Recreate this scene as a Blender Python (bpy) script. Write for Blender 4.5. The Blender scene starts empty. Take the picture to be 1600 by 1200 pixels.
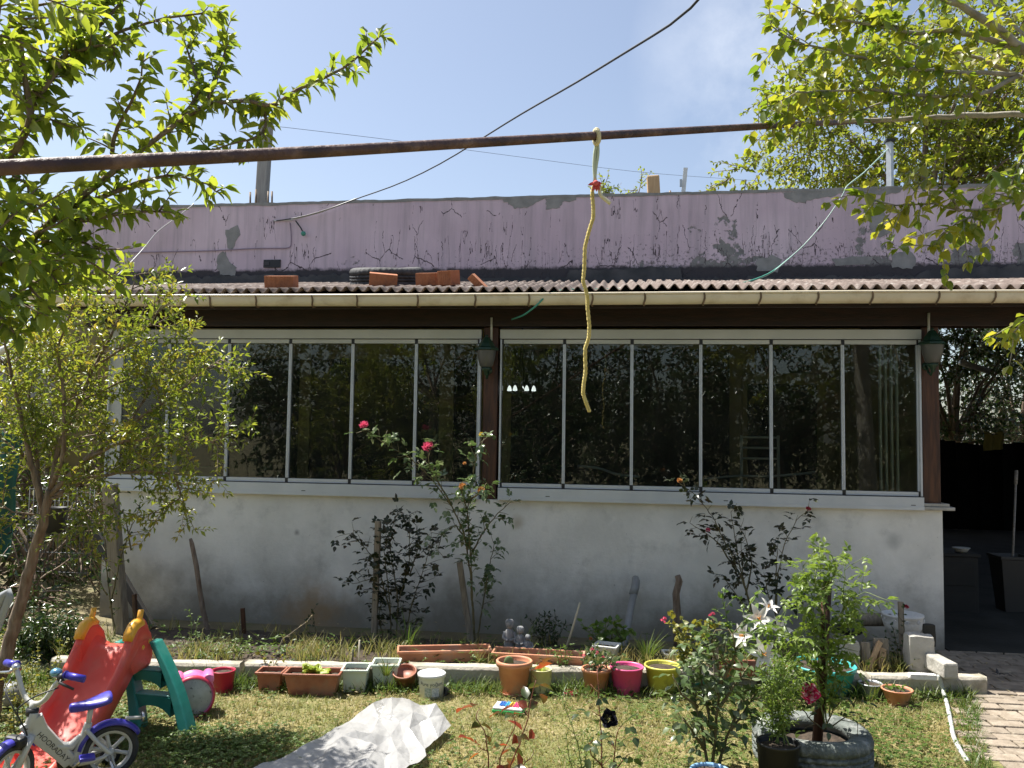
import bpy, math, random
import numpy as np
from mathutils import Vector, Matrix, noise as mnoise
rng = random.Random(11)
NR = np.random.default_rng(11)
SC = bpy.context.scene
COL = SC.collection
pi = math.pi

# ------------------------------------------------------------------ camera
FPX = 1287.2
yaw, pitch, roll = -.1184, .0607, .0150
CP = np.array([0., -6.909, 1.65])
_f = np.array([math.sin(yaw)*math.cos(pitch), math.cos(yaw)*math.cos(pitch), math.sin(pitch)])
_r = np.array([math.cos(yaw), -math.sin(yaw), 0.]); _u = np.cross(_r, _f)
CR = _r*math.cos(roll)+_u*math.sin(roll); CU = _u*math.cos(roll)-_r*math.sin(roll); CF = _f
cam = bpy.data.cameras.new('camera'); cam.sensor_width = 36; cam.lens = FPX/1600*36
cam.clip_end = 2000; cam.clip_start = .05
camo = bpy.data.objects.new('camera', cam); COL.objects.link(camo)
M = Matrix.Identity(4)
for i in range(3):
    M[i][0] = CR[i]; M[i][1] = CU[i]; M[i][2] = -CF[i]; M[i][3] = CP[i]
camo.matrix_world = M
SC.camera = camo

# ------------------------------------------------------------------ light
SUN = Vector((-.47, .19, 1.0)).normalized()
EXPOSURE = 1.52; SKY = .062; SUNW = 3.6
w = bpy.data.worlds.new('World'); SC.world = w; w.use_nodes = True
nt = w.node_tree; nt.nodes.clear()
def N(nt, t, **k):
    n = nt.nodes.new(t)
    for a, b in k.items(): setattr(n, a, b)
    return n
sky = N(nt, 'ShaderNodeTexSky', sky_type='NISHITA', sun_disc=False)
sky.sun_elevation = math.asin(SUN.z); sky.sun_rotation = math.atan2(SUN.x, SUN.y)
sky.air_density = 1.0; sky.dust_density = 1.6; sky.ozone_density = 1.0
bg = N(nt, 'ShaderNodeBackground'); bg.inputs[1].default_value = SKY
out = N(nt, 'ShaderNodeOutputWorld')
tc = N(nt, 'ShaderNodeTexCoord')
no = N(nt, 'ShaderNodeTexNoise'); no.inputs['Scale'].default_value = 5; no.inputs['Detail'].default_value = 7; no.inputs['Roughness'].default_value = .6
rp = N(nt, 'ShaderNodeValToRGB'); rp.color_ramp.elements[0].position = .50; rp.color_ramp.elements[1].position = .95
vd = N(nt, 'ShaderNodeVectorMath', operation='DOT_PRODUCT')
cd = CF+CR*(1330-800)/FPX+CU*(600-90)/FPX; cd /= np.linalg.norm(cd)
vd.inputs[1].default_value = cd
mr = N(nt, 'ShaderNodeMapRange'); mr.inputs['From Min'].default_value = .972; mr.inputs['From Max'].default_value = .998; mr.inputs['To Min'].default_value = .0
mm = N(nt, 'ShaderNodeMath', operation='MULTIPLY')
mx = N(nt, 'ShaderNodeMixRGB'); mx.inputs[2].default_value = (6.6, 6.9, 7.4, 1)
L = nt.links.new
L(tc.outputs['Generated'], no.inputs['Vector']); L(no.outputs['Fac'], rp.inputs[0])
L(tc.outputs['Generated'], vd.inputs[0]); L(vd.outputs['Value'], mr.inputs['Value'])
L(rp.outputs[0], mm.inputs[0]); L(mr.outputs[0], mm.inputs[1]); L(mm.outputs[0], mx.inputs[0])
hsv = N(nt, 'ShaderNodeHueSaturation'); hsv.inputs['Saturation'].default_value = .84; L(sky.outputs[0], hsv.inputs['Color']); L(hsv.outputs[0], mx.inputs[1]); L(mx.outputs[0], bg.inputs[0]); L(bg.outputs[0], out.inputs[0])
sl = bpy.data.lights.new('sun', 'SUN'); sl.energy = SUNW; sl.angle = math.radians(.53); sl.color = (1, .96, .89)
so = bpy.data.objects.new('sun', sl); COL.objects.link(so)
so.rotation_euler = SUN.to_track_quat('Z', 'Y').to_euler(); so.location = (-4, 3, 14)
SC.view_settings.view_transform = 'Standard'; SC.view_settings.look = 'None'
SC.view_settings.exposure = EXPOSURE; SC.view_settings.gamma = 1
SC.cycles.max_bounces = 7; SC.cycles.transparent_max_bounces = 12
SC.cycles.use_denoising = True

# ------------------------------------------------------------------ measuring helpers
def ray(u, v): return CF+CR*(u-800)/FPX-CU*(v-600)/FPX
def aty(u, v, y):
    d = ray(u, v); return CP+d*((y-CP[1])/d[1])
def atz(u, v, z=0.):
    d = ray(u, v); return CP+d*((z-CP[2])/d[2])
def atd(u, v, d): return CP+ray(u, v)*d
def mpp(p): return float((np.array(p)-CP)@CF)/FPX          # metres per photo pixel at a point
def PY(l, y): return [aty(u, v, y) for u, v in l]
def PD(l, d0, d1=None):
    d1 = d0 if d1 is None else d1; n = max(1, len(l)-1)
    return [atd(u, v, d0+(d1-d0)*i/n) for i, (u, v) in enumerate(l)]

# ------------------------------------------------------------------ mesh builder
def nrm(a): return a/np.maximum(np.linalg.norm(a, axis=-1, keepdims=True), 1e-9)
LEAF = dict(  # t, s, h ; faces
    big=(np.array([(0,0,0),(.3,-.46,.10),(.3,0,0),(.3,.46,.10),(.65,-.36,.04),(.65,0,-.04),(.65,.36,.04),(1,0,-.16)]),
         [(0,2,1),(0,3,2),(4,5,7),(5,6,7)], [(1,2,5,4),(2,3,6,5)]),
    small=(np.array([(0,0,0),(.48,-.5,.12),(1,0,-.05),(.48,.5,.12)]), [(0,2,1),(0,3,2)], []),
    blade=(np.array([(0,-.5,0),(0,.5,0),(.55,-.38,.08),(.55,.38,.08),(1,0,.32)]), [(2,3,4)], [(0,1,3,2)]))
class MB:
    def __init__(s): s.V = []; s.P = []; s.n = 0
    def add(s, V, F, m=0, sm=False):
        V = np.asarray(V, float).reshape(-1, 3)
        if len(F):
            if isinstance(F, np.ndarray): s.P.append((F+s.n, m, sm))
            else:
                by = {}
                for f in F: by.setdefault(len(f), []).append(f)
                for k, fs in by.items(): s.P.append((np.array(fs, int)+s.n, m, sm))
        s.V.append(V); s.n += len(V)
    def box(s, c, size, rz=0, m=0, rot=None):
        x, y, z = [a/2 for a in size]
        P = np.array([(i*x, j*y, k*z) for i in (-1,1) for j in (-1,1) for k in (-1,1)])
        R_ = np.array(rot) if rot is not None else np.array([[math.cos(rz),-math.sin(rz),0],[math.sin(rz),math.cos(rz),0],[0,0,1]])
        s.add(P@R_.T+np.array(c), [(0,1,3,2),(4,6,7,5),(0,4,5,1),(2,3,7,6),(0,2,6,4),(1,5,7,3)], m)
    def bx(s, x0, x1, y0, y1, z0, z1, m=0): s.box(((x0+x1)/2,(y0+y1)/2,(z0+z1)/2), (x1-x0,y1-y0,z1-z0), 0, m)
    def tube(s, pts, r, n=8, m=0, cap=True, sm=True, flat=None):
        P = np.array(pts, float); k = len(P)
        r = np.full(k, r, float) if np.isscalar(r) else np.array(r, float)
        if len(r) != k: r = np.interp(np.linspace(0,1,k), np.linspace(0,1,len(r)), r)
        T = np.zeros_like(P); T[1:-1] = P[2:]-P[:-2]; T[0] = P[1]-P[0]; T[-1] = P[-1]-P[-2]; T = nrm(T)
        a = np.array([0,0,1.]) if abs(T[0][2]) < .9 else np.array([1.,0,0])
        u = nrm(np.cross(T[0], a)); V = []
        ang = np.arange(n)*2*pi/n
        for i in range(k):
            u = nrm(u-T[i]*(u@T[i])); v = np.cross(T[i], u)
            V.append(P[i]+r[i]*(np.cos(ang)[:,None]*u+np.sin(ang)[:,None]*v*(flat or 1)))
        F = [(i*n+j, i*n+(j+1)%n, (i+1)*n+(j+1)%n, (i+1)*n+j) for i in range(k-1) for j in range(n)]
        if cap: F += [tuple(range(n-1,-1,-1)), tuple((k-1)*n+j for j in range(n))]
        s.add(np.concatenate(V), F, m, sm)
    def lathe(s, prof, c=(0,0,0), n=28, m=0, sm=True, rot=None, sx=1, sy=1):
        V = []; k = len(prof)
        for r, z in prof:
            for j in range(n):
                a = 2*pi*j/n; V.append((r*math.cos(a)*sx, r*math.sin(a)*sy, z))
        V = np.array(V)
        if rot is not None: V = V@np.array(rot).T
        F = [(i*n+j, i*n+(j+1)%n, (i+1)*n+(j+1)%n, (i+1)*n+j) for i in range(k-1) for j in range(n)]
        s.add(V+np.array(c), F, m, sm)
    def grid(s, fn, nu, nv, m=0, sm=True):
        V = [fn(i/nu, j/nv) for i in range(nu+1) for j in range(nv+1)]
        F = [(i*(nv+1)+j, (i+1)*(nv+1)+j, (i+1)*(nv+1)+j+1, i*(nv+1)+j+1) for i in range(nu) for j in range(nv)]
        s.add(V, F, m, sm)
    def sphere(s, c, r, m=0, n=12, sz=1):
        s.lathe([(max(1e-4, r*math.sin(pi*i/n)), -r*sz*math.cos(pi*i/n)) for i in range(n+1)], c, n*2, m)
    def prism(s, poly, o, ux, uy, t, m=0):           # polygon in plane (ux, uy) at o, extruded by t along ux x uy
        o, ux, uy = [np.array(a, float) for a in (o, ux, uy)]; w_ = np.cross(ux, uy)
        A = np.array([o+ux*a+uy*b for a, b in poly]); n = len(A)
        s.add(np.concatenate([A-w_*t/2, A+w_*t/2]), [tuple(range(n-1,-1,-1)), tuple(range(n,2*n))]+[(i,(i+1)%n,n+(i+1)%n,n+i) for i in range(n)], m)
    def leaves(s, pos, d, up, Ln, W, tpl='big', m=0, fold=1.):
        pos, d, up = [np.asarray(a, float).reshape(-1,3) for a in (pos, d, up)]; k = len(pos)
        if not k: return
        T, tri, quad = LEAF[tpl]; d = nrm(d); sd = nrm(np.cross(d, up)); nn = np.cross(sd, d)
        Ln = np.broadcast_to(np.asarray(Ln, float), (k,)); W = np.broadcast_to(np.asarray(W, float), (k,))
        V = pos[:,None]+(Ln[:,None]*T[:,0])[...,None]*d[:,None]+(W[:,None]*T[:,1])[...,None]*sd[:,None]+(Ln[:,None]*T[:,2]*fold)[...,None]*nn[:,None]
        q = len(T); off = (np.arange(k)*q)[:,None,None]; base = s.n
        s.V.append(V.reshape(-1,3)); s.n += k*q
        for fs in (tri, quad):
            if fs: s.P.append(((np.array(fs)[None]+off).reshape(-1, len(fs[0]))+base, m, True))
    def build(s, name, mats, parent=None, bevel=0, loc=None, mod=None):
        V = np.concatenate(s.V)
        o0 = np.zeros(3)
        if parent is not None:
            o0 = np.array(parent.get('_o', (0,0,0)))
        elif loc is not None: o0 = np.array(loc, float)
        V = V-o0
        me = bpy.data.meshes.new(name); me.vertices.add(len(V)); me.vertices.foreach_set('co', V.ravel().astype(np.float32))
        nl = sum(p[0].size for p in s.P); nf = sum(len(p[0]) for p in s.P)
        me.loops.add(nl); me.polygons.add(nf)
        li = np.concatenate([p[0].ravel() for p in s.P]).astype(np.int32)
        tot = np.concatenate([np.full(len(p[0]), p[0].shape[1]) for p in s.P]); st = np.concatenate([[0], np.cumsum(tot)[:-1]]).astype(np.int32)
        me.loops.foreach_set('vertex_index', li); me.polygons.foreach_set('loop_start', st)
        me.polygons.foreach_set('material_index', np.concatenate([np.full(len(p[0]), p[1]) for p in s.P]).astype(np.int32))
        me.polygons.foreach_set('use_smooth', np.concatenate([np.full(len(p[0]), p[2]) for p in s.P]).astype(bool))
        me.update(calc_edges=True); me.validate()
        for m_ in (mats if isinstance(mats, (list, tuple)) else [mats]): me.materials.append(m_)
        o = bpy.data.objects.new(name, me); COL.objects.link(o)
        o['_o'] = (0.,0.,0.) if parent is None and loc is None else tuple(float(a) for a in o0)
        if parent is None:
            if loc is not None: o.location = loc
        else: o.parent = parent
        if bevel:
            b = o.modifiers.new('bevel', 'BEVEL'); b.width = bevel; b.segments = 2; b.limit_method = 'ANGLE'; b.angle_limit = math.radians(35)
        return o
def tag(o, label=None, cat=None, group=None, kind=None):
    if label: o['label'] = label
    if cat: o['category'] = cat
    if group: o['group'] = group
    if kind: o['kind'] = kind
    return o
def thing(name, label, cat, loc=(0,0,0), group=None):
    o = bpy.data.objects.new(name, None); COL.objects.link(o); o.location = [float(a) for a in loc]
    o.empty_display_size = .1
    o['_o'] = tuple(float(a) for a in loc)
    return tag(o, label, cat, group)
def struct(name, mb, m, label=None, **k):
    return tag(mb.build(name, m, **k), label or 'the %s of the garden' % name.replace('_',' '), name.replace('_',' '), kind='structure')

# ------------------------------------------------------------------ materials
def mat(name, col, rough=.6, col2=None, scale=8, detail=4, lo=.35, hi=.65, metal=0, spec=.5, bump=0, bscale=60, island=0, dirt=None, dscale=2.5, dlo=.5, dhi=.7, stretch=None, trans=0, bdetail=5):
    m = bpy.data.materials.new(name); m.use_nodes = True; nt = m.node_tree; b = nt.nodes['Principled BSDF']; L = nt.links.new
    b.inputs['Roughness'].default_value = rough; b.inputs['Metallic'].default_value = metal; b.inputs['Specular IOR Level'].default_value = spec
    b.inputs['Base Color'].default_value = (*col, 1)
    tc = N(nt, 'ShaderNodeTexCoord'); vec = tc.outputs['Object']
    if stretch:
        mp = N(nt, 'ShaderNodeMapping'); mp.inputs['Scale'].default_value = stretch; L(vec, mp.inputs['Vector']); vec = mp.outputs[0]
    cur = None
    if col2:
        no = N(nt, 'ShaderNodeTexNoise'); no.inputs['Scale'].default_value = scale; no.inputs['Detail'].default_value = detail; L(vec, no.inputs['Vector'])
        rp = N(nt, 'ShaderNodeValToRGB'); e = rp.color_ramp.elements; e[0].position = lo; e[1].position = hi; e[0].color = (*col,1); e[1].color = (*col2,1)
        L(no.outputs['Fac'], rp.inputs[0]); cur = rp.outputs[0]
    if dirt:
        no2 = N(nt, 'ShaderNodeTexNoise'); no2.inputs['Scale'].default_value = dscale; no2.inputs['Detail'].default_value = 8; no2.inputs['Roughness'].default_value = .65; L(vec, no2.inputs['Vector'])
        r2 = N(nt, 'ShaderNodeMapRange'); r2.inputs['From Min'].default_value = dlo; r2.inputs['From Max'].default_value = dhi; L(no2.outputs['Fac'], r2.inputs['Value'])
        mx = N(nt, 'ShaderNodeMixRGB'); mx.inputs[1].default_value = (*col,1); mx.inputs[2].default_value = (*dirt,1)
        if cur: L(cur, mx.inputs[1])
        L(r2.outputs[0], mx.inputs[0]); cur = mx.outputs[0]
    if island:
        g = N(nt, 'ShaderNodeNewGeometry'); hs = N(nt, 'ShaderNodeHueSaturation')
        mr = N(nt, 'ShaderNodeMapRange'); mr.inputs['To Min'].default_value = 1-island; mr.inputs['To Max'].default_value = 1+island
        L(g.outputs['Random Per Island'], mr.inputs['Value']); L(mr.outputs[0], hs.inputs['Value'])
        hs.inputs['Color'].default_value = (*col,1)
        if cur: L(cur, hs.inputs['Color'])
        cur = hs.outputs[0]
    if cur: L(cur, b.inputs['Base Color'])
    if bump:
        nb = N(nt, 'ShaderNodeTexNoise'); nb.inputs['Scale'].default_value = bscale; nb.inputs['Detail'].default_value = bdetail; L(vec, nb.inputs['Vector'])
        bp = N(nt, 'ShaderNodeBump'); bp.inputs['Strength'].default_value = bump; bp.inputs['Distance'].default_value = .01
        L(nb.outputs['Fac'], bp.inputs['Height']); L(bp.outputs[0], b.inputs['Normal'])
    if trans:
        tr = N(nt, 'ShaderNodeBsdfTranslucent'); tr.inputs['Color'].default_value = (*col,1)
        if cur: L(cur, tr.inputs['Color'])
        ms = N(nt, 'ShaderNodeMixShader'); ms.inputs[0].default_value = trans
        L(b.outputs[0], ms.inputs[1]); L(tr.outputs[0], ms.inputs[2]); L(ms.outputs[0], nt.nodes['Material Output'].inputs[0])
    return m
def leafmat(name, cols, tcol, tmix=.45, rough=.4, spec=.5, nscale=2.0):
    """per-leaf colour from a ramp, shining through where the light comes from behind"""
    m = bpy.data.materials.new(name); m.use_nodes = True; nt = m.node_tree; b = nt.nodes['Principled BSDF']; L = nt.links.new
    g = N(nt, 'ShaderNodeNewGeometry'); rp = N(nt, 'ShaderNodeValToRGB'); e = rp.color_ramp.elements
    tc = N(nt, 'ShaderNodeTexCoord'); no = N(nt, 'ShaderNodeTexNoise'); no.inputs['Scale'].default_value = nscale; no.inputs['Detail'].default_value = 2
    L(tc.outputs['Object'], no.inputs['Vector'])
    ad = N(nt, 'ShaderNodeMath', operation='MULTIPLY_ADD'); ad.inputs[1].default_value = .55
    L(g.outputs['Random Per Island'], ad.inputs[0])
    sb = N(nt, 'ShaderNodeMapRange'); sb.inputs['From Min'].default_value = .3; sb.inputs['From Max'].default_value = .7; sb.inputs['To Max'].default_value = .45
    L(no.outputs['Fac'], sb.inputs['Value']); L(sb.outputs[0], ad.inputs[2]); L(ad.outputs[0], rp.inputs[0])
    while len(e) < len(cols): e.new(.5)
    for i, c in enumerate(cols): e[i].position = i/max(1, len(cols)-1); e[i].color = (*c, 1)
    b.inputs['Roughness'].default_value = rough; b.inputs['Specular IOR Level'].default_value = spec
    L(rp.outputs[0], b.inputs['Base Color'])
    tr = N(nt, 'ShaderNodeBsdfTranslucent'); mu = N(nt, 'ShaderNodeMixRGB', blend_type='MULTIPLY'); mu.inputs[0].default_value = 1
    mu.inputs[2].default_value = (*tcol, 1); L(rp.outputs[0], mu.inputs[1]); L(mu.outputs[0], tr.inputs['Color'])
    ms = N(nt, 'ShaderNodeMixShader'); ms.inputs[0].default_value = tmix
    L(b.outputs[0], ms.inputs[1]); L(tr.outputs[0], ms.inputs[2]); L(ms.outputs[0], nt.nodes['Material Output'].inputs[0])
    return m
def glassmat(name, tint, ior=1.5, rough=0.0):
    m = bpy.data.materials.new(name); m.use_nodes = True; nt = m.node_tree; L = nt.links.new
    nt.nodes.remove(nt.nodes['Principled BSDF'])
    t = N(nt, 'ShaderNodeBsdfTransparent'); t.inputs[0].default_value = (*tint, 1)
    g = N(nt, 'ShaderNodeBsdfGlossy'); g.inputs['Roughness'].default_value = rough; g.inputs[0].default_value = (.95,.97,.97,1)
    fr = N(nt, 'ShaderNodeFresnel'); fr.inputs[0].default_value = ior
    ms = N(nt, 'ShaderNodeMixShader'); L(fr.outputs[0], ms.inputs[0]); L(t.outputs[0], ms.inputs[1]); L(g.outputs[0], ms.inputs[2])
    du = N(nt, 'ShaderNodeBsdfDiffuse'); du.inputs[0].default_value = (.42,.41,.34,1)          # dust and dried rain on the panes
    tc = N(nt, 'ShaderNodeTexCoord'); mp = N(nt, 'ShaderNodeMapping'); mp.inputs['Scale'].default_value = (1.6,1,.7); L(tc.outputs['Object'], mp.inputs['Vector'])
    no = N(nt, 'ShaderNodeTexNoise'); no.inputs['Scale'].default_value = 2.2; no.inputs['Detail'].default_value = 7; no.inputs['Roughness'].default_value = .62; L(mp.outputs[0], no.inputs['Vector'])
    mr = N(nt, 'ShaderNodeMapRange'); mr.inputs['From Min'].default_value = .35; mr.inputs['From Max'].default_value = .75; mr.inputs['To Min'].default_value = .004; mr.inputs['To Max'].default_value = .026; L(no.outputs['Fac'], mr.inputs['Value'])
    m2 = N(nt, 'ShaderNodeMixShader'); L(mr.outputs[0], m2.inputs[0]); L(ms.outputs[0], m2.inputs[1]); L(du.outputs[0], m2.inputs[2])
    L(m2.outputs[0], nt.nodes['Material Output'].inputs[0]); return m
def emit(name, col, s):
    m = mat(name, col); b = m.node_tree.nodes['Principled BSDF']; b.inputs['Emission Color'].default_value = (*col,1); b.inputs['Emission Strength'].default_value = s; return m

def pink_plaster():
    """lilac paint over plaster: grey where it has flaked off (most near the foot), dark wandering cracks"""
    m = bpy.data.materials.new('lilac_plaster'); m.use_nodes = True; nt = m.node_tree; b = nt.nodes['Principled BSDF']; L = nt.links.new
    b.inputs['Roughness'].default_value = .85; b.inputs['Specular IOR Level'].default_value = .2
    tc = N(nt, 'ShaderNodeTexCoord'); ob = tc.outputs['Object']
    def noise(s, d=5, r=.6, stretch=None):
        v = ob
        if stretch:
            mp = N(nt, 'ShaderNodeMapping'); mp.inputs['Scale'].default_value = stretch; L(ob, mp.inputs['Vector']); v = mp.outputs[0]
        n = N(nt, 'ShaderNodeTexNoise'); n.inputs['Scale'].default_value = s; n.inputs['Detail'].default_value = d; n.inputs['Roughness'].default_value = r; L(v, n.inputs['Vector']); return n
    def ma(op, a, b_=None, c=None):
        n = N(nt, 'ShaderNodeMath', operation=op)
        for i, x in enumerate((a, b_, c)):
            if x is None: continue
            if isinstance(x, (int, float)): n.inputs[i].default_value = x
            else: L(x, n.inputs[i])
        return n.outputs[0]
    def mr(v, a, c, lo=0., hi=1.):
        n = N(nt, 'ShaderNodeMapRange'); L(v, n.inputs['Value']); n.inputs['From Min'].default_value = a; n.inputs['From Max'].default_value = c; n.inputs['To Min'].default_value = lo; n.inputs['To Max'].default_value = hi; return n.outputs[0]
    def mix(f, c1, c2):
        n = N(nt, 'ShaderNodeMixRGB'); L(f, n.inputs[0])
        for i, c in ((1, c1), (2, c2)):
            if isinstance(c, tuple): n.inputs[i].default_value = (*c, 1)
            else: L(c, n.inputs[i])
        return n.outputs[0]
    sx = N(nt, 'ShaderNodeSeparateXYZ'); L(ob, sx.inputs[0]); z = sx.outputs['Z']; x = sx.outputs['X']
    base = mix(mr(noise(1.3, 3).outputs['Fac'], .35, .65), (.55,.435,.495), (.64,.52,.575))
    base = mix(mr(noise(3, 6, .65, (3.5,1,.22)).outputs['Fac'], .46, .72, 0, .65), base, (.33,.285,.31))
    low = mr(z, 4.0, 3.42, 0, .16); right = mr(x, -3.2, .6, -.07, .03)
    wear = ma('ADD', low, right)
    big = noise(2.2, 8, .66).outputs['Fac']
    fl = mr(ma('ADD', big, wear), .69, .71)
    tiny = mr(ma('ADD', noise(26, 6, .75).outputs['Fac'], ma('MULTIPLY', wear, .95)), .675, .715, 0, .85)
    vo = N(nt, 'ShaderNodeTexVoronoi', feature='DISTANCE_TO_EDGE', voronoi_dimensions='2D'); mp = N(nt, 'ShaderNodeMapping'); mp.inputs['Rotation'].default_value = (-pi/2, 0, 0); mp.inputs['Scale'].default_value = (2.3, .5, 1)
    dn = noise(7, 5, .65); va = N(nt, 'ShaderNodeVectorMath', operation='MULTIPLY_ADD'); L(dn.outputs['Color'], va.inputs[0]); va.inputs[1].default_value = (.13,.0,.08); L(ob, va.inputs[2])
    L(va.outputs[0], mp.inputs['Vector']); L(mp.outputs[0], vo.inputs['Vector']); vo.inputs['Scale'].default_value = 1.7
    cr = ma('MULTIPLY', ma('LESS_THAN', vo.outputs['Distance'], ma('MULTIPLY', noise(5, 3).outputs['Fac'], .017)), ma('GREATER_THAN', ma('ADD', noise(2.6, 3).outputs['Fac'], ma('MULTIPLY', wear, .9)), .575))
    ct = ma('ABSOLUTE', ma('SUBTRACT', noise(1.0, 5, .55, (4.2,1,.55)).outputs['Fac'], .5))
    cr2 = ma('MULTIPLY', ma('LESS_THAN', ct, ma('MULTIPLY', noise(6, 2).outputs['Fac'], .0052)), ma('GREATER_THAN', ma('ADD', noise(2.3, 3, .6, (1,1,1.4)).outputs['Fac'], ma('MULTIPLY', wear, .9)), .53))
    cr = ma('MAXIMUM', cr, cr2)
    c = mix(fl, base, mix(mr(noise(12, 4).outputs['Fac'], .3, .7), (.17,.17,.165), (.27,.265,.25)))
    c = mix(tiny, c, (.17,.15,.15)); c = mix(cr, c, (.07,.055,.06))
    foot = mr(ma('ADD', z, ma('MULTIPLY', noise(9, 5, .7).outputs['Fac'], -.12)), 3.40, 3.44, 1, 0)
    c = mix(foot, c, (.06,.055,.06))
    L(c, b.inputs['Base Color'])
    h = ma('SUBTRACT', ma('MULTIPLY', noise(40, 4).outputs['Fac'], .25), ma('ADD', ma('MULTIPLY', fl, .8), cr))
    bp = N(nt, 'ShaderNodeBump'); bp.inputs['Strength'].default_value = .6; bp.inputs['Distance'].default_value = .008; L(h, bp.inputs['Height']); L(bp.outputs[0], b.inputs['Normal'])
    return m
def stained_white():
    """whitewashed render with rising damp, grey smears and two rusty stains"""
    m = bpy.data.materials.new('stained_whitewash'); m.use_nodes = True; nt = m.node_tree; b = nt.nodes['Principled BSDF']; L = nt.links.new
    b.inputs['Roughness'].default_value = .8; b.inputs['Specular IOR Level'].default_value = .25
    tc = N(nt, 'ShaderNodeTexCoord'); ob = tc.outputs['Object']
    def noise(s, d=5, r=.6):
        n = N(nt, 'ShaderNodeTexNoise'); n.inputs['Scale'].default_value = s; n.inputs['Detail'].default_value = d; n.inputs['Roughness'].default_value = r; L(ob, n.inputs['Vector']); return n.outputs['Fac']
    def mr(v, a, c, lo=0., hi=1.):
        n = N(nt, 'ShaderNodeMapRange'); n.interpolation_type = 'SMOOTHSTEP'; L(v, n.inputs['Value']); n.inputs['From Min'].default_value = a; n.inputs['From Max'].default_value = c; n.inputs['To Min'].default_value = lo; n.inputs['To Max'].default_value = hi; return n.outputs[0]
    def mix(f, c1, c2):
        n = N(nt, 'ShaderNodeMixRGB'); L(f, n.inputs[0])
        for i, c in ((1, c1), (2, c2)):
            if isinstance(c, tuple): n.inputs[i].default_value = (*c, 1)
            else: L(c, n.inputs[i])
        return n.outputs[0]
    def add(a, c, k=1.):
        n = N(nt, 'ShaderNodeMath', operation='MULTIPLY_ADD'); L(c, n.inputs[0]); n.inputs[1].default_value = k; L(a, n.inputs[2]); return n.outputs[0]
    sx = N(nt, 'ShaderNodeSeparateXYZ'); L(ob, sx.inputs[0]); z = sx.outputs['Z']
    c = mix(mr(noise(1.6, 6), .3, .7), (.63,.615,.56), (.81,.785,.72))
    c = mix(mr(noise(3.5, 8, .7), .50, .78, 0, .75), c, (.42,.41,.375)); c = mix(mr(noise(9, 6, .7), .55, .75, 0, .35), c, (.9,.86,.78))
    damp = mr(add(z, noise(2.1, 7, .65), -.95), .14, -.50)
    c = mix(damp, c, (.25,.23,.185))
    def stain(p, r, col, k):
        d = N(nt, 'ShaderNodeVectorMath', operation='DISTANCE'); L(ob, d.inputs[0]); d.inputs[1].default_value = p
        return mix(mr(add(d.outputs['Value'], noise(6, 5), r*1.2), r*1.6, r*.4, 0, k), c, col)
    c = stain((-2.5,-.01,.10), .42, (.36,.22,.09), .85)
    c = stain((-.76,-.01,.91), .09, (.42,.36,.26), .8)
    c = stain((2.24,-.01,.85), .10, (.33,.33,.31), .6)
    c = stain((-2.67,-.01,.775), .045, (.10,.10,.09), .9)
    c = stain((.567,-.01,.475), .06, (.12,.11,.10), .9)
    c = mix(mr(noise(30, 3), .70, .74, 0, .55), c, (.2,.19,.17))
    L(c, b.inputs['Base Color'])
    bp = N(nt, 'ShaderNodeBump'); bp.inputs['Strength'].default_value = .75; bp.inputs['Distance'].default_value = .009; L(noise(14, 8, .7), bp.inputs['Height']); L(bp.outputs[0], b.inputs['Normal'])
    return m

M_ = {}
M_['pink'] = pink_plaster(); M_['white'] = stained_white()
M_['flaked'] = mat('bare_render', (.21,.21,.20), .9, (.29,.285,.27), 9, bump=.3, bscale=50)
M_['concrete'] = mat('old_concrete', (.35,.32,.26), .9, (.47,.43,.35), 6, 7, bump=.6, bscale=45, dirt=(.24,.22,.16), dscale=5)
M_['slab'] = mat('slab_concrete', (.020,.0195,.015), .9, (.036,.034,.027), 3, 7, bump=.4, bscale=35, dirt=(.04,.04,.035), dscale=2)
M_['darkband'] = mat('bitumen_flashing', (.022,.022,.024), .55, (.07,.065,.065), 5, 6, bump=.4, bscale=20)
M_['wood_dark'] = mat('brown_stained_wood', (.009,.0034,.002), .5, (.024,.008,.004), 5, 6, stretch=(1,6,6), bump=.3, bscale=20)
M_['post'] = mat('varnished_post_wood', (.035,.012,.005), .5, (.10,.036,.013), 7, 8, stretch=(5,5,.5), bump=.3, bscale=20, dirt=(.04,.015,.008), dscale=3)
M_['alu'] = mat('grey_aluminium', (.50,.53,.55), .42, (.56,.59,.61), 4, metal=.25, spec=.5)
M_['headbox'] = mat('head_rail_aluminium', (.46,.47,.44), .5, (.52,.53,.50), 3, spec=.4)
M_['black'] = mat('black_rubber_seal', (.015,.015,.016), .5)
M_['glass'] = glassmat('tinted_window_glass', (.74,.77,.72))
M_['gutter'] = mat('cream_plastic_gutter', (.62,.54,.40), .35, (.70,.62,.47), 3, dirt=(.40,.31,.19), dscale=4, dlo=.52, dhi=.8, spec=.5)
M_['bracket'] = mat('rusty_gutter_bracket', (.10,.065,.04), .6, (.2,.13,.07), 30)
M_['onduline'] = mat('weathered_corrugated_sheet', (.085,.062,.05), .9, (.165,.125,.105), 8, 7, bump=.4, bscale=60, dirt=(.30,.27,.24), dscale=7, dlo=.53, dhi=.68)
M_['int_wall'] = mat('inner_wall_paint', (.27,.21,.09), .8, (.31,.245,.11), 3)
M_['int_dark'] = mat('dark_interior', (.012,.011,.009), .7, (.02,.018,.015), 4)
M_['int_floor'] = mat('veranda_floor_tile', (.05,.04,.03), .4, (.07,.055,.04), 4)
M_['terracotta'] = mat('terracotta_plastic', (.50,.20,.105), .55, (.58,.26,.14), 12, dirt=(.42,.27,.19), dscale=7)
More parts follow.
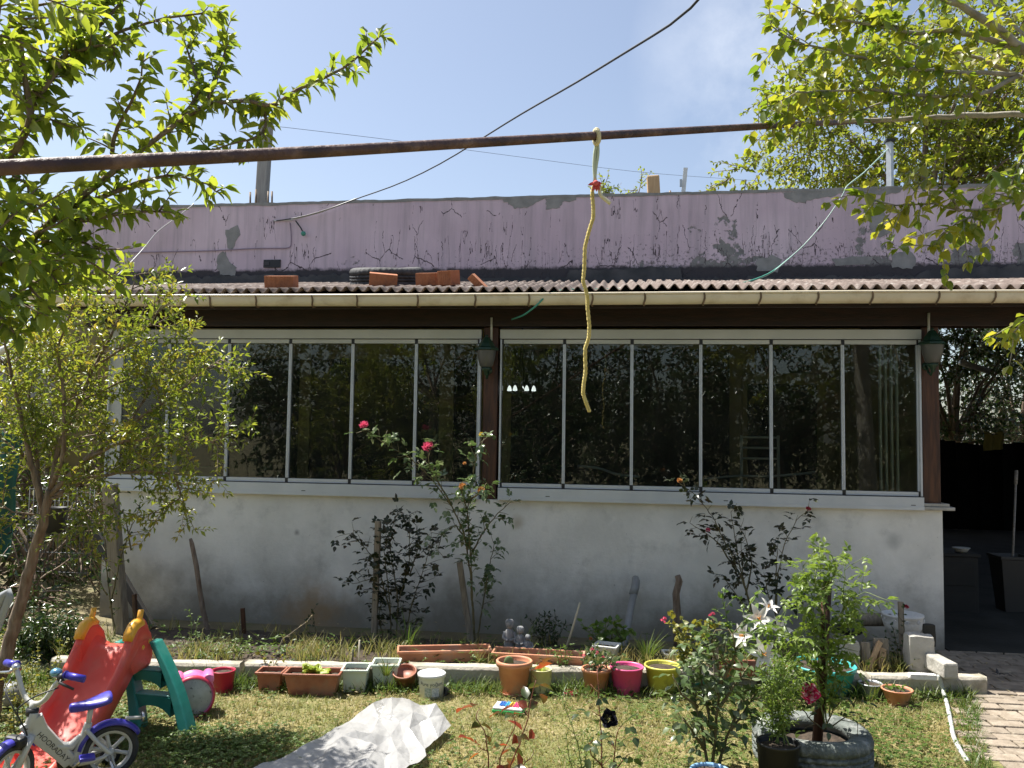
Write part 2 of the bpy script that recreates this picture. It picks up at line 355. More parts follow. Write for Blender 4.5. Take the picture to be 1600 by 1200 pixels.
M_['brown_pl'] = mat('brown_plastic', (.28,.095,.055), .5, (.36,.14,.08), 14, dirt=(.27,.16,.11), dscale=9)
M_['soil'] = mat('dark_soil', (.03,.021,.014), .95, (.07,.05,.033), 30, 6, bump=1, bscale=70)
M_['bark'] = mat('tree_bark', (.14,.095,.065), .9, (.26,.20,.15), 14, 8, stretch=(3,3,.7), bump=1, bscale=40)
M_['barkgrey'] = mat('grey_bark', (.21,.185,.15), .9, (.36,.33,.28), 14, 8, bump=.8, bscale=40)
M_['stem'] = mat('green_brown_stem', (.085,.075,.03), .7, (.14,.115,.05), 25)
M_['greenstem'] = mat('green_stem', (.10,.16,.04), .6, (.17,.2,.06), 25)
M_['redstem'] = mat('reddish_stem', (.13,.035,.025), .6, (.2,.06,.03), 25)
M_['grey_wood'] = mat('weathered_wood', (.20,.165,.12), .9, (.32,.27,.20), 8, 8, stretch=(8,8,.6), bump=.6, bscale=25)
M_['new_wood'] = mat('fresh_cut_wood', (.48,.30,.15), .7, (.58,.39,.21), 8, 8, stretch=(8,8,.6), bump=.2, bscale=25)
M_['whitepl'] = mat('white_plastic', (.72,.72,.70), .35, (.66,.66,.63), 6)
M_['brick'] = mat('hollow_clay_brick', (.34,.12,.05), .9, (.42,.17,.08), 18, bump=.4, bscale=60, dirt=(.22,.08,.04), dscale=9)
M_['tyre'] = mat('black_tyre_rubber', (.028,.029,.03), .75, (.06,.06,.06), 12, bump=.5, bscale=50)
M_['tyregrey'] = mat('dusty_tyre_rubber', (.07,.083,.073), .75, (.15,.17,.155), 10, 8, bump=.7, bscale=70, dirt=(.30,.31,.29), dscale=16, dlo=.5, dhi=.68)
M_['red'] = mat('red_slide_plastic', (.64,.062,.04), .42, (.72,.105,.07), 5, 8, spec=.5, bump=.08, bscale=25, dirt=(.60,.15,.10), dscale=6, dlo=.5, dhi=.75)
M_['teal'] = mat('teal_ladder_plastic', (.012,.19,.15), .45, (.03,.25,.20), 5, 8, dirt=(.06,.25,.2), dscale=7, bump=.08, bscale=25)
M_['yellow'] = mat('yellow_plastic', (.75,.36,.03), .35, (.8,.42,.04), 4)
M_['blue'] = mat('blue_plastic', (.03,.025,.30), .36, (.05,.042,.38), 7, dirt=(.10,.09,.30), dscale=9, dlo=.52, dhi=.75)
M_['bikewhite'] = mat('white_bike_paint', (.55,.55,.52), .33, (.48,.48,.45), 9, dirt=(.38,.36,.32), dscale=12, dlo=.58, dhi=.8)
M_['chrome'] = mat('dull_chrome', (.55,.55,.55), .25, metal=.9)
M_['pink_pl'] = mat('pink_plastic', (.78,.085,.25), .4, (.80,.12,.3), 6, dirt=(.5,.12,.17), dscale=8)
M_['drum'] = mat('bright_pink_plastic', (.70,.14,.34), .38, (.75,.2,.4), 6, dirt=(.55,.2,.33), dscale=7, dlo=.52, dhi=.75)
M_['crimson'] = mat('crimson_plastic', (.42,.02,.055), .4, (.48,.035,.07), 5)
M_['lime'] = mat('olive_yellow_plastic', (.58,.54,.08), .42, (.64,.6,.12), 6, dirt=(.3,.27,.06), dscale=8)
M_['cream'] = mat('cream_plastic', (.62,.58,.30), .45, (.68,.64,.36), 6)
M_['palegreen'] = mat('pale_green_tub_plastic', (.54,.62,.53), .45, (.64,.70,.60), 5, dirt=(.62,.52,.32), dscale=5, dlo=.5, dhi=.7)
M_['tealtub'] = mat('turquoise_plastic', (.05,.36,.34), .4, (.07,.42,.39), 5)
M_['sheet'] = mat('milky_plastic_sheet', (.56,.555,.54), .22, (.44,.435,.425), 5, 6, spec=.6, bump=.35, bscale=30, trans=.3)
M_['rope'] = mat('yellow_rope', (.55,.43,.12), .8, (.66,.54,.2), 80, bump=.5, bscale=300)
M_['wire'] = mat('black_cable', (.02,.022,.024), .5)
M_['wirewhite'] = mat('pale_cable', (.55,.55,.54), .5)
M_['wiregreen'] = mat('green_cable', (.05,.26,.19), .5)
M_['pipe'] = mat('rusty_brown_pipe', (.035,.014,.011), .55, (.095,.045,.033), 9, 10, bump=.6, bscale=55, dirt=(.17,.10,.07), dscale=14, dlo=.52, dhi=.68)
M_['greypipe'] = mat('grey_drain_pipe', (.22,.225,.22), .5, (.27,.27,.26), 7)
M_['stone'] = mat('grey_stone', (.36,.34,.30), .9, (.46,.44,.39), 9, 7, bump=.6, bscale=50, dirt=(.22,.21,.18), dscale=6)
M_['statue'] = mat('grey_cast_stone', (.17,.175,.175), .9, (.27,.275,.275), 12, bump=.4, bscale=60)
M_['whitestone'] = mat('whitewashed_stone', (.72,.71,.68), .9, (.6,.59,.55), 10, bump=.6, bscale=60)
M_['petalpink'] = mat('pink_petal', (.66,.07,.17), .5, (.75,.16,.26), 60, trans=.35)
M_['petalstripe'] = mat('striped_petal', (.62,.02,.12), .5, (.85,.6,.65), 55, lo=.5, hi=.56, trans=.3)
M_['petalorange'] = mat('fading_orange_petal', (.5,.2,.06), .6, (.62,.36,.13), 50, trans=.3)
M_['petalwhite'] = mat('white_petal', (.80,.78,.72), .5, (.85,.83,.78), 40, trans=.3)
M_['petalyellow'] = mat('yellow_petal', (.75,.55,.06), .5, trans=.3)
M_['petaldark'] = mat('black_fabric_petal', (.012,.012,.018), .3, spec=.6)
M_['stamen'] = mat('orange_stamen', (.7,.3,.04), .6)
M_['lamp_green'] = mat('dark_green_metal', (.010,.034,.018), .45, (.016,.05,.026), 9)
M_['frost'] = mat('frosted_lamp_glass', (.085,.085,.08), .4, spec=.5)
M_['steelmesh'] = mat('grey_fence_wire', (.10,.105,.105), .6, metal=.3)
M_['tarp'] = mat('teal_tarpaulin', (.010,.075,.055), .6, (.014,.10,.072), 5, bump=.4, bscale=9)
M_['paver'] = mat('clay_paver', (.205,.165,.12), .9, (.285,.235,.18), 12, 8, island=.16, bump=.7, bscale=60, dirt=(.33,.28,.215), dscale=9, dlo=.5, dhi=.66)
M_['galv'] = mat('galvanised_steel', (.50,.52,.53), .45, (.40,.42,.43), 15, metal=.4)
M_['greycol'] = mat('grey_concrete_post', (.27,.25,.23), .9, (.34,.32,.29), 6, stretch=(6,6,.6), bump=.4, bscale=30)

LF = {}
LF['plum'] = leafmat('plum_leaf', [(.062,.106,.020),(.100,.150,.027),(.163,.206,.037),(.237,.263,.062)], (2.7,2.4,1.1), .52, .38, .45, 1.6)
LF['pom'] = leafmat('pomegranate_leaf', [(.075,.115,.02),(.125,.17,.028),(.19,.215,.04),(.31,.23,.055)], (1.9,1.8,.9), .46, .33, .6, 2.6)
LF['mulb'] = leafmat('mulberry_leaf', [(.081,.138,.021),(.138,.196,.025),(.230,.241,.034),(.310,.276,.057)], (2.0,1.9,.9), .5, .35, .6, 1.8)
LF['far'] = leafmat('far_tree_leaf', [(.065,.10,.016),(.11,.15,.022),(.165,.20,.032),(.24,.235,.045)], (2.1,1.9,1.0), .55, .45, .5, .9)
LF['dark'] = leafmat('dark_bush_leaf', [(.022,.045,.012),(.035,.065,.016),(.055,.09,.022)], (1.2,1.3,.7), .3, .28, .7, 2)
LF['rose'] = leafmat('rose_leaf', [(.025,.045,.016),(.05,.078,.024),(.10,.13,.045)], (1.3,1.4,.8), .3, .3, .65, 4)
LF['rosedk'] = leafmat('shaded_bronze_rose_leaf', [(.022,.036,.017),(.035,.045,.02),(.06,.04,.024)], (1.2,1.2,.8), .25, .35, .5, 4)  # rose leaf darkened in colour for shade, over a bronze tint
LF['vine'] = leafmat('light_green_leaf', [(.10,.17,.03),(.15,.22,.04),(.21,.27,.06)], (1.5,1.5,.8), .42, .4, .5, 4)
LF['ger'] = leafmat('geranium_leaf', [(.13,.15,.03),(.22,.22,.04),(.30,.27,.06)], (1.4,1.3,.8), .4, .45, .4, 6)
LF['fresh'] = leafmat('fresh_green_leaf', [(.08,.15,.03),(.12,.2,.04),(.19,.26,.06)], (1.4,1.4,.8), .4, .4, .5, 6)
LF['silvery_sheen'] = leafmat('silvery_sheen_leaf', [(.046,.086,.025),(.098,.144,.052),(.276,.310,.196)], (1.2,1.3,.9), .3, .3, .7, 8)  # silvery green leaf; on the tall pink rose its paleness paints sun sheen
LF['redleaf'] = leafmat('red_young_leaf', [(.022,.04,.016),(.05,.075,.022),(.13,.04,.02),(.26,.05,.028),(.22,.15,.03)], (1.6,1.3,.8), .45, .3, .6, 9)
LF['lettuce'] = leafmat('lettuce_leaf', [(.28,.36,.05),(.36,.43,.08),(.42,.48,.12)], (1.2,1.2,.9), .4, .4, .4, 6)
LF['grass'] = leafmat('grass_blade', [(.115,.145,.035),(.18,.195,.05),(.29,.25,.095),(.38,.31,.14)], (1.2,1.2,.9), .35, .5, .35, 1.9)
LF['weed'] = leafmat('weed_blade', [(.06,.11,.022),(.10,.15,.03),(.19,.19,.06)], (1.3,1.3,.8), .35, .45, .4, 3)
LF['clover'] = leafmat('clover_leaf', [(.05,.10,.018),(.085,.14,.026),(.13,.18,.035)], (1.2,1.2,.8), .35, .45, .4, 3)
LF['straw'] = leafmat('dry_straw', [(.30,.24,.12),(.38,.31,.17),(.45,.38,.22)], (1.1,1.1,1), .3, .6, .3, 3)

# ================================================================== SETTING
g = MB(); g.bx(-300, 300, -300, 300, -.6, -.012)
struct('ground', g, mat('trodden_earth', (.13,.105,.06), .95, (.20,.17,.09), 3, 8, bump=.8, bscale=40, dirt=(.09,.12,.035), dscale=1.2), 'trodden garden earth under the lawn')
def kerb_y(x): return -1.405+.107*x
def lawn_h(x, y): return .012*mnoise.noise(Vector((x*1.7, y*1.7, 3)))
lw = MB()
PATHL = [(2.42,-1.0),(2.28,-1.35),(2.12,-1.8),(1.96,-2.3),(1.80,-2.9),(1.62,-3.7),(1.45,-4.6),(1.3,-5.6)]
def path_x(y): return float(np.interp(-y, [-p[1] for p in PATHL], [p[0] for p in PATHL]))
def lawn_pt(a, b):
    y = -5.6+b*4.75; x = -5+a*(path_x(y)+.05+5); return (x, y, lawn_h(x, y))
lw.grid(lawn_pt, 90, 60)
struct('lawn', lw, mat('lawn_thatch', (.20,.17,.07), .95, (.30,.25,.11), 4, 8, bump=.8, bscale=60, dirt=(.10,.13,.03), dscale=2.2, dlo=.45, dhi=.6), 'sunlit lawn with worn yellowish patches')
bd = MB()
def bed_pt(a, b):
    x = -5+a*7.35; y0 = kerb_y(x)+.1; y = y0+(-.0-y0)*b
    zb = -.15*max(0, (y+.75)/.75)
    return (x, y, zb+(.085 if x > -3.6 else max(-.02,.085+(x+3.6)*.5))+.02*mnoise.noise(Vector((x*4, y*4, 0)))+.012*mnoise.noise(Vector((x*15, y*15, 0))))
bd.grid(bed_pt, 160, 16)
struct('flower_bed', bd, M_['soil'], 'dark earth flower bed between the kerb and the white wall')
# brick path: every paver uneven
pv = MB()
for r_ in range(-1, 36):
    y = -.95-r_*.108
    x = path_x(y)-.25+rng.uniform(-.02,.02)+(.1 if r_ % 2 else 0)
    while x < 6.2:
        l_ = .2+rng.uniform(-.008,.008)
        if x+l_ > path_x(y)+rng.uniform(-.02,.07):
            pv.box((x+l_/2, y+rng.uniform(-.004,.004), -.03+rng.uniform(-.006,.006)), (l_-.010, .097, .09), rng.uniform(-.02,.02), rot=None)
        x += l_
for r_ in range(0, 9):
    y = -.842+r_*.108
    x = 2.44+(.1 if r_ % 2 else 0)
    while x < 6.2:
        l_ = .2; pv.box((x+l_/2, y, -.03+rng.uniform(-.005,.005)), (l_-.009, .099, .09), rng.uniform(-.015,.015)); x += l_
struct('brick_path', pv, M_['paver'], 'uneven path of sun bleached clay pavers', bevel=.006)
sb = MB(); sb.bx(1.2, 6.3, -5.6, -.3, -.011, -.0045)
struct('path_sand', sb, mat('jointing_sand', (.16,.13,.09), .95, (.24,.2,.14), 20, bump=.5), 'sand and dust in the joints of the brick path')
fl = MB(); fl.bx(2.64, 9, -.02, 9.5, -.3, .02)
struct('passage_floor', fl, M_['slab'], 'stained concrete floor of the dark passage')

# ================================================================== HOUSE
house = thing('house', 'low house with flaking lilac parapet, corrugated roof and glazed veranda', 'house')
# parapet with an uneven broken top edge
pa = MB(); n_ = 240; top = []
for i in range(n_+1):
    x = -6.5+13.2*i/n_
    z = 4.230+(x+6.43)*.0066+.010*mnoise.noise(Vector((x*3,0,1)))+.007*mnoise.noise(Vector((x*14,0,2)))
    top.append((x, z))
V = []; F = []
for x, z in top: V += [(x,2.0,3.25),(x,2.0,z),(x,2.26,z+.004),(x,2.26,3.25)]
for i in range(n_):
    a = i*4; b = a+4
    F += [(a,b,b+1,a+1),(a+1,b+1,b+2,a+2),(a+2,b+2,b+3,a+3)]
F += [(0,1,2,3),(n_*4+3,n_*4+2,n_*4+1,n_*4)]
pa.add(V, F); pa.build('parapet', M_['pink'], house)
# weathered cement cap along the top
cp = MB(); V = []; F = []
for x, z in top:
    h = .010+.012*max(0, mnoise.noise(Vector((x*5,0,9))))
    V += [(x,1.994,z-.012-h*.8),(x,1.994,z+h),(x,2.27,z+h),(x,2.27,z-.01)]
for i in range(n_):
    a = i*4; b = a+4; F += [(a,b,b+1,a+1),(a+1,b+1,b+2,a+2),(a+2,b+2,b+3,a+3)]
cp.add(V, F); cp.build('parapet_cap', M_['flaked'], house)
# larger flaked areas: bare render seen where the paint has come away
def flake(pts, y=1.996):
    P = []
    k = len(pts)
    for i in range(k):
        a, b = np.array(pts[i], float), np.array(pts[(i+1) % k], float)
        for t in (0, .25, .5, .75):
            q = a+(b-a)*t; q = q+np.array([rng.uniform(-2.0,2.0), rng.uniform(-2.0,2.0)])*(.6 if t == 0 else 1); P.append(q)
    W = [aty(u, v, y) for u, v in P]; m_ = MB(); n = len(W)
    B = [w_+np.array([0,.01,0]) for w_ in W]
    m_.add(np.array(W+B), [tuple(range(n))]+[(i, n+i, n+(i+1)%n, (i+1)%n) for i in range(n)])
    m_.build('flaked_patch', M_['flaked'], house)
flake([(783,309),(855,308),(842,315),(822,324),(806,326),(795,319)])
flake([(852,310),(905,308),(893,314),(880,316),(874,325),(853,327)])
flake([(1222,301),(1330,295),(1305,306),(1285,309),(1262,314),(1245,317),(1232,312)])
flake([(1350,320),(1372,322),(1390,345),(1391,362),(1374,371),(1362,366),(1358,345),(1349,330)])
flake([(1340,297),(1410,295),(1400,302),(1372,304),(1345,303)])
flake([(342,396),(352,393),(358,408),(370,418),(368,432),(345,430),(338,420)])
flake([(352,360),(372,352),(376,366),(362,390),(356,388)])
flake([(1300,403),(1365,400),(1360,414),(1308,416)])
flake([(1180,408),(1205,398),(1222,405),(1215,425),(1185,424)])
flake([(1392,398),(1420,392),(1432,405),(1425,420),(1394,418)])
# bitumen flashing where the veranda roof meets the wall
fb = [(0,436),(120,434),(240,436),(330,432),(385,428),(470,431),(560,427),(600,429),(605,426),(650,428),(720,433),(775,433),(885,434),(890,421),(940,420),(1000,419),(1063,417),(1066,434),(1150,434),(1250,433),(1330,431),(1430,431),(1440,424),(1520,418),(1600,414),(1640,413)]
W = []
for (a, b) in zip(fb[:-1], fb[1:]):
    k = max(2, int((b[0]-a[0])/5))
    for i in range(k):
        t = i/k; W.append(aty(a[0]+(b[0]-a[0])*t, a[1]+(b[1]-a[1])*t+rng.uniform(-2.6,2.6)+2.5*mnoise.noise(Vector((i*.3,a[0],0))), 1.97))
W = [p for p in W if p[0] > -6.45]
ds = MB(); V = []; F = []
for p in W: V += [(p[0],1.97,3.2),(p[0],1.97,p[2]),(p[0],1.993,p[2]+.003)]
for i in range(len(W)-1): F += [(3*i,3*i+3,3*i+4,3*i+1),(3*i+1,3*i+4,3*i+5,3*i+2)]
ds.add(V, F); ds.build('roof_flashing', M_['darkband'], house)
# body of the house, then unseen light-blocking walls added at the right
b = MB(); b.bx(-6.45,3.0,2.02,2.24,0,3.25); b.bx(-6.45,-6.2,2.24,9,0,3.9); b.bx(2.8,3.0,2.24,9,0,3.9); b.bx(-6.2,2.8,8.8,9,0,3.9); b.build('enclosing_wall', M_['int_wall'], house)
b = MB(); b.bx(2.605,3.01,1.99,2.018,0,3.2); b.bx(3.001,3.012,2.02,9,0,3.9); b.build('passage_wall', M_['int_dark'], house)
b = MB(); b.bx(-6.45,8.8,2.262,9.8,3.92,4.17); b.build('roof_slab', M_['slab'], house)  # lengthened at the back to keep sun off the passage floor
b = MB(); b.bx(5.9,6.2,2.03,2.24,0,3.25); b.build('column', M_['greycol'], house); b = MB(); b.bx(8.6,8.8,2.25,9,0,3.9); b.bx(6.2,8.8,2.03,2.2499,0,3.9); b.build('enclosing_wall', M_['int_dark'], house)  # last two walls lie out of view, added to block light into the passage
# veranda roof
SLOPE = .210; EY = -.475; EZ = 2.792
def roof_z(y): return EZ+(y-EY)*SLOPE
cr = MB()
NXR = 1150
def sheet_pt(a, b):
    x = -4.98+a*11.2; y = EY+b*2.46
    sh = int(x/.855+50); jit = math.sin(sh*12.9898)*.5
    lift = .010*jit+.012*max(0, math.sin(x*2.1+jit))*(1-b)+.010*mnoise.noise(Vector((x*1.3,y*2,5)))
    return (x, y+(.018*jit if b < .01 else 0), roof_z(y)+.020*math.sin(2*pi*x/.094)+lift+(.006 if (b*4 % 1) < .1 else 0))
cr.grid(sheet_pt, NXR, 16)
o = cr.build('corrugated_roof', M_['onduline'], house)
sm = o.modifiers.new('thickness', 'SOLIDIFY'); sm.thickness = .005; sm.offset = -1
# ceiling boards and rafters under it
c = MB()
c.add([(-4.7,-.44,roof_z(-.44)-.035),(6.2,-.44,roof_z(-.44)-.035),(6.2,1.96,roof_z(1.96)-.035),(-4.7,1.96,roof_z(1.96)-.035),
       (-4.7,-.44,roof_z(-.44)-.06),(6.2,-.44,roof_z(-.44)-.06),(6.2,1.96,roof_z(1.96)-.06),(-4.7,1.96,roof_z(1.96)-.06)],
      [(0,1,2,3),(7,6,5,4),(0,4,5,1),(1,5,6,2),(2,6,7,3),(3,7,4,0)])
c.build('ceiling', M_['wood_dark'], house)
for i in range(14):
    x = -4.5+i*.8; r_ = MB()
    r_.add([(x-.035,-.40,roof_z(-.40)-.064),(x+.035,-.40,roof_z(-.40)-.064),(x+.035,1.9,roof_z(1.9)-.064),(x-.035,1.9,roof_z(1.9)-.064),
            (x-.035,-.40,roof_z(-.40)-.11),(x+.035,-.40,roof_z(-.40)-.11),(x+.035,1.9,roof_z(1.9)-.15),(x-.035,1.9,roof_z(1.9)-.15)],
           [(0,1,2,3),(7,6,5,4),(0,4,5,1),(1,5,6,2),(2,6,7,3),(3,7,4,0)])
    r_.build('rafter', M_['wood_dark'], house)
b = MB(); b.bx(-4.7,6.2,-.035,.12,2.56,2.735); b.build('eave_beam', M_['wood_dark'], house, bevel=.006)
b = MB(); b.bx(-4.9,6.2,-.418,-.395,2.655,2.765); b.build('fascia_board', M_['wood_dark'], house)
# gutter
gt = MB(); ry, rz = .052, .082; gy, gz = -.472, 2.752
def gut(a, b):
    x = -4.96+a*11.2; t = pi+b*pi; return (x, gy+ry*math.cos(t), gz+rz*math.sin(t)+.004*math.sin(x*.9))
gt.grid(gut, 120, 12)
gt.tube([(-4.96+11.2*i/60, gy-ry, gz+.004*math.sin((-4.96+11.2*i/60)*.9)) for i in range(61)], .008, 6)
gutter = gt.build('gutter', M_['gutter'], house)
sm = gutter.modifiers.new('thickness', 'SOLIDIFY'); sm.thickness = .003; sm.offset = 1
for u in (75,158,247,327,399,487,557,652,742,826,925,1007,1100,1188,1278,1363,1467,1555,1640):
    p = aty(u, 470, gy-ry); k = MB()
    for s_ in range(13):
        pass
    pts = [(p[0]+.006*math.sin(q), gy+(ry+.006)*math.cos(pi+q*pi/12), gz+(rz+.006)*math.sin(pi+q*pi/12)+.004*math.sin(p[0]*.9)) for q in range(13)]
    k.tube(pts, .0075, 4, sm=False); k.build('gutter_bracket', M_['bracket'], gutter)
dp = MB(); dp.tube(PY([(108,494),(90,506),(60,522),(28,537),(-40,566)], -.35), .032, 10)
dp.build('downpipe', M_['whitepl'], house)
# half wall, sill slab
b = MB(); b.bx(-4.46,2.616,0,.14,-.2,1.098); b.bx(-4.46,-4.32,.14,2.0,-.2,1.098); b.build('half_wall', M_['white'], house)
b = MB(); b.bx(2.36,2.70,-.035,.16,1.1,1.126); b.bx(2.40,2.665,-.02,.16,1.128,1.152); b.build('sill_slab', M_['stone'], house, bevel=.004)
for x0, x1 in ((-1.07,-.945),(2.478,2.612)):
    b = MB(); b.bx(x0,x1,.01,.14,1.1,2.558); b.build('post', M_['post'], house, bevel=.006)
# glazed folding windows
XT, XB = 2.413, 1.241
def window(x0, x1, mul):
    f = MB()
    f.bx(x0,x1,-.032,.06,2.455,2.532)                    # head box
    f.bx(x0,x1,-.026,.06,2.4495,2.4545,1)
    f.bx(x0,x1,-.055,.06,1.1,1.128); f.bx(x0,x1,-.05,.06,1.128,1.200)   # sill profile
    f.bx(x0,x1,-.04,.05,1.2003,1.2055,1)
    f.bx(x0,x0+.012,-.025,.05,1.206,2.449); f.bx(x1-.014,x1,-.025,.05,1.206,2.449)
    for k in range(3):
        sx = x0+.4+(x1-x0-.5)*k/2; f.bx(sx,sx+.035,-.0512,-.045,1.135,1.141,1)
    fr = f.build('folding_window', [M_['headbox'] if False else M_['alu'], M_['black']], house)
    hb = MB(); hb.bx(x0-.002,x1+.002,-.036,-.0325,2.457,2.530); hb.build('head_rail', M_['headbox'], fr)
    xs = [x0+.014]+mul+[x1-.016]
    for i in range(len(xs)-1):
        a, b_ = xs[i], xs[i+1]; p = MB()
        p.bx(a+.006,b_-.006,.010,.018,XB-.002,XT+.002,0)
        p.bx(a+.014,b_-.014,-.016,.030,1.2065,XB-.0025,1); p.bx(a+.014,b_-.014,-.016,.030,XT+.0025,2.4485,2)
        for xx in (a, b_-.012):
            p.bx(xx,xx+.012,-.017,.028,1.2068,XB+.004,3); p.bx(xx,xx+.012,-.017,.028,XT-.004,2.448,3)
        p.bx(b_-.013,b_+.011,-.012,.009,XB+.004,XT-.004,1); p.bx(b_-.006,b_+.003,-.0135,-.0125,XB+.004,XT-.004,4)
        p.build('glass_panel', [M_['glass'],M_['alu'],M_['headbox'],M_['black'],M_['galv']], fr)
    return fr
window(-4.459, -1.088, [-3.898+i*.5617 for i in range(5)])
wr = window(-.922, 2.463, [-.941+i*.5617 for i in range(1,6)])
st = MB()                                                  # spare track profiles stacked at the right end
for k in range(4): st.bx(2.17+k*.05,2.185+k*.05,.06+k*.02,.09+k*.02,1.21,2.40)
st.build('stacked_profiles', M_['headbox'], wr)
b = MB(); b.bx(-4.40,-4.385,.1,1.95,1.24,2.45); b.build('side_glass', M_['glass'], house)
b = MB(); b.bx(-4.45,-4.34,1.0,1.06,1.1,2.75); b.bx(-4.45,-4.34,.0,.02,1.1,2.55); b.bx(-4.45,-4.34,.061,1.95,2.45,2.62); b.bx(-4.45,-4.34,.061,1.95,1.1,1.24); b.build('side_window_frame', M_['headbox'], house)
b = MB(); b.bx(2.48,2.60,.142,2.0,-.2,2.70); b.build('side_wall', M_['int_wall'], house)
b = MB(); b.bx(-4.3,2.47,.15,2.0,-.1,.03); b.build('veranda_floor', M_['int_floor'], house)
def onwall(name, u0, v0, u1, v1, y0, y1, m, par=house):
    a = aty(u0, v0, y0); c_ = aty(u1, v1, y0); k = MB(); k.bx(min(a[0],c_[0]),max(a[0],c_[0]),y0,y1,min(a[2],c_[2]),max(a[2],c_[2])); return k.build(name, m, par)
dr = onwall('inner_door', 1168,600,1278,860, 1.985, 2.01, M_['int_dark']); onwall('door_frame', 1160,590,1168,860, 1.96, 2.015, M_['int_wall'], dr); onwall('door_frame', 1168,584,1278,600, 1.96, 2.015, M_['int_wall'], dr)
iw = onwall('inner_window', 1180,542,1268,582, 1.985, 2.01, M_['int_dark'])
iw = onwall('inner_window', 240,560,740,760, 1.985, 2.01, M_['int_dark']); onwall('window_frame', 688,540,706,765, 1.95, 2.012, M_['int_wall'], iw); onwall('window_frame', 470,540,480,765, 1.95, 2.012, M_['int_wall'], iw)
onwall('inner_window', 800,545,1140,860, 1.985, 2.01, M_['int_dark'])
b = MB(); b.tube([aty(207,545,.9), aty(247,640,.9)], .035, 6); b.build('knee_brace', M_['post'], house)
b = MB(); p = aty(425,412,1.99); b.bx(p[0]-.10,p[0]+.10,1.985,1.998,p[2]-.045,p[2]+.045); vp = b.build('wall_vent', M_['black'], house)
bg_ = MB(); bg_.bx(p[0]-.085,p[0]-.03,1.978,1.984,p[2]-.02,p[2]+.02); bg_.build('vent_flap', M_['darkband'], vp)

# ================================================================== OBJECTS
def rotz(a): return np.array([[math.cos(a),-math.sin(a),0],[math.sin(a),math.cos(a),0],[0,0,1]])
def rotx(a): return np.array([[1,0,0],[0,math.cos(a),-math.sin(a)],[0,math.sin(a),math.cos(a)]])
def roty(a): return np.array([[math.cos(a),0,math.sin(a)],[0,1,0],[-math.sin(a),0,math.cos(a)]])

# kerb blocks
def kerb(u0, u1, label, h=.125, v=1060):
    x0 = atz(u0, v)[0]; x1 = atz(u1, v)[0]; k = MB(); L_ = x1-x0-.012; n = max(3, int(L_/.06)); a = math.atan(.107)
    xc = (x0+x1)/2; yc = kerb_y(xc)+.055
    V = []; F = []
    prof = [(-.055,-.12),(-.055,h-.018),(-.04,h),(.04,h),(.055,h-.018),(.055,-.12)]; q = len(prof)
    for i in range(n+1):
        s_ = -L_/2+L_*i/n
        for j, (yy, zz) in enumerate(prof):
            w_ = .007*mnoise.noise(Vector((xc+s_*9, yy*30, zz*30+j)))
            V.append((xc+s_*math.cos(a)-yy*math.sin(a)+(.01*mnoise.noise(Vector((zz*40,yy*40,xc))) if i in (0,n) else 0), yc+s_*math.sin(a)+yy*math.cos(a)+w_, zz+w_*.8+(.006*math.sin(xc*5))))
    for i in range(n):
        for j in range(q): F.append((i*q+j,i*q+(j+1)%q,(i+1)*q+(j+1)%q,(i+1)*q+j))
    F += [tuple(range(q)), tuple(n*q+j for j in range(q-1,-1,-1))]
    k.add(V, F); o = k.build('kerb_block', M_['concrete'], bevel=.004, loc=(xc,yc,0)); tag(o, label, 'kerb block', 'concrete kerb along the flower bed')
kerb(78, 190, 'concrete kerb block left of the red slide, below the dark laurel bush')
kerb(192, 385, 'concrete kerb block behind the slide ladder and the crimson square pot')
kerb(388, 640, 'long concrete kerb block behind the brown troughs and pale green tubs')
kerb(643, 915, 'concrete kerb block behind the yoghurt bucket and the cactus pot')
kerb(918, 1170, 'concrete kerb block behind the pink and the olive yellow pots')
kerb(1173, 1330, 'concrete kerb block hidden by the turquoise tub and white lilies')
kerb(1333, 1502, 'concrete kerb block at the right end, behind the shallow terracotta bowl')
p = atz(1484, 1062, .128); k = MB(); k.box((.012,.165,.05), (.095,.33,.10)); o = k.build('end_block', M_['stone'], bevel=.012, loc=(0,0,0)); o.location = (p[0], p[1]+.0, .130); o.rotation_euler = (0,0,.12)
tag(o, 'loose concrete block lying crosswise on the right end of the kerb', 'concrete block')

# pots ---------------------------------------------------------------
def pot_profile(rt, rb, h, rim=.018, rimo=.012, wall=.005):
    p = [(.002,0),(rb*.96,0),(rb,.004),(rt-rimo*.3,h-rim)]
    p += [(rt+rimo*.5,h-rim),(rt+rimo*.6,h-.004),(rt+rimo*.3,h),(rt-wall,h),(rt-wall*1.6,h-.01)]
    p += [(rb+(rt-rb)*.75-wall,h*.75),(.002,h*.74)]
    return p
def pot(name, label, cat, u, v, wt, wb, hp, m, rim=.018, rimo=.012, z0=0, soil=True, group=None, tilt=None):
    p = atz(u, v, z0); s = mpp(p); rt, rb, h = wt*s/2, wb*s/2, hp*s
    t = thing(name, label, cat, p, group); k = MB(); R_ = np.eye(3) if tilt is None else np.array(tilt)
    pr_ = pot_profile(rt-rimo*.5, rb, h, rim, rimo); k.lathe(pr_, p, 32, rot=R_); k.build('shell', m, t)
    if soil:
        q = MB(); r_ = rt*.93-rimo*.5
        q.lathe([(r_,h*.86),(r_*.6,h*.9),(.002,h*.905)], p, 20, rot=R_); q.build('soil', M_['soil'], t)
    return t, p, rt, h
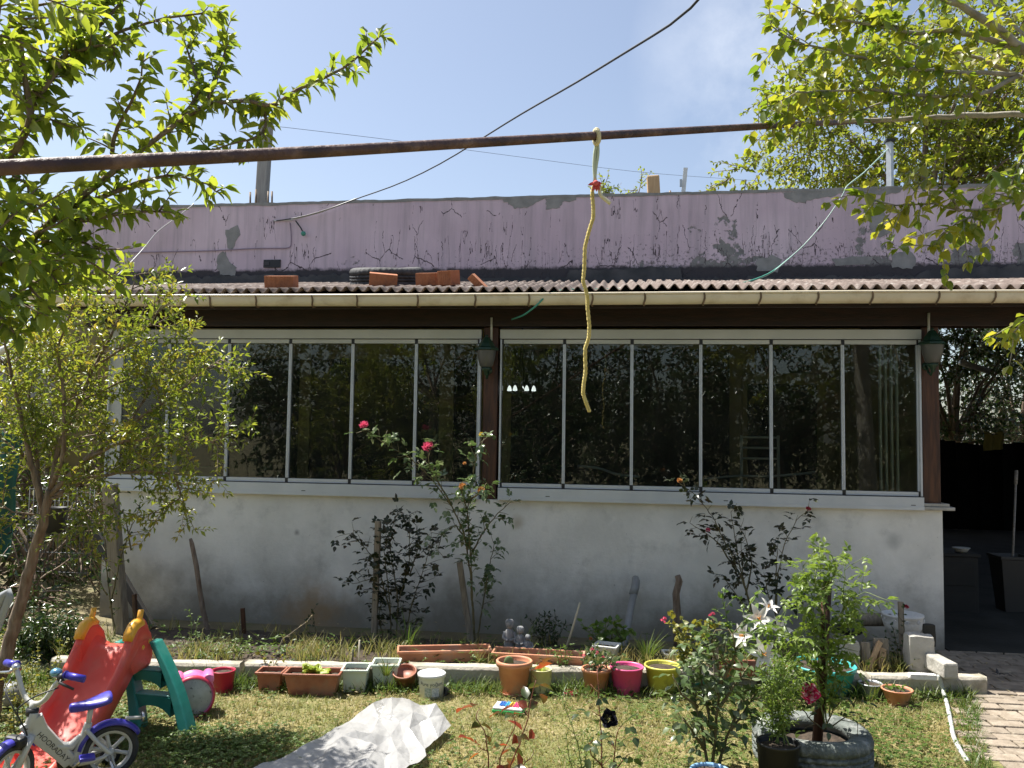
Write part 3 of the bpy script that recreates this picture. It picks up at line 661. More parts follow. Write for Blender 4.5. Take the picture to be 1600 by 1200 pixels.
def trough(name, label, cat, u, v, L_, Wd, h, m, rz=0, taper=.82, z0=0, group=None, rim=.016, soil=True, roll=0, fill=.8):
    p = atz(u, v, z0); t = thing(name, label, cat, p, group); k = MB(); R_ = rotz(rz)@rotx(roll)
    def ring(a, b, z): return [(sx*a/2, sy*b/2, z) for sx, sy in ((-1,-1),(1,-1),(1,1),(-1,1))]
    rings = [ring(L_*taper,Wd*taper,0), ring(L_*.99,Wd*.97,h-rim), ring(L_+.02,Wd+.02,h-rim), ring(L_+.02,Wd+.02,h), ring(L_-.008,Wd-.008,h), ring(L_*.93,Wd*.9,h*fill)]
    V = np.array([q for r_ in rings for q in r_]); F = [(3,2,1,0)]
    for i in range(len(rings)-1):
        for j in range(4): F.append((i*4+j, i*4+(j+1)%4, (i+1)*4+(j+1)%4, (i+1)*4+j))
    k.add(V@R_.T+p, F)
    if not soil: k.add((np.array(rings[-1])-[0,0,.001])@R_.T+p, [(0,1,2,3)])
    k.build('shell', m, t, bevel=.004)
    if soil:
        q = MB(); q.grid(lambda a, b: tuple(R_@np.array([(a-.5)*L_*.925,(b-.5)*Wd*.9,h*fill-.004+.012*mnoise.noise(Vector((a*6,b*4,u)))])+p), 10, 6); q.build('soil', M_['soil'], t)
    return t, p, h
pot('square_pot', 'crimson plastic pot filled with earth beside the pink drum', 'plant pot', 348, 1081, 37, 29, 34, M_['crimson'], .008, .004)
trough('planter_box', 'short brown plastic planter box left of the longer brown trough', 'planter', 424, 1077, .155, .13, .125, M_['brown_pl'], .08)
trough('planter_trough', 'long brown plastic trough holding a lettuce', 'planter', 490, 1083, .34, .15, .14, M_['brown_pl'], .10)
trough('green_tub', 'pale green plastic tub with two short sticks, next to the brown trough', 'tub', 556, 1077, .155, .16, .145, M_['palegreen'], .14, .86)
trough('green_tub', 'pale green plastic tub with grassy shoots, right one of the pair', 'tub', 603, 1071, .165, .16, .155, M_['palegreen'], .14, .86)
pot('flower_pot', 'empty brown flower pot tipped towards the yoghurt bucket', 'plant pot', 634, 1074, 38, 27, 30, M_['brown_pl'], .012, .006, soil=False, tilt=rotx(.35))
trough('tray', 'brown plastic tray leaning on the kerb behind the yoghurt bucket', 'tray', 668, 1060, .19, .10, .09, M_['brown_pl'], -.05, .8, soil=False, roll=.3)
# yoghurt bucket
p = atz(674, 1087); s = mpp(p); t = thing('yoghurt_bucket', 'white lidded plastic yoghurt bucket standing on the lawn', 'bucket', p)
k = MB(); rb, rt, h = 18.5*s, 20*s, 36*s
k.lathe([(.001,0),(rb,0),(rt,h*.80),(rt*1.02,h*.82),(rt*1.02,h*.86)], p, 36); k.build('bucket_body', M_['whitepl'], t)
k = MB(); k.lathe([(rt*1.03,h*.83),(rt*1.10,h*.84),(rt*1.11,h*.97),(rt*1.04,h),(rt*.98,h*.97),(.001,h*.955)], p, 36); k.build('lid', M_['whitepl'], t)
def text_mb(txt, size, m_fn, res=2):
    cu = bpy.data.curves.new('lettering', 'FONT'); cu.body = txt; cu.size = size; cu.resolution_u = res; cu.align_x = 'CENTER'
    ob = bpy.data.objects.new('lettering', cu); COL.objects.link(ob); bpy.context.view_layer.update()
    me = bpy.data.meshes.new_from_object(ob.evaluated_get(bpy.context.evaluated_depsgraph_get()))
    V = np.array([v.co[:] for v in me.vertices]); F = [tuple(q.vertices) for q in me.polygons]
    bpy.data.objects.remove(ob); bpy.data.curves.remove(cu); bpy.data.meshes.remove(me)
    k = MB(); k.add(np.array([m_fn(x, y) for x, y, _ in V]), F); return k
a0 = math.atan2(CP[1]-p[1], CP[0]-p[0])
def wrapf(z0, dr=.0012):
    def fn(x, y):
        z = z0+y; r_ = rb+(rt-rb)*z/(h*.8)+dr; a = a0+x/r_; return (p[0]+r_*math.cos(a), p[1]+r_*math.sin(a), p[2]+z)
    return fn
text_mb('Pure yoğurt', .032, wrapf(h*.55)).build('lettering', mat('navy_print', (.03,.05,.12), .5), t)
k = MB()
for i, (a, c_, z0, z1) in enumerate(((-.55,-.05,.1,.46),(0.02,.62,.1,.46))):
    fn = wrapf(0, .0008); k.grid(lambda q, r_: fn(rt*(a+(c_-a)*q), h*(z0+(z1-z0)*r_)), 8, 2, i)
k.build('printed_label', [mat('grey_green_print', (.30,.36,.30), .5, (.5,.52,.5), 90, lo=.45, hi=.55), mat('grey_blue_print', (.36,.40,.46), .5, (.58,.6,.62), 110, lo=.45, hi=.55)], t)
pot('black_pot', 'small black plant pot lying against the yoghurt bucket', 'plant pot', 693, 1083, 16, 20, 17, M_['tyre'], .004, .002, soil=False, tilt=rotx(1.2))
# round pots of the row
t, P_cact, _, _ = pot('flower_pot', 'terracotta pot with a round cactus, standing on its own saucer', 'plant pot', 803, 1084, 57, 38, 52, M_['terracotta'], .032, .016)
k = MB(); k.lathe([(.002,-.002),(.078,-.002),(.092,.018),(.088,.02),(.076,.004)], P_cact, 28); k.build('saucer', M_['terracotta'], t)
t, P_cream, _, _ = pot('cream_pot', 'cream yellow pot holding a small fan of succulent leaves', 'plant pot', 845, 1083, 35, 31, 38, M_['cream'], .006, .003)
t, P_gerT, _, _ = pot('flower_pot', 'terracotta pot with a red geranium, left of the pink pot', 'plant pot', 931, 1081, 46, 34, 37, M_['terracotta'], .02, .01)
t, P_pink, _, _ = pot('flower_pot', 'pink plastic pot with bare earth and a few twigs', 'plant pot', 979, 1082, 53, 40, 41, M_['pink_pl'], .010, .006)
t, P_lime, _, _ = pot('flower_pot', 'olive yellow plastic pot right of the pink pot', 'plant pot', 1035, 1081, 57, 41, 42, M_['lime'], .014, .009)
t, P_beige, _, _ = pot('flower_pot', 'beige plastic pot under the yellowish geranium', 'plant pot', 1082, 1071, 46, 36, 38, M_['cream'], .01, .006)
trough('white_tub', 'square white plastic tub with a leafy plant on the bed', 'tub', 948, 1030, .155, .13, .105, M_['whitepl'], -.25, .84, z0=.09)
trough('white_tub', 'low white plastic tub behind the olive yellow pot', 'tub', 1052, 1032, .13, .11, .06, M_['whitepl'], .1, .84, z0=.09)
t, P_bowl, _, _ = pot('plant_bowl', 'shallow terracotta bowl in the grass before the right kerb', 'plant pot', 1402, 1101, 47, 28, 25, M_['terracotta'], .008, .007)
pot('metal_tin', 'pale metal tin bucket half buried in weeds beside the terracotta bowl', 'bucket', 1360, 1090, 37, 33, 23, M_['galv'], .006, .003)
t, P_tub, _, _ = pot('round_tub', 'large turquoise plastic tub behind the tyre planter', 'tub', 1287, 1082, 98, 74, 44, M_['tealtub'], .02, .012)
t, P_small, _, _ = pot('flower_pot', 'little brown pot rim showing behind the olive yellow pot', 'plant pot', 1046, 1052, 26, 20, 18, M_['brown_pl'], .01, .006, z0=.05)
# terracotta troughs on the bed
def bed_trough(u0, v0, u1, v1, label, m, h=.085, wd=.15):
    a = atz(u0, v0, .10); b_ = atz(u1, v1, .10); d = b_-a; L_ = np.linalg.norm(d[:2])
    c_ = (a+b_)/2; pt = thing('planter_trough', label, 'planter', (c_[0],c_[1],.10), 'terracotta troughs on the flower bed'); k = MB(); rz = math.atan2(d[1], d[0]); R_ = rotz(rz)
    def ring(q, w_, z): return [(sx*q/2, sy*w_/2, z) for sx, sy in ((-1,-1),(1,-1),(1,1),(-1,1))]
    rings = [ring(L_*.96,wd*.8,0), ring(L_*.99,wd*.95,h-.022), ring(L_+.015,wd+.02,h-.022), ring(L_+.015,wd+.02,h), ring(L_-.012,wd-.012,h), ring(L_*.97,wd*.86,h*.6)]
    V = np.array([q for r_ in rings for q in r_]); F = [(3,2,1,0)]
    for i in range(5):
        for j in range(4): F.append((i*4+j, i*4+(j+1)%4, (i+1)*4+(j+1)%4, (i+1)*4+j))
    k.add(V@R_.T+[c_[0],c_[1],.10], F); k.build('shell', m, pt, bevel=.006)
    q = MB(); q.grid(lambda x, y: tuple(R_@np.array([(x-.5)*L_*.965,(y-.5)*wd*.85,h*.62+.012*mnoise.noise(Vector((x*9,y*3,u0)))])+[c_[0],c_[1],.10]), 14, 4); q.build('soil', M_['soil'], pt)
bed_trough(622, 1033, 765, 1030, 'terracotta trough on the bed behind the yoghurt bucket', M_['terracotta'])
bed_trough(772, 1034, 912, 1042, 'terracotta trough running past the stone figures', M_['terracotta'])
bed_trough(1120, 1056, 1226, 1058, 'terracotta trough below the white lilies', M_['brown_pl'])
# watering can rose / green scoop lying in the row
p = atz(1088, 1078); t = thing('garden_scoop', 'small green plastic garden scoop lying by the olive yellow pot', 'scoop', p); k = MB()
k.grid(lambda a, b: (p[0]+.13*(a-.5)+.02, p[1]-.02+.05*math.cos(pi*b)*(1-.3*a), p[2]+.05+.035*(a)-.03*math.sin(pi*b)), 8, 8)
k.build('blade', M_['teal'], t); k = MB(); k.tube([p+[.08,0,.07],p+[.16,.01,.09]], .01, 8); k.build('handle', M_['teal'], t)
# red lid on the grass
p = atz(893, 1085); k = MB(); k.lathe([(.001,.02),(.045,.02),(.052,.012),(.05,.008)], p, 24); o = k.build('crimson_disc', M_['crimson'], loc=p); tag(o, 'flat crimson plastic lid lying on the grass by the cream pot', 'lid')

# toy drum -------------------------------------------------------------
p = atz(300, 1118); s = mpp(p); t = thing('toy_drum', 'pink toy drum with round grey face lying on its side', 'toy', p)
r_ = 31*s; a = math.radians(-62); ax = np.array([math.cos(a), math.sin(a), 0]); c0 = p+[0,0,r_]
Rm = np.stack([np.array([-ax[1],ax[0],0]), np.array([0,0,1.]), ax], 1)     # local z = axis
k = MB(); k.lathe([(r_*.80,-.12),(r_,-.115),(r_*1.02,-.10),(r_*.97,-.095),(r_*.97,.02),(r_*1.03,.025),(r_*1.05,.05),(r_*.95,.055),(r_*.91,.05)], c0, 40, rot=Rm); k.build('drum_shell', M_['drum'], t)
for sx in (-1, 1):
    k = MB(); e = np.array([-ax[1],ax[0],0])*sx*r_*.72+np.array([0,0,r_*.80])
    k.lathe([(.001,-.10),(r_*.24,-.10),(r_*.27,-.09),(r_*.27,.03),(r_*.24,.04),(.001,.04)], c0+e, 24, rot=Rm); k.build('drum_ear', M_['drum'], t)
k = MB(); k.lathe([(r_*.92,.045),(r_*.9,.047),(.001,.047)], c0, 36, rot=Rm); k.build('drum_skin', mat('grey_drum_skin', (.36,.38,.36), .45, (.5,.52,.49), 16, dirt=(.14,.15,.14), dscale=40, dlo=.6, dhi=.64), t)
k = MB()
for q in range(9):
    cc = c0+ax*.0485+Rm[:,0]*(-.45*r_+rng.uniform(-.1,.1)*r_)+Rm[:,1]*(rng.uniform(-.5,.35)*r_); k.lathe([(rng.uniform(.005,.014),0),(.0005,.0012)], cc, 8, rot=Rm)
k.build('drum_blots', mat('orange_print', (.6,.2,.04), .5), t)
k = MB(); k.lathe([(r_*1.03,.03),(r_*1.06,.03),(r_*1.06,.052),(r_*.97,.058)], c0, 36, rot=Rm); k.build('drum_rim', M_['crimson'], t)

# toy keyboard -----------------------------------------------------------
p = atz(796, 1113); t = thing('toy_keyboard', 'small white toy keyboard with coloured keys on a green base', 'toy', p); rz = -.12; R_ = rotz(rz)
def loc(m_, x, y, z): return p+R_@np.array([x,y,z])
k = MB(); k.box(loc(0,0,0,.018), (.185,.125,.018), rz); k.build('base', mat('bright_green_plastic', (.04,.42,.10), .4), t, bevel=.004)
k = MB(); k.box(loc(0,0,0,.034), (.178,.118,.013), rz); k.build('case', M_['whitepl'], t, bevel=.004)
cols = [(.02,.12,.40)]*3+[(.03,.30,.5)]*2+[(.8,.62,.05)]*2+[(.65,.05,.15)]*3
for i, c_ in enumerate(cols):
    k = MB(); k.box(loc(0,-.055+i*.0125,.012-.002*(i % 3),.0435), (.0075,.07+.012*(i%2),.006), rz); k.build('key', mat('key_colour', c_, .4), t)

# slide ---------------------------------------------------------------------
base = np.array([-2.72,-2.75,0]); t = thing('toy_slide', 'red plastic toddler slide with teal ladder and yellow handles', 'slide', base)
th = math.radians(-1); D = np.array([-math.sin(th),-math.cos(th),0]); X = np.array([math.cos(th),-math.sin(th),0]); Z = np.array([0,0,1.])
top = aty(183, 1004, -2.5); T0 = np.array([top[0],top[1],0])
HT = top[2]-.01
def chute_z(s_):                                             # s_: metres along the slide from the top edge
    pts = [(-.06,HT-.01),(0,HT),(.05,HT-.018),(.12,HT-.095),(.40,.115),(.49,.055),(.62,.03),(.80,.02)]
    return float(np.interp(s_, [a for a, b in pts], [b for a, b in pts]))
def sm_z(s_): return sum(chute_z(s_+d) for d in (-.03,-.015,0,.015,.03))/5
W2 = .118
def wall_h(s_):
    return float(np.interp(s_, [-.06,-.03,.0,.05,.11,.17,.24,.55,.69,.80], [.05,.10,.135,.155,.15,.125,.105,.09,.06,.03]))
k = MB(); ns = 60
sec = lambda h_: [(-W2-.045,-.05),(-W2-.05,h_*.55),(-W2-.045,h_-.012),(-W2-.03,h_),(-W2-.015,h_-.008),(-W2-.004,h_*.6),(-W2+.012,.014),(-W2+.045,0),(0,-.003),(W2-.045,0),(W2-.012,.014),(W2+.004,h_*.6),(W2+.015,h_-.008),(W2+.03,h_),(W2+.045,h_-.012),(W2+.05,h_*.55),(W2+.045,-.05)]
V = []
for i in range(ns+1):
    s_ = -.06+.86*i/ns; z = sm_z(s_); h_ = wall_h(s_)
    for a, b in sec(h_):
        zz = max(z+b*(1.15 if b > 0 else 1), .004); V.append(T0+D*s_+X*a+Z*zz)
q = 17; F = [(i*q+j,(i+1)*q+j,(i+1)*q+j+1,i*q+j+1) for i in range(ns) for j in range(q-1)]
F += [(i*q+q-1,(i+1)*q+q-1,(i+1)*q,i*q) for i in range(ns)]+[tuple(range(q)), tuple(ns*q+j for j in range(q-1,-1,-1))]
k.add(V, F, 0, True); ch = k.build('chute', M_['red'], t)
for sx in (-1, 1):                                            # horn shaped sides at the top
    o_ = T0+X*sx*(W2+.022)+Z*HT
    poly = [(-.075,-.13),(-.10,-.07),(-.095,.0),(-.07,.06),(-.02,.105),(.04,.125),(.085,.115),(.12,.08),(.155,.03),(.17,-.06),(.12,-.14)]
    k = MB(); k.prism(poly, o_, D, Z, .052); k.build('side_horn', M_['red'], t, bevel=.02)
    k = MB(); pts = [o_+D*a+Z*b for a, b in [(-.015,.110),(.02,.126),(.055,.130),(.09,.118),(.118,.09),(.137,.055)]]
    k.tube(pts, [.020,.029,.031,.031,.030,.027], 10); k.build('yellow_cap', M_['yellow'], t)
    k = MB(); k.tube([o_+D*.035+Z*.115,o_+D*.02+Z*.165,o_+D*.012+Z*.195], [.017,.0155,.016], 10); k.tube([o_+D*.012+Z*.194,o_+D*.0105+Z*.2005], [.016,.011], 10); k.build('handle', M_['yellow'], t)
for a, b in ((.02,-.005),(-.045,.012)):
    k = MB(); cc = T0+X*(W2+.0485)+Z*HT+D*a+Z*b
    k.lathe([(.001,.004),(.011,.003),(.0135,0)], cc, 14, rot=np.stack([D, Z, X], 1)); k.build('yellow_button', M_['yellow'], t)
# ladder: two splayed legs, two arched steps
footR = np.array(aty(294,1149,-2.55)); footR[2] = 0; footL = np.array(aty(217,1143,-2.52)); footL[2] = 0
topR = aty(243,1000,-2.42); topL = aty(190,1000,-2.40)
def lerp(a, b, t_): return a+(b-a)*t_
legs = {}
for nm, a, b in (('R', topR, footR), ('L', topL, footL)):
    pts = []
    for i in range(11):
        t_ = i/10; pts.append(lerp(a, b, t_)+np.array([.018*math.sin(pi*t_),0,.012*math.sin(pi*t_)]))
    legs[nm] = pts; k = MB(); n = len(pts); wd = np.linspace(.019,.032,n); V = []
    for i, q_ in enumerate(pts):
        for dx, dy in ((-1,-1),(1,-1),(1,1),(-1,1)): V.append(q_+np.array([dx*wd[i],dy*.045,0]))
    F = [(i*4+j,i*4+(j+1)%4,(i+1)*4+(j+1)%4,(i+1)*4+j) for i in range(n-1) for j in range(4)]+[(3,2,1,0),tuple((n-1)*4+j for j in range(4))]
    k.add(V, F); k.build('ladder_leg', M_['teal'], t, bevel=.008)
for t_, arch in ((.33,.035),(.615,.05)):
    i = t_*10; a = lerp(legs['L'][int(i)], legs['L'][int(i)+1], i-int(i)); b = lerp(legs['R'][int(i)], legs['R'][int(i)+1], i-int(i))
    b = np.array([b[0],b[1],a[2]-.006]); k = MB(); n = 16; V = []
    for j in range(n+1):
        f_ = j/n; q_ = lerp(a+np.array([.02,0,0]), b-np.array([.02,0,0]), f_); dz = .052+arch*(abs(2*f_-1)**2.4)
        for dy in (-.04,.04): V += [q_+np.array([0,dy,0]), q_+np.array([0,dy,-dz])]
    F = []
    for j in range(n):
        c_ = j*4; F += [(c_,c_+2,c_+6,c_+4),(c_,c_+4,c_+5,c_+1),(c_+2,c_+3,c_+7,c_+6),(c_+1,c_+5,c_+7,c_+3)]
    k.add(V, F); k.build('ladder_step', M_['teal'], t)
    k = MB(); m_ = (a+b)/2; k.box(m_+[0,-.002,.004], (np.linalg.norm(b-a)-.055,.07,.008), math.atan2(b[1]-a[1], b[0]-a[0])); k.build('lit_step_top', mat('sunlit_teal_plastic', (.18,.42,.38), .35), t, bevel=.003)  # lighter teal puts the sunlight on the step tops into colour

# bicycle ---------------------------------------------------------------
hd = math.radians(-142); BO = np.array([atz(170,1214)[0], atz(170,1214)[1], 0]); RB = rotz(hd)
LEAN = math.radians(4)
def bk(x, y, z): return BO+RB@np.array([x, y*math.cos(LEAN)+z*math.sin(LEAN), z*math.cos(LEAN)-y*math.sin(LEAN)])
STEER = math.radians(40)
def bs(x, y, z):                                             # a point on the steered front end, turned about the head tube
    q_ = rotz(STEER)@np.array([x-.34,y,0]); return bk(.34+q_[0], q_[1], z)
t = thing('kids_bicycle', 'white and blue children bicycle with training wheels before the slide', 'bicycle', BO)
WR = .125
def wheel(name, x, steer=0.):
    c_ = bs(x,0,WR) if steer else bk(x,0,WR); R_ = rotz(hd+steer)@rotx(pi/2); k = MB()
    k.lathe([(WR-.034+.017*(1+math.cos(a)), .019*math.sin(a)) for a in np.linspace(0,2*pi,13)], c_, 40, rot=R_)
    w_ = k.build(name, M_['tyre'], t)
    k = MB(); k.lathe([(WR-.030,-.014),(WR-.030,.014),(WR-.042,.013),(WR-.042,-.013),(WR-.030,-.014)], c_, 40, rot=R_)
    for i in range(6):
        a = i*pi/3+.3; d = R_@np.array([math.cos(a),math.sin(a),0]); k.tube([c_+d*.012, c_+d*.05, c_+d*(WR-.036)], [.010,.0085,.0105], 6)
    k.lathe([(.001,-.022),(.016,-.022),(.016,.022),(.001,.022)], c_, 16, rot=R_); k.build('rim', M_['bikewhite'], w_)
    return c_
hubR = wheel('rear_wheel', 0); hubF = wheel('front_wheel', .43, STEER)
# frame
k = MB()
beam = [(.335,.325),(.30,.262),(.25,.205),(.205,.155),(.165,.100)]; wdt = [.050,.042,.036,.034,.030]
V = []; n = len(beam)
for i, (a, b) in enumerate(beam):
    j0, j1 = max(0,i-1), min(n-1,i+1); d = np.array([beam[j1][0]-beam[j0][0], beam[j1][1]-beam[j0][1]]); d /= np.linalg.norm(d); nn = np.array([-d[1],d[0]])
    for sy, sn in ((-.017,-1),(.017,-1),(.017,1),(-.017,1)): V.append(bk(a+nn[0]*sn*wdt[i], sy, b+nn[1]*sn*wdt[i]))
F = [(i*4+j,i*4+(j+1)%4,(i+1)*4+(j+1)%4,(i+1)*4+j) for i in range(n-1) for j in range(4)]+[(3,2,1,0),tuple((n-1)*4+j for j in range(4))]
k.add(V, F)
k.tube([bk(.155,0,.085),bk(.125,0,.175),bk(.098,0,.275)], [.022,.020,.018], 10)
k.tube([bk(.255,0,.225),bk(.215,0,.185),bk(.165,0,.178),bk(.125,0,.22)], [.012,.021,.021,.013], 10)
for sy in (-1, 1):
    k.tube([bk(.150,sy*.02,.095),bk(.08,sy*.042,.105),bk(0,sy*.044,WR)], .0105, 8)
    k.tube([bk(.108,sy*.018,.25),bk(.06,sy*.040,.19),bk(0,sy*.046,WR)], .0105, 8)
k.tube([bk(.343,0,.275),bk(.325,0,.36)], .022, 12)
fr = k.build('frame', M_['bikewhite'], t, bevel=.006)
def on_beam(x, y):
    A = np.array([.300,.262]); Bp = np.array([.180,.123]); c_ = (A+Bp)/2; d = (Bp-A)/np.linalg.norm(Bp-A); nn = np.array([-d[1],d[0]]);  nn = nn if nn[1] > 0 else -nn
    q_ = c_+d*x+nn*(y-.010); return bk(q_[0], -.0185 if False else .0186, q_[1])
text_mb('HOORADAY', .034, on_beam).build('lettering', mat('black_lettering', (.02,.02,.025), .5), fr)
# fork, stem, bar
fk = MB()
for sy in (-1, 1): fk.tube([bs(.348,sy*.030,.255),bs(.375,sy*.034,.225),bs(.43,sy*.036,WR-.005)], [.014,.015,.011], 8)
fk.tube([bs(.348,-.034,.25),bs(.348,.034,.25)], .016, 8); fk.build('fork', M_['bikewhite'], t)
k = MB(); k.tube([bs(.328,0,.345),bs(.325,0,.375)], .027, 12); k.build('headset', M_['black'], t)
hbp = [(.275,-.225,.53),(.29,-.165,.537),(.31,-.115,.51),(.318,-.075,.43),(.322,-.03,.395),(.322,.03,.395),(.318,.075,.43),(.31,.115,.51),(.29,.165,.537),(.275,.225,.53)]
def smooth(l, n=30):
    P = np.array(l, float); tt = np.linspace(0,1,len(P)); q_ = np.linspace(0,1,n); A = np.stack([np.interp(q_,tt,P[:,i]) for i in range(3)],1)
    for _ in range(2): A[1:-1] = (A[:-2]+2*A[1:-1]+A[2:])/4
    return A
k = MB(); k.tube([bs(*q_) for q_ in smooth(hbp)], .0115, 10); k.tube([bs(.326,0,.365),bs(.322,0,.40)], .016, 10); k.build('handlebar', M_['bikewhite'], t)
for sy in (-1, 1):
    k = MB(); k.tube([bs(.272,sy*.235,.529),bs(.292,sy*.152,.538)], .0165, 12); k.tube([bs(.292,sy*.152,.538),bs(.293,sy*.146,.538)], .021, 12); k.build('grip', M_['blue'], t)
    k = MB(); k.tube([bs(.30,sy*.142,.533),bs(.325,sy*.15,.515),bs(.325,sy*.23,.50)], [.010,.007,.006], 8); k.tube([bs(.298,sy*.148,.535),bs(.305,sy*.125,.525)], .019, 10); k.build('brake_lever', M_['black'] if sy > 0 else M_['chrome'], t)
k = MB(); k.sphere(bs(.30,.10,.545), .026, 0, 10, .8); k.build('bell', mat('blue_metal_bell', (.16,.34,.48), .25, metal=.6), t)
for sy, c2 in ((-1, .30),(1, .27)):
    k = MB(); k.tube([bs(*q_) for q_ in smooth([(.32,sy*.14,.49),(.40,sy*.09,.47),(.42,0,.40),(.375,.02,.30),(.365,.02,c2)], 20)], .0035, 5); k.build('brake_cable', M_['wire'], t)
# saddle on its post
k = MB()
sp = [(-.085,.062,.375),(-.06,.072,.372),(-.02,.062,.358),(.03,.036,.348),(.075,.024,.346),(.10,.020,.345)]
V = []; nq = 10
for (a, hw, z) in sp:
    for j in range(nq):
        an = 2*pi*j/nq; V.append(bk(.085+a, hw*math.cos(an), z+(.022 if math.sin(an) > 0 else .026)*math.sin(an)+.010))
F = [(i*nq+j,i*nq+(j+1)%nq,(i+1)*nq+(j+1)%nq,(i+1)*nq+j) for i in range(len(sp)-1) for j in range(nq)]+[tuple(range(nq-1,-1,-1)),tuple((len(sp)-1)*nq+j for j in range(nq))]
k.add(V, F, 0, True); o = k.build('saddle', M_['blue'], t); md = o.modifiers.new('sub', 'SUBSURF'); md.levels = 1; md.render_levels = 2
k = MB(); k.tube([bk(.10,0,.27),bk(.09,0,.35)], .0125, 10); k.build('seat_post', M_['bikewhite'], t)
k = MB(); R_ = rotz(hd)@rotx(pi/2)
def fender(cx, a0, a1, m, nm, rr=WR+.016, bk=bk):
    k = MB(); V = []; n = 16; pr_ = [(-.028,-.012),(-.02,.0),(0,.005),(.02,.0),(.028,-.012)]
    for i in range(n+1):
        a = a0+(a1-a0)*i/n
        for y, dr in pr_: V.append(bk(cx+(rr+dr)*math.cos(a), y, WR+(rr+dr)*math.sin(a)))
    k.add(V, [(i*5+j,(i+1)*5+j,(i+1)*5+j+1,i*5+j+1) for i in range(n) for j in range(4)], 0, True); o = k.build(nm, m, t); s_ = o.modifiers.new('thickness','SOLIDIFY'); s_.thickness = .003
fender(0, math.radians(12), math.radians(150), M_['blue'], 'rear_fender'); fender(.43, math.radians(40), math.radians(140), M_['blue'], 'front_fender', bk=bs)
k = MB(); k.lathe([(.001,.01),(.02,.008),(.024,0),(.02,-.004)], bk(-.135,.0,.265), 16, rot=rotz(hd)@roty(-pi/2)); k.build('rear_reflector', M_['chrome'], t)
k = MB(); k.tube([bk(-.06,0,WR+.145),bk(-.13,0,WR+.135)], .008, 6); k.build('reflector_arm', M_['bikewhite'], t)
k = MB(); k.box(bs(.405,0,.255), (.05,.10,.05), hd+STEER); k.build('front_brake', M_['black'], t, bevel=.015)
for sy in (-1, 1):
    k = MB(); k.tube([bk(.01,sy*.055,WR),bk(-.005,sy*.10,.075),bk(-.015,sy*.125,.048)], .009, 6); st_ = k.build('stabiliser_arm', M_['chrome'], t)
    k = MB(); c_ = bk(-.015,sy*.135,.046); k.lathe([(.001,-.013),(.03,-.013),(.046,-.010),(.046,.010),(.03,.013),(.001,.013)], c_, 24, rot=rotz(hd)@rotx(pi/2)); tw = k.build('training_wheel', M_['black'], t)
    k = MB(); k.lathe([(.026,-.0165),(.026,-.0140),(.001,-.0140)], c_, 16, rot=rotz(hd)@rotx(-sy*pi/2)); k.build('wheel_cap', M_['whitepl'], tw)
k = MB(); k.lathe([(.001,-.006),(.062,-.006),(.066,0),(.062,.006),(.001,.006)], bk(.155,-.038,.095), 28, rot=rotz(hd)@rotx(pi/2)); k.build('chain_guard', M_['black'], t)
for sy, a in ((1, 2.3),(-1, 2.3+pi)):
    q_ = (.155+.075*math.cos(a), .095+.075*math.sin(a)); k = MB(); k.tube([bk(.155,sy*.03,.095),bk(.155,sy*.055,.095),bk(q_[0],sy*.06,q_[1])], .0075, 6); cr_ = k.build('crank_arm', M_['chrome'], t)
    k = MB(); k.box(bk(q_[0],sy*.095,q_[1]), (.065,.062,.018), hd); k.build('pedal', M_['blue'] if sy > 0 else M_['black'], cr_, bevel=.005)

# things at the left edge
p = atz(14, 1106); k = MB(); k.sphere(p+[0,0,.075], .075, 0, 12); o = k.build('toy_ball', mat('dull_grey_ball', (.22,.23,.23), .4, (.3,.31,.31), 5), loc=p); tag(o, 'dull grey ball among weeds at the left edge, behind the bicycle', 'ball')
t = thing('push_handle', 'grey padded loop handle of a toy pram at the left edge', 'toy pram', atz(-25,1190))
k = MB(); k.tube(PD([(-14,968),(-2,945),(6,930),(13,925),(15,933),(8,950),(-4,985),(-30,1060),(-60,1190)], 3.7), [.012,.018,.02,.019,.018,.016,.012,.011,.011], 10); k.build('handle_tube', mat('grey_foam', (.3,.31,.32), .7), t)

# plastic sheet -------------------------------------------------------------
from mathutils.geometry import delaunay_2d_cdt
def trin(x, y, sd):
    """piecewise flat facets with sharp creases between them"""
    i, j = math.floor(x), math.floor(y); fx, fy = x-i, y-j
    hv = lambda p_, q_: (math.sin(p_*127.1+q_*311.7+sd*74.7)*43758.5453) % 1
    if fx+fy < 1: return hv(i,j)*(1-fx-fy)+hv(i+1,j)*fx+hv(i,j+1)*fy
    return hv(i+1,j+1)*(fx+fy-1)+hv(i,j+1)*(1-fx)+hv(i+1,j)*(1-fy)
RIM = [(372,1215,0),(398,1199,.015),(420,1190,.01),(438,1186,.02),(458,1175,.015),(478,1163,.035),(500,1153,.03),(522,1139,.05),(545,1128,.055),(563,1113,.085),(583,1098,.12),(596,1092,.115),(612,1089,.135),(628,1089,.11),(640,1093,.10),(656,1103,.075),(668,1100,.115),(681,1098,.13),(694,1116,.08),(705,1134,.035),(684,1152,.035),(664,1169,.03),(666,1180,.045),(656,1190,.03),(640,1196,.02),(622,1212,.01),(604,1222,0),(550,1240,0),(500,1245,0),(400,1240,0)]
INN = [(612,1114,.115),(572,1132,.07),(535,1150,.06),(580,1147,.085),(610,1150,.06),(640,1140,.075),(670,1120,.09),(600,1103,.09),(590,1165,.05),(560,1172,.03),(520,1172,.05),(480,1188,.02),(620,1172,.05),(548,1192,.03),(575,1185,.06),(600,1190,.03),(560,1155,.045),(630,1158,.035),(655,1130,.06),(645,1112,.105),(625,1128,.085),(592,1122,.09),(555,1142,.075),(510,1162,.03),(450,1198,.03),(500,1198,.04),(525,1205,.015),(605,1178,.03),(640,1176,.02)]
CTL = RIM+INN
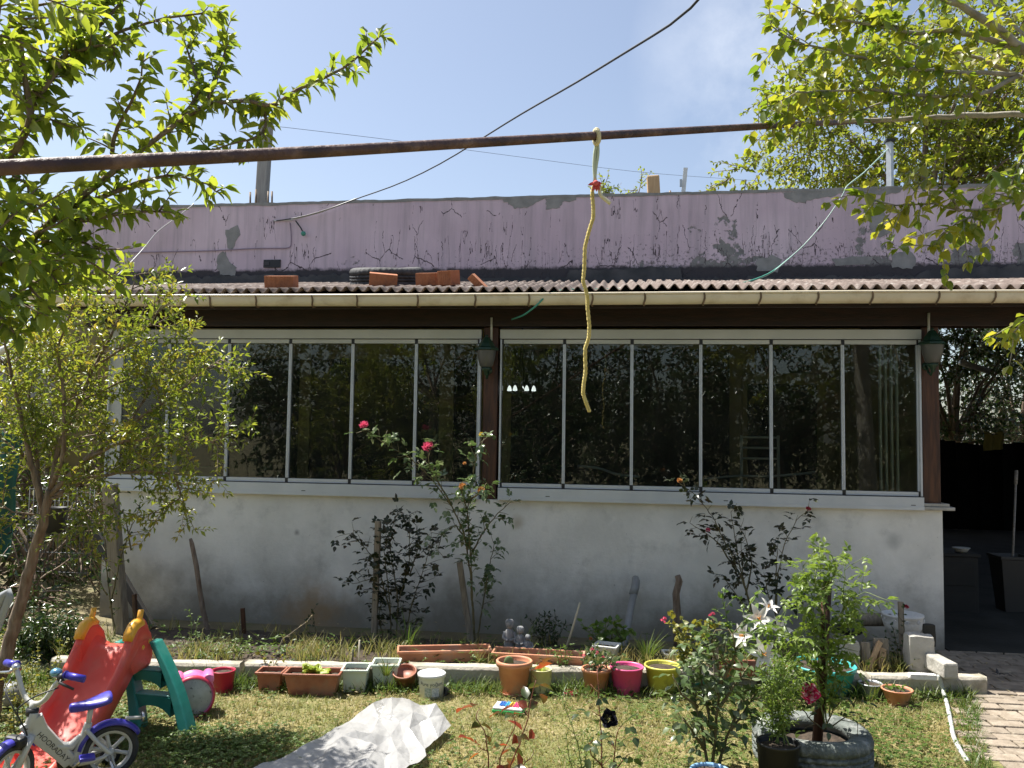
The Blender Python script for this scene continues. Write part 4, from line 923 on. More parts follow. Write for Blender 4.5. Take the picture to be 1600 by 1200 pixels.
tri_ = delaunay_2d_cdt([Vector((u, -v)) for u, v, _ in CTL], [(i, (i+1) % len(RIM)) for i in range(len(RIM))], [], 1, 1e-4)
W3 = [atz(p_.x, -p_.y, 0) for p_ in tri_[0]]
src_ = tri_[3]; W3 = [atz(CTL[o_[0]][0], CTL[o_[0]][1], .018+CTL[o_[0]][2]) for o_ in src_]
k = MB(); NS = 12
for f in tri_[2]:
    if len(f) != 3: continue
    A_, B_, C_ = [np.array(W3[i]) for i in f]; n_ = nrm(np.cross(B_-A_, C_-A_)); n_ = n_ if n_[2] > 0 else -n_
    V = []; ix = {}
    for i in range(NS+1):
        for j in range(NS+1-i):
            q_ = A_+(B_-A_)*(i/NS)+(C_-A_)*(j/NS); ee = q_[0]*.78-q_[1]*.62; dd = q_[0]*.62+q_[1]*.78
            dz = .011*(trin(ee*15+dd*4, dd*8, 2)-.5)+.006*(trin(ee*34, dd*26, 3)-.5)+.003*(trin(ee*70, dd*64, 4)-.5)
            ix[(i,j)] = len(V); V.append(q_+np.array([0,0,1.])*dz)
    F = []
    for i in range(NS):
        for j in range(NS-i):
            F.append((ix[(i,j)], ix[(i+1,j)], ix[(i,j+1)]))
            if j < NS-i-1: F.append((ix[(i+1,j)], ix[(i+1,j+1)], ix[(i,j+1)]))
    k.add(V, F, 0, True)
o = k.build('plastic_sheet', M_['sheet'], loc=(-1.5,-2.8,0)); tag(o, 'crumpled milky white plastic sheet lying on the lawn', 'plastic sheet')

# tyre planter -----------------------------------------------------------------
cT = atz(1268, 1140, .17); cT = np.array([cT[0],cT[1],0]); t = thing('tyre_planter', 'old car tyre lying flat, used as a planter for the climbing rose', 'tyre', cT)
def tyre(c_, Ro, h, parent, name, m, tread=True):
    k = MB(); n = 120; V = []
    prof = [(Ro*.60,h*.10),(Ro*.70,h*.02),(Ro*.86,0),(Ro*.955,h*.07),(Ro*.99,h*.20),(Ro,h*.34),(Ro*.95,h*.36),(Ro*.95,h*.39),(Ro*1.0,h*.41),(Ro*1.0,h*.485),(Ro*.95,h*.50),(Ro*.95,h*.535),(Ro*1.0,h*.55),(Ro*1.0,h*.63),(Ro*.95,h*.65),(Ro*.95,h*.68),(Ro*.995,h*.70),(Ro*.985,h*.82),(Ro*.95,h*.94),(Ro*.88,h*.995),(Ro*.86,h*1.0),(Ro*.76,h*.985),(Ro*.735,h*.995),(Ro*.66,h*.95),(Ro*.60,h*.86),(Ro*.62,h*.7),(Ro*.80,h*.5),(Ro*.62,h*.22)]
    for j, (r_, z) in enumerate(prof):
        for i in range(n):
            a = 2*pi*i/n; rr = r_
            if tread and 4 <= j <= 16: rr -= (.009 if (i+j//3) % 3 == 0 else 0)
            if j in (17,18,19): rr += (.006 if i % 3 else -.006)
            V.append((c_[0]+rr*math.cos(a), c_[1]+rr*math.sin(a), c_[2]+z+.004*math.sin(3*a)))
    q = len(prof); F = [(j*n+i, j*n+(i+1)%n, ((j+1)%q)*n+(i+1)%n, ((j+1)%q)*n+i) for j in range(q) for i in range(n)]
    k.add(V, F, 0, True); return k.build(name, m, parent) if parent is not None else k.build(name, m, loc=c_)
tyre(cT, .292, .185, t, 'tyre_body', M_['tyregrey'])
k = MB(); k.grid(lambda a, b: (cT[0]+.21*a*math.cos(2*pi*b), cT[1]+.21*a*math.sin(2*pi*b), .10+.025*mnoise.noise(Vector((a*4,b*9,1)))), 8, 24); k.build('soil', M_['soil'], t)
k = MB(); pb = cT+[.02,-.02,.08]; tp_ = aty(1293, 905, pb[1]); k.tube([pb, lerp(pb, tp_, .5)+[.004,0,0], tp_], [.026,.025,.023], 9); o = k.build('stake', M_['post'], loc=pb); tag(o, 'thick brown wooden stake in the tyre planter carrying a climbing rose', 'stake')
t, P_blk, _, _ = pot('nursery_pot', 'tall black nursery pot standing before the tyre planter', 'plant pot', 1216, 1226, 66, 56, 66, M_['black'], .012, .003)
t, P_bluetub, _, _ = pot('blue_tub', 'pale blue plastic tub at the foot of the front rose bush', 'tub', 1110, 1242, 64, 56, 38, mat('pale_blue_plastic', (.22,.40,.60), .4), .012, .008)

# stones and lumber at the right of the bed
def stone(u, v, wx, wy, h, m, label, name='stone_block', rz=0, z0=.09, cat='stone', jag=.012, bev=.012):
    p = atz(u, v, z0); k = MB(); n = 5; V = {}; 
    g = MB(); g.box((0,0,h/2), (wx,wy,h)); o = None
    k = MB()
    def f(face):
        pass
    ax = [(0,1,2,1),(0,1,2,-1),(1,2,0,1),(1,2,0,-1),(2,0,1,1),(2,0,1,-1)]
    for a, b, c_, sg in ax:
        def fn(s0, t0):
            q_ = [0,0,0]; q_[a] = s0-.5; q_[b] = (t0-.5)*sg; q_[c_] = .5*sg
            P_ = Vector((q_[0]*wx, q_[1]*wy, q_[2]*h+h/2)); d = mnoise.noise(P_*14+Vector((u,v,0)))*jag+mnoise.noise(P_*40+Vector((u,v,0)))*jag*.4
            cd_ = Vector((q_[0],q_[1],q_[2])); e = max(0, cd_.length-.62)*.35
            P_ -= Vector((cd_.x*wx, cd_.y*wy, cd_.z*h))*e; P_ += cd_.normalized()*d
            return tuple(rotz(rz)@np.array(P_)+p)
        k.grid(fn, 8, 8)
    o = k.build(name, m, loc=p); return tag(o, label, cat)
stone(1322, 1042, .15, .13, .19, M_['stone'], 'pale concrete block carrying a black bowl, left of the grey planks', 'concrete_block', cat='concrete block')
stone(1436, 1049, .165, .14, .25, M_['stone'], 'big squared stone against the wall under the white ornate pot', jag=.008)
stone(1452, 1010, .07, .05, .15, M_['slab'], 'thin grey stone slab leaning on the wall by the ornate pot', 'stone_slab', z0=.25, jag=.006)
stone(1441, 1061, .17, .055, .035, M_['whitestone'], 'flat whitewashed stone lying on the right kerb', 'white_stone', z0=.128, jag=.006)
for i, (u, v, wx, h_, lab) in enumerate(((1353,1043,.06,.17,'narrow grey weathered board standing beside the concrete block'),(1377,1040,.10,.185,'wide grey weathered board standing behind the fresh timber offcuts'))):
    p = atz(u, v, .09); k = MB(); k.box((0,0,h_/2), (wx,.03,h_), 0, rot=rotx(-.12)); o = k.build('weathered_board', M_['grey_wood'], loc=(0,0,0), bevel=.006); o.location = p; tag(o, lab, 'board')
def strut(u0, v0, u1, v1, y0, y1, wd, th_, m, name, label, cat):
    a = aty(u0, v0, y0); b_ = aty(u1, v1, y1); k = MB(); d = b_-a; L_ = np.linalg.norm(d); d /= L_; s_ = nrm(np.cross(d, np.array([0,1.,0]))); q_ = np.cross(s_, d)
    k.box((0,0,L_/2), (wd,th_,L_), 0, rot=np.eye(3)); V = k.V[0]; k.V[0] = V[:,0:1]*s_+V[:,1:2]*q_+V[:,2:3]*d+a
    o = k.build(name, m, loc=a, bevel=min(wd,th_)*.12); return tag(o, label, cat)
strut(1353,1052,1375,1003,-1.0,-.85,.035,.022,M_['new_wood'],'timber_offcut','fresh timber offcut leaning left, foremost of the three','timber')
strut(1376,1046,1380,1008,-.93,-.83,.045,.02,M_['new_wood'],'timber_offcut','fresh timber offcut standing upright between the other two','timber')
strut(1366,1040,1369,1008,-.90,-.80,.03,.02,M_['new_wood'],'timber_offcut','short fresh timber offcut behind the leaning one','timber')
p = atz(1362, 1000, .26); k = MB(); a = aty(1340,968,-.3); b_ = aty(1392,968,-.3); k.tube([a, lerp(a,b_,.1), lerp(a,b_,.9), b_], [.045,.05,.05,.046], 16); o = k.build('log', M_['grey_wood'], loc=a); tag(o, 'short grey log lying against the wall left of the ornate pot', 'log')
a = aty(1327,985,-.5); k = MB(); k.lathe([(.001,0),(.075,0),(.10,.02),(.105,.05),(.095,.052),(.085,.03),(.001,.025)], a-[0,0,.02], 24); o = k.build('black_bowl', M_['black'], loc=a); tag(o, 'black rubber bowl sitting on the pale concrete block', 'bowl')
# ornate pot
pO = aty(1411, 995, -.42); s = mpp(pO); t = thing('ornate_pot', 'white ornate pot with raised scrolls, sitting on the big squared stone', 'plant pot', pO)
k = MB(); k.lathe([(.001,0),(17*s,0),(19*s,.008),(27*s,.07),(30*s,.115),(29*s,.15),(30.5*s,.155),(30.5*s,.168),(28*s,.17),(26*s,.13),(.001,.12)], pO, 36); k.build('shell', M_['whitestone'], t)
k = MB()
for i in range(10):
    a = i*2*pi/10+.2; rr = 30.3*s; cc = pO+[rr*math.cos(a), rr*math.sin(a), .128]
    tx = np.array([-math.sin(a),math.cos(a),0]); k.tube([cc+tx*(.016*(1-j/16)*math.cos(j*.75))+Z*(.016*(1-j/16)*math.sin(j*.75)) for j in range(14)], .0035, 5)
k.build('scroll_relief', M_['whitestone'], t)

# stakes and sticks along the wall
def stick(pts, y, r_, m, label, name='stake', cat='stake', n=7, y1=None, jit=.006):
    P = PY(pts, y) if y1 is None else [aty(u, v, y+(y1-y)*i/(len(pts)-1)) for i, (u, v) in enumerate(pts)]
    P = [q_+np.array([rng.uniform(-jit,jit),rng.uniform(-jit,jit),0]) for q_ in P]
    k = MB(); k.tube(P, r_, n); o = k.build(name, m, loc=P[0]); return tag(o, label, cat)
stick([(331,1022),(322,985),(318,955),(312,925),(306,885),(299,850),(296,842)], -.5, [.022,.02,.021,.02,.02,.018,.013], M_['bark'], 'crooked dark dead branch stuck in the bed before the white wall', 'dead_branch', 'branch', jit=.012)
strut(384,1030,379,950,-.6,-.6,.03,.025,M_['post'],'stake','short brown stake in the bed behind the brown planters','stake')
strut(583,1035,591,814,-.62,-.58,.045,.04,M_['grey_wood'],'stake','tall squared grey stake beside the dark rose bush','stake')
strut(738,1020,718,878,-.5,-.42,.045,.03,M_['grey_wood'],'stake','wooden stake leaning behind the tall pink rose','stake')
stick([(877,1035),(892,990),(906,942)], -.95, [.009,.008,.007], mat('pale_cane', (.42,.38,.27), .7), 'thin pale cane leaning in the bed beyond the cream pot', 'garden_cane', 'cane', jit=0)
stick([(560,1055),(561,1020),(562,1000)], -1.45, .006, mat('pale_stick', (.5,.45,.35), .7), 'short pale stick standing in the left pale green tub', 'stick', 'stick', jit=0)
stick([(552,1055),(551,1030),(552,1015)], -1.47, .005, M_['black'], 'short black stick standing in the left pale green tub', 'stick', 'stick', jit=0)
stick([(1060,1035),(1058,960),(1056,928),(1061,908),(1058,899)], -.35, [.035,.03,.028,.027,.022], M_['bark'], 'bare stump of a cut trunk before the wall, below a dark stain', 'tree_stump', 'stump', 9, jit=.003)
strut(1411,1052,1407,940,-.75,-.7,.035,.03,M_['grey_wood'],'stake','wooden stake before the ornate pot with a red rosebud','stake')
strut(1120,1060,1117,1000,-1.35,-1.32,.038,.03,M_['grey_wood'],'stake','short weathered stake between the geranium and the lilies','stake')
strut(212,980,210,928,-.6,-.6,.03,.03,M_['post'],'stake','short reddish stake showing behind the slide handles','stake')
strut(192,1015,172,758,-.5,-.5,.10,.09,M_['grey_wood'],'fence_post','old mossy wooden post at the left end of the white wall','post')
strut(238,985,150,835,-.45,-.2,.085,.05,M_['int_dark'],'timber_beam','dark timber beam leaning at the left end of the white wall','beam')
t = thing('drain_pipe', 'grey plastic drain pipe with elbow leaning on the wall', 'pipe', aty(972,1020,-.45))
k = MB(); P = [aty(972,1025,-.62), aty(985,955,-.3), aty(991,925,-.2)]; k.tube(P, .028, 14); k.build('pipe_length', M_['greypipe'], t)
k = MB(); P = [aty(989,930,-.21), aty(992.5,918,-.19), aty(993.5,908,-.15), aty(993,905,-.08)]; k.tube(P, [.034,.034,.033,.03], 14); k.build('elbow', M_['greypipe'], t)
# bent pale hose on the grass
P = [aty(1467,1055,-1.19)+[0,0,.0]]+[atz(u, v, .02) for u, v in ((1474,1082),(1480,1100),(1486,1130),(1489,1150),(1500,1172),(1512,1190))]
k = MB(); k.tube(smooth(P, 24), .0125, 9); o = k.build('garden_hose', mat('worn_grey_hose', (.42,.44,.43), .5, (.56,.57,.55), 30, dirt=(.25,.26,.2), dscale=25), loc=P[0]); tag(o, 'length of pale grey hose hanging over the kerb onto the grass', 'hose')

# stone figures
pS = atz(803, 1026, .10); s = mpp(pS); t = thing('garden_statue', 'grey cast stone group of three children on the bed', 'statue', pS)
def figure(dx, dy, H, wd, name):
    c_ = pS+[dx,dy,0]; k = MB()
    k.lathe([(.001,0),(wd*1.05,0),(wd*1.0,H*.15),(wd*.82,H*.4),(wd*.78,H*.58),(wd*.62,H*.70),(wd*.30,H*.745),(wd*.26,H*.77)], c_, 18, sy=.8)
    k.sphere(c_+[0,0,H*.87], H*.118, 0, 9, 1.1)
    k.sphere(c_+[-.002,-H*.105,H*.865], H*.02, 0, 5)                                  # nose
    k.lathe([(H*.125,H*.88),(H*.13,H*.93),(H*.09,H*.99),(.001,H*1.01)], c_+[0,.006,0], 12)  # hair
    for sx in (-1, 1):
        k.tube([c_+[sx*wd*.68,0,H*.66], c_+[sx*wd*1.0,-wd*.25,H*.50], c_+[sx*wd*.35,-wd*.9,H*.46]], [H*.058,H*.048,H*.038], 8)
        k.sphere(c_+[sx*wd*.3,-wd*.92,H*.46], H*.04, 0, 6)
    k.build(name, M_['statue'], t)
figure(-.035,.02,.25,.044,'standing_child'); figure(.042,.0,.21,.040,'standing_child'); figure(.098,-.02,.16,.038,'kneeling_child')
k = MB(); k.lathe([(.001,0),(.13,0),(.135,.012),(.12,.025),(.001,.026)], pS-[-.02,0,.012], 24, sy=.6); k.build('statue_base', M_['statue'], t)

# ------------------------------------------------------------------ on the veranda roof
def onroof(u, v, lo=-.42, hi=1.9):
    best = None
    for i in range(200):
        y = lo+(hi-lo)*i/199; p_ = aty(u, v, y); d = abs(p_[2]-(roof_z(y)+.015))
        if best is None or d < best[0]: best = (d, p_)
    return best[1]
def rbrick(y, u, v, size, rz, rx, ry_, label):
    p_ = aty(u, v, y); p_[2] = roof_z(y)+.022; k = MB(); sx, sy, sz = size; k.box((0,0,sz/2), size)
    nz = 4
    for i in range(nz):
        for j in range(2):
            pass
    for i in range(6): k.bx(-sx/2+.012+i*(sx-.02)/6, -sx/2+.022+i*(sx-.02)/6, -sy/2-.003, -sy/2-.0002, .006, sz-.006)
    o = k.build('clay_brick', M_['brick'], loc=(0,0,0), bevel=.004); o.location = p_; o.rotation_euler = (rx+math.atan(SLOPE),ry_,rz); tag(o, label, 'brick', 'clay bricks weighing down the roof')
rbrick(-.2, 440, 455, (.25,.14,.10), .05, 0, 0, 'red clay brick lying alone on the roof, leftmost of the bricks')
rbrick(.05, 598, 452, (.24,.15,.11), .3, .05, .04, 'red clay brick lying in front of the tyre on the roof')
rbrick(.25, 671, 450, (.21,.15,.11), -.05, 0, 0, 'red clay brick just right of the tyre on the roof')
rbrick(.2, 702, 450, (.13,.19,.13), -.25, 0, 0, 'red clay brick standing on its end face between two others')
rbrick(.15, 743, 452, (.17,.13,.06), .2, .1, .75, 'red clay brick tilted on edge, rightmost of the bricks')
yy = .62; pT = aty(605, 440, yy); pT[2] = roof_z(yy)-.02
o = tyre(np.array([0,0,0.]), .345, .20, None, 'car_tyre', M_['tyre']); o.location = pT; o.rotation_euler = (math.atan(SLOPE),0,0)
tag(o, 'black car tyre lying flat on the corrugated roof', 'tyre')

# ------------------------------------------------------------------ on the flat roof behind the parapet
strut(408,330,417,188,3.2,3.3,.15,.12,M_['greycol'],'roof_pole','leaning grey pole standing on the flat roof, left','pole')
for u, v, lab in ((391,300,'thin rebar rod left of the grey roof pole'),(400,296,'short dark rebar rod touching the grey roof pole'),(419,299,'rebar rod right of the grey roof pole, inner one'),(425,299,'rebar rod right of the grey roof pole, outer one')):
    k = MB(); P = [aty(u, 335, 3.1), aty(u, v, 3.1)]; k.tube(P, .012, 6); o = k.build('rebar_rod', M_['bracket'], loc=P[0]); tag(o, lab, 'rebar')
strut(1022,312,1020,276,3.2,3.2,.15,.15,M_['new_wood'],'timber_stub','squared timber stub rising behind the parapet','timber')
t = thing('angle_iron', 'white painted angle iron standing behind the parapet', 'angle iron', aty(1066,310,3.1))
k = MB(); a = aty(1066,315,3.1); b_ = aty(1071,262,3.1); k.box((a+b_)/2, (.045,.008,np.linalg.norm(b_-a)), 0, rot=roty(.09)); k.box((a+b_)/2+[.024,.02,0], (.008,.045,np.linalg.norm(b_-a)), 0, rot=roty(.09)); k.build('iron_leg', M_['whitepl'], t)
k = MB(); k.box(aty(1064,286,3.08), (.03,.02,.09), 0); k.build('clamp', M_['galv'], t)
k = MB(); P = [aty(1047,315,3.1), aty(1047,298,3.1)]; k.tube(P, .014, 6); o = k.build('rebar_rod', M_['bracket'], loc=P[0]); tag(o, 'rusty rebar stub between the timber stub and the angle iron', 'rebar')
t = thing('metal_post', 'galvanised metal post standing behind the parapet, before the tree', 'post', aty(1391,305,3.0))
k = MB(); a = aty(1391,305,3.0); b_ = aty(1390,222,3.0); k.tube([a,b_], .042, 4, sm=False); k.build('post_tube', M_['galv'], t)
k = MB(); k.box(b_+[0,0,.012], (.10,.09,.03)); k.build('post_cap', M_['black'], t)

# ------------------------------------------------------------------ wires, pipe, rope
def wire(P, r_, m, label, name='cable', cat='cable', n=40):
    k = MB(); k.tube(smooth(P, n), r_, 6); o = k.build(name, m, loc=P[0]); return tag(o, label, cat)
wire([aty(432,345,1.98), aty(470,340,1.95), aty(520,325,1.9), aty(560,309,1.8), aty(620,290,1.4), aty(690,256,.6), aty(760,212,-.4), aty(820,174,-1.2), aty(900,130,-2.0), aty(980,80,-2.7), aty(1050,38,-3.2), aty(1120,-14,-3.7), (2.0,-5.2,4.95), (2.9,-7.5,5.15), (3.8,-10,5.3), (4.4,-13.2,5.2)], .0062, M_['wire'], 'black twisted power cable rising from the parapet to the upper right', 'power_cable')
wire([aty(428,345,1.985), aty(455,344,1.98), aty(500,332,1.93), aty(558,310,1.82)], .008, M_['wirewhite'], 'pale cable end clamped to the parapet under the power cable')
t = thing('cable_insulator', 'dark green cable insulator hanging at the parapet', 'insulator', aty(473,362,1.97))
k = MB(); k.tube([aty(462,345,1.97),aty(470,356,1.96),aty(474,364,1.96)], .008, 6); k.build('lead', M_['wire'], t); k = MB(); k.sphere(aty(474,365,1.95), .028, 0, 8); k.build('body', M_['wiregreen'], t)
wire([aty(453,348,1.985), aty(455,365,1.985), aty(455,383,1.985), aty(451,388,1.985), aty(400,388,1.985), aty(330,392,1.985), aty(230,394,1.985), aty(150,396,1.985)], .006, mat('lilac_painted_cable', (.26,.2,.25), .6), 'thin cable painted over, running along the lilac parapet')
wire([aty(303,318,1.98), aty(299,322,1.93), aty(280,337,1.92), aty(245,362,1.9), aty(225,388,1.8), aty(190,425,1.3), aty(160,450,.7), aty(110,458,.3), aty(40,462,.1)], .006, M_['wirewhite'], 'pale cable drooping from the parapet top to the roof at left')
wire([aty(1388,232,3.0), aty(1350,270,2.3), aty(1330,285,2.0), aty(1322,292,1.90), aty(1317,305,1.90), aty(1290,345,1.90), aty(1255,385,1.85), aty(1205,428,1.2), aty(1165,443,.8)], .0065, mat('pale_green_cable', (.30,.42,.37), .5), 'pale green cable sagging from the metal post across the parapet')
wire([aty(1240,398,1.8), aty(1205,427,1.18), aty(1165,442,.78), aty(1120,447,.3), aty(960,452,.0), aty(880,452,-.2), aty(856,459,-.50), aty(838,478,-.535), aty(818,493,-.45), aty(800,499,-.2)], .0075, M_['wiregreen'], 'green cable lying on the corrugated roof and dropping over the gutter')
wire([aty(420,196,3.25), aty(600,217,5), aty(780,241,7), aty(1000,270,9), aty(1190,283,12)], .003, M_['wire'], 'thin distant wire leading right from the grey roof pole', n=20)
pp = [np.array((-2.02,-6.66,1.70)), atd(-60,267,1.50), atd(0,262,1.55), atd(466,239,2.02), atd(932,212,2.9), atd(1266,193,4.21), atd(1430,185,5.42)]
k = MB(); k.tube(smooth(pp, 40), [.0150]*7, 14); o = k.build('steel_pipe', M_['pipe'], loc=pp[3]); tag(o, 'long rusty brown steel pipe hung across the garden overhead', 'pipe')
t = thing('pipe_support', 'weathered post carrying the low end of the overhead pipe, left of the viewpoint', 'post', (-2.02,-6.66,0)); k = MB(); k.tube([(-2.02,-6.66,-.1),(-2.0,-6.66,1.0),(-2.02,-6.66,1.82)], [.05,.047,.045], 9); k.build('post_shaft', M_['grey_wood'], t)
# rope with a red rag knot
K = lambda u, v, d=2.9: atd(u, v, d)
t = thing('hanging_rope', 'frayed yellow rope with a red rag knot tied to the overhead pipe', 'rope', K(932,212))
k = MB(); k.tube(smooth([K(927,214,2.9),K(930,204,2.885),K(935,206,2.88),K(936,220,2.885),K(931,226,2.89),K(928,216,2.92),K(932,205,2.915)], 24), .009, 8); k.sphere(K(932,205,2.89), .013, 0, 8); k.build('top_knot', mat('pale_rope', (.66,.58,.34), .8, bump=.5, bscale=300), t)
k = MB(); k.tube(smooth([K(932,224),K(929,240),K(928,262),K(930,282)], 12), .0062, 7); k.tube(smooth([K(934,222),K(935,240),K(931,262),K(929,284)], 12), .0055, 7); k.build('doubled_cord', mat('pale_green_cord', (.50,.56,.40), .8), t)
k = MB(); RP = smooth([K(930,283),K(925,300),K(927,325),K(927,340),K(920,362),K(914,385),K(913,420),K(911,440),K(915,452),K(918,465),K(918,480),K(921,510),K(920,528),K(914,545),K(915,580),K(912,600),K(911,615),K(916,630),K(921,643)], 170)
for ph in (0, 2.09, 4.19):
    k.tube([q_+(CR*math.cos(i*.85+ph)+CF*math.sin(i*.85+ph))*.0036 for i, q_ in enumerate(RP)], .0040, 6)
k.build('long_rope', M_['rope'], t)
k = MB(); k.tube(smooth([K(932,285),K(937,292),K(937,304),K(945,311),K(954,318)], 14), .0068, 7); k.build('short_tail', mat('pale_tail', (.66,.6,.4), .8), t)
k = MB()
for i in range(9):
    a = rng.uniform(0,6.28); c_ = K(931,286,2.89); e = c_+CR*(math.cos(a)*.025)+CU*(-abs(math.sin(a))*.025)+CF*rng.uniform(-.02,.02); k.leaves([c_],[e-c_],[-CF],[.020+rng.uniform(0,.016)],[.014],'big')
k.sphere(K(931,286,2.88), .010, 0, 8); k.build('red_rag', mat('faded_red_rag', (.55,.09,.09), .8), t)

# ------------------------------------------------------------------ lanterns on the posts
def lantern(u, v, y, label, scale=1.):
    c_ = aty(u, v, y); t = thing('wall_lantern', label, 'lantern', c_, 'lanterns on the veranda posts'); q = .0043*scale
    k = MB(); k.lathe([(.001,33*q),(5*q,32*q),(12*q,22*q),(15*q,16*q),(21*q,13*q),(22*q,10*q),(18*q,9*q),(.001,9*q)], c_, 6, sm=False); k.sphere(c_+[0,0,34*q], 3*q, 0, 6); k.build('cap', M_['lamp_green'], t)
    k = MB(); k.lathe([(16.5*q,9*q),(15*q,-4*q),(11*q,-18*q),(8*q,-20*q),(.001,-20*q)], c_, 18); k.build('shade', M_['frost'], t)
    k = MB(); k.lathe([(.001,-19.5*q),(8.5*q,-20.5*q),(8*q,-24*q),(4*q,-27*q),(3*q,-33*q),(.001,-35*q)], c_, 12); k.tube([c_+[0,0,-30*q], c_+[0,.04,-38*q], c_+[0,.09,-33*q], [c_[0],.005,c_[2]-.11]], .009, 8); k.lathe([(.001,0),(.03,0),(.034,-.01),(.03,-.014)], [c_[0],.0,c_[2]-.11], 14, rot=rotx(pi/2)); k.build('bracket', M_['lamp_green'], t)
lantern(760, 556, -.13, 'green capped lantern on the middle veranda post', 1.12)
lantern(1457, 548, -.13, 'green capped lantern on the right veranda post', 1.15)
for u, v0, v1, lab in ((768,496,532,'pale conduit strip above the middle lantern'),(1451,489,530,'pale conduit strip above the right lantern')):
    a = aty(u, v0, -.045); b_ = aty(u, v1, -.02); k = MB(); k.tube([a,b_], .010, 6); o = k.build('conduit', M_['headbox'], loc=a); tag(o, lab, 'conduit')

# ------------------------------------------------------------------ inside the veranda
p = aty(815, 606, 1.0); t = thing('chandelier', 'chandelier with small white glass shades hanging inside the veranda', 'chandelier', p)
k = MB(); k.tube([p+[0,0,.75],p+[0,0,-.03]], .009, 6); k.sphere(p+[0,0,-.03], .03, 0, 8)
arms = [(-.118,.0),(-.058,-.05),(.0,.09),(.055,-.05),(.118,.0)]
for x, y in arms: k.tube([p+[0,0,-.03],p+[x*.6,y*.6,-.07],p+[x,y,-.035]], .006, 6)
k.build('arms', M_['int_dark'], t)
lampm = emit('lit_white_shade', (.9,.93,1.), .6)
for x, y in arms:
    k = MB(); k.lathe([(.022,-.03),(.02,-.01),(.012,.012),(.004,.022),(.001,.023)], p+[x,y,0], 12); k.build('lamp_shade', lampm, t)
a = [aty(1100,749,.7), aty(1150,743,.7), aty(1200,745,.7), aty(1235,742,.7), aty(1274,738,.7)]  # invented tubes where pale curved lines show in the panes
k = MB(); k.tube(smooth(a,16), .011, 8); o = k.build('curved_tube', M_['galv'], loc=a[0]); tag(o, 'pale curved rail inside the right window, just above the sill', 'rail')
a = [aty(902,728,.8), aty(935,731,.8), aty(965,742,.8), aty(1000,745,.8)]
k = MB(); k.tube(smooth(a,16), .012, 8); o = k.build('curved_tube', M_['galv'], loc=a[0]); tag(o, 'pale curved rail inside the window, left of the white chair back', 'rail')
pc = aty(1188, 700, 1.1); t = thing('chair', 'white framed chair standing inside behind the right window', 'chair', (pc[0],1.1,.03)); zb = .03
k = MB(); k.tube([(pc[0]-.17,1.1,zb),(pc[0]-.17,1.13,pc[2]+.12)], .014, 8); k.tube([(pc[0]+.17,1.1,zb),(pc[0]+.17,1.13,pc[2]+.12)], .014, 8)
for dz in (.1,.0,-.1): k.tube([(pc[0]-.17,1.125,pc[2]+dz),(pc[0]+.17,1.125,pc[2]+dz)], .011, 6)
k.build('back_frame', M_['headbox'], t); k = MB(); k.box((pc[0],.88,.47), (.38,.40,.04)); k.build('seat', M_['headbox'], t, bevel=.01)
for sx in (-.16,.16): k = MB(); k.tube([(pc[0]+sx,.71,zb),(pc[0]+sx,.72,.46)], .013, 8); k.build('leg', M_['headbox'], t)

# ------------------------------------------------------------------ the passage and the left corner
t = thing('back_fence', 'dark board fence closing the far end of the passage', 'fence', (5,9.3,0)); k = MB()
for i in range(34): k.bx(2.0+i*.2,2.205+i*.2,9.3+.04*(i%2),9.33+.04*(i%2),0,1.62+.04*math.sin(i*7))
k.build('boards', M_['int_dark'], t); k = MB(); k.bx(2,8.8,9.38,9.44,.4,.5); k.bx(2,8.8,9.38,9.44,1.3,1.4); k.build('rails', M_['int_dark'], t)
p = atz(1581, 978, .02); p = aty(1581, 968, 1.7); p[2] = .02; t = thing('waste_bin', 'dark grey waste bin standing in the passage', 'bin', p); k = MB()
V = []
for w_, z in ((.10,0),(.145,.50),(.155,.50),(.155,.53),(.135,.53),(.12,.45)):
    V += [p+[sx*w_,sy*w_,z] for sx, sy in ((-1,-1),(1,-1),(1,1),(-1,1))]
k.add(V, [(3,2,1,0)]+[(i*4+j,i*4+(j+1)%4,(i+1)*4+(j+1)%4,(i+1)*4+j) for i in range(5) for j in range(4)]+[(20,21,22,23)]); k.build('bin_body', mat('dark_grey_plastic', (.05,.045,.04), .5), t, bevel=.006)
k = MB(); a = aty(1581,906,1.62); b_ = aty(1588,735,1.75); k.tube([a,b_], .011, 8); k.tube([lerp(a,b_,.87),b_], .017, 8); o = k.build('broom_stick', mat('pale_broom_stick', (.38,.35,.33), .6, (.2,.18,.16), 25, stretch=(1,1,6)), loc=a); tag(o, 'pale broom stick standing in the waste bin', 'broom')
P = [atd(1500,566,14), atd(1530,573,14), atd(1545,580,14)]; k = MB(); k.tube([P[0],P[2]], .05, 8); o = k.build('roof_tube', M_['whitepl'], loc=P[0]); tag(o, 'pale tube seen sloping among the trees behind the passage', 'tube')
c_ = aty(1553, 690, 5.0); t = thing('hung_cloth', 'ochre cloth hanging from a line in the passage', 'cloth', c_)
k = MB()
def cl_fn(a, b):
    x = (a-.5)*.26; sag = -.07*math.exp(-((a-.45)/.16)**2)*(1-b); return (c_[0]+x+.01*math.sin(b*6), c_[1]+.03*math.sin(a*14), c_[2]+.14-.27*b+sag+.03*a*b)
k.grid(cl_fn, 20, 14); o = k.build('cloth_panel', mat('ochre_cloth', (.34,.30,.10), .9, trans=.3), t); s_ = o.modifiers.new('thickness','SOLIDIFY'); s_.thickness = .004
wire([aty(1440,668,5.0), aty(1553,679,5.0), aty(1650,676,5.0)], .004, M_['wire'], 'thin clothes line carrying the ochre cloth', 'clothes_line', 'line')
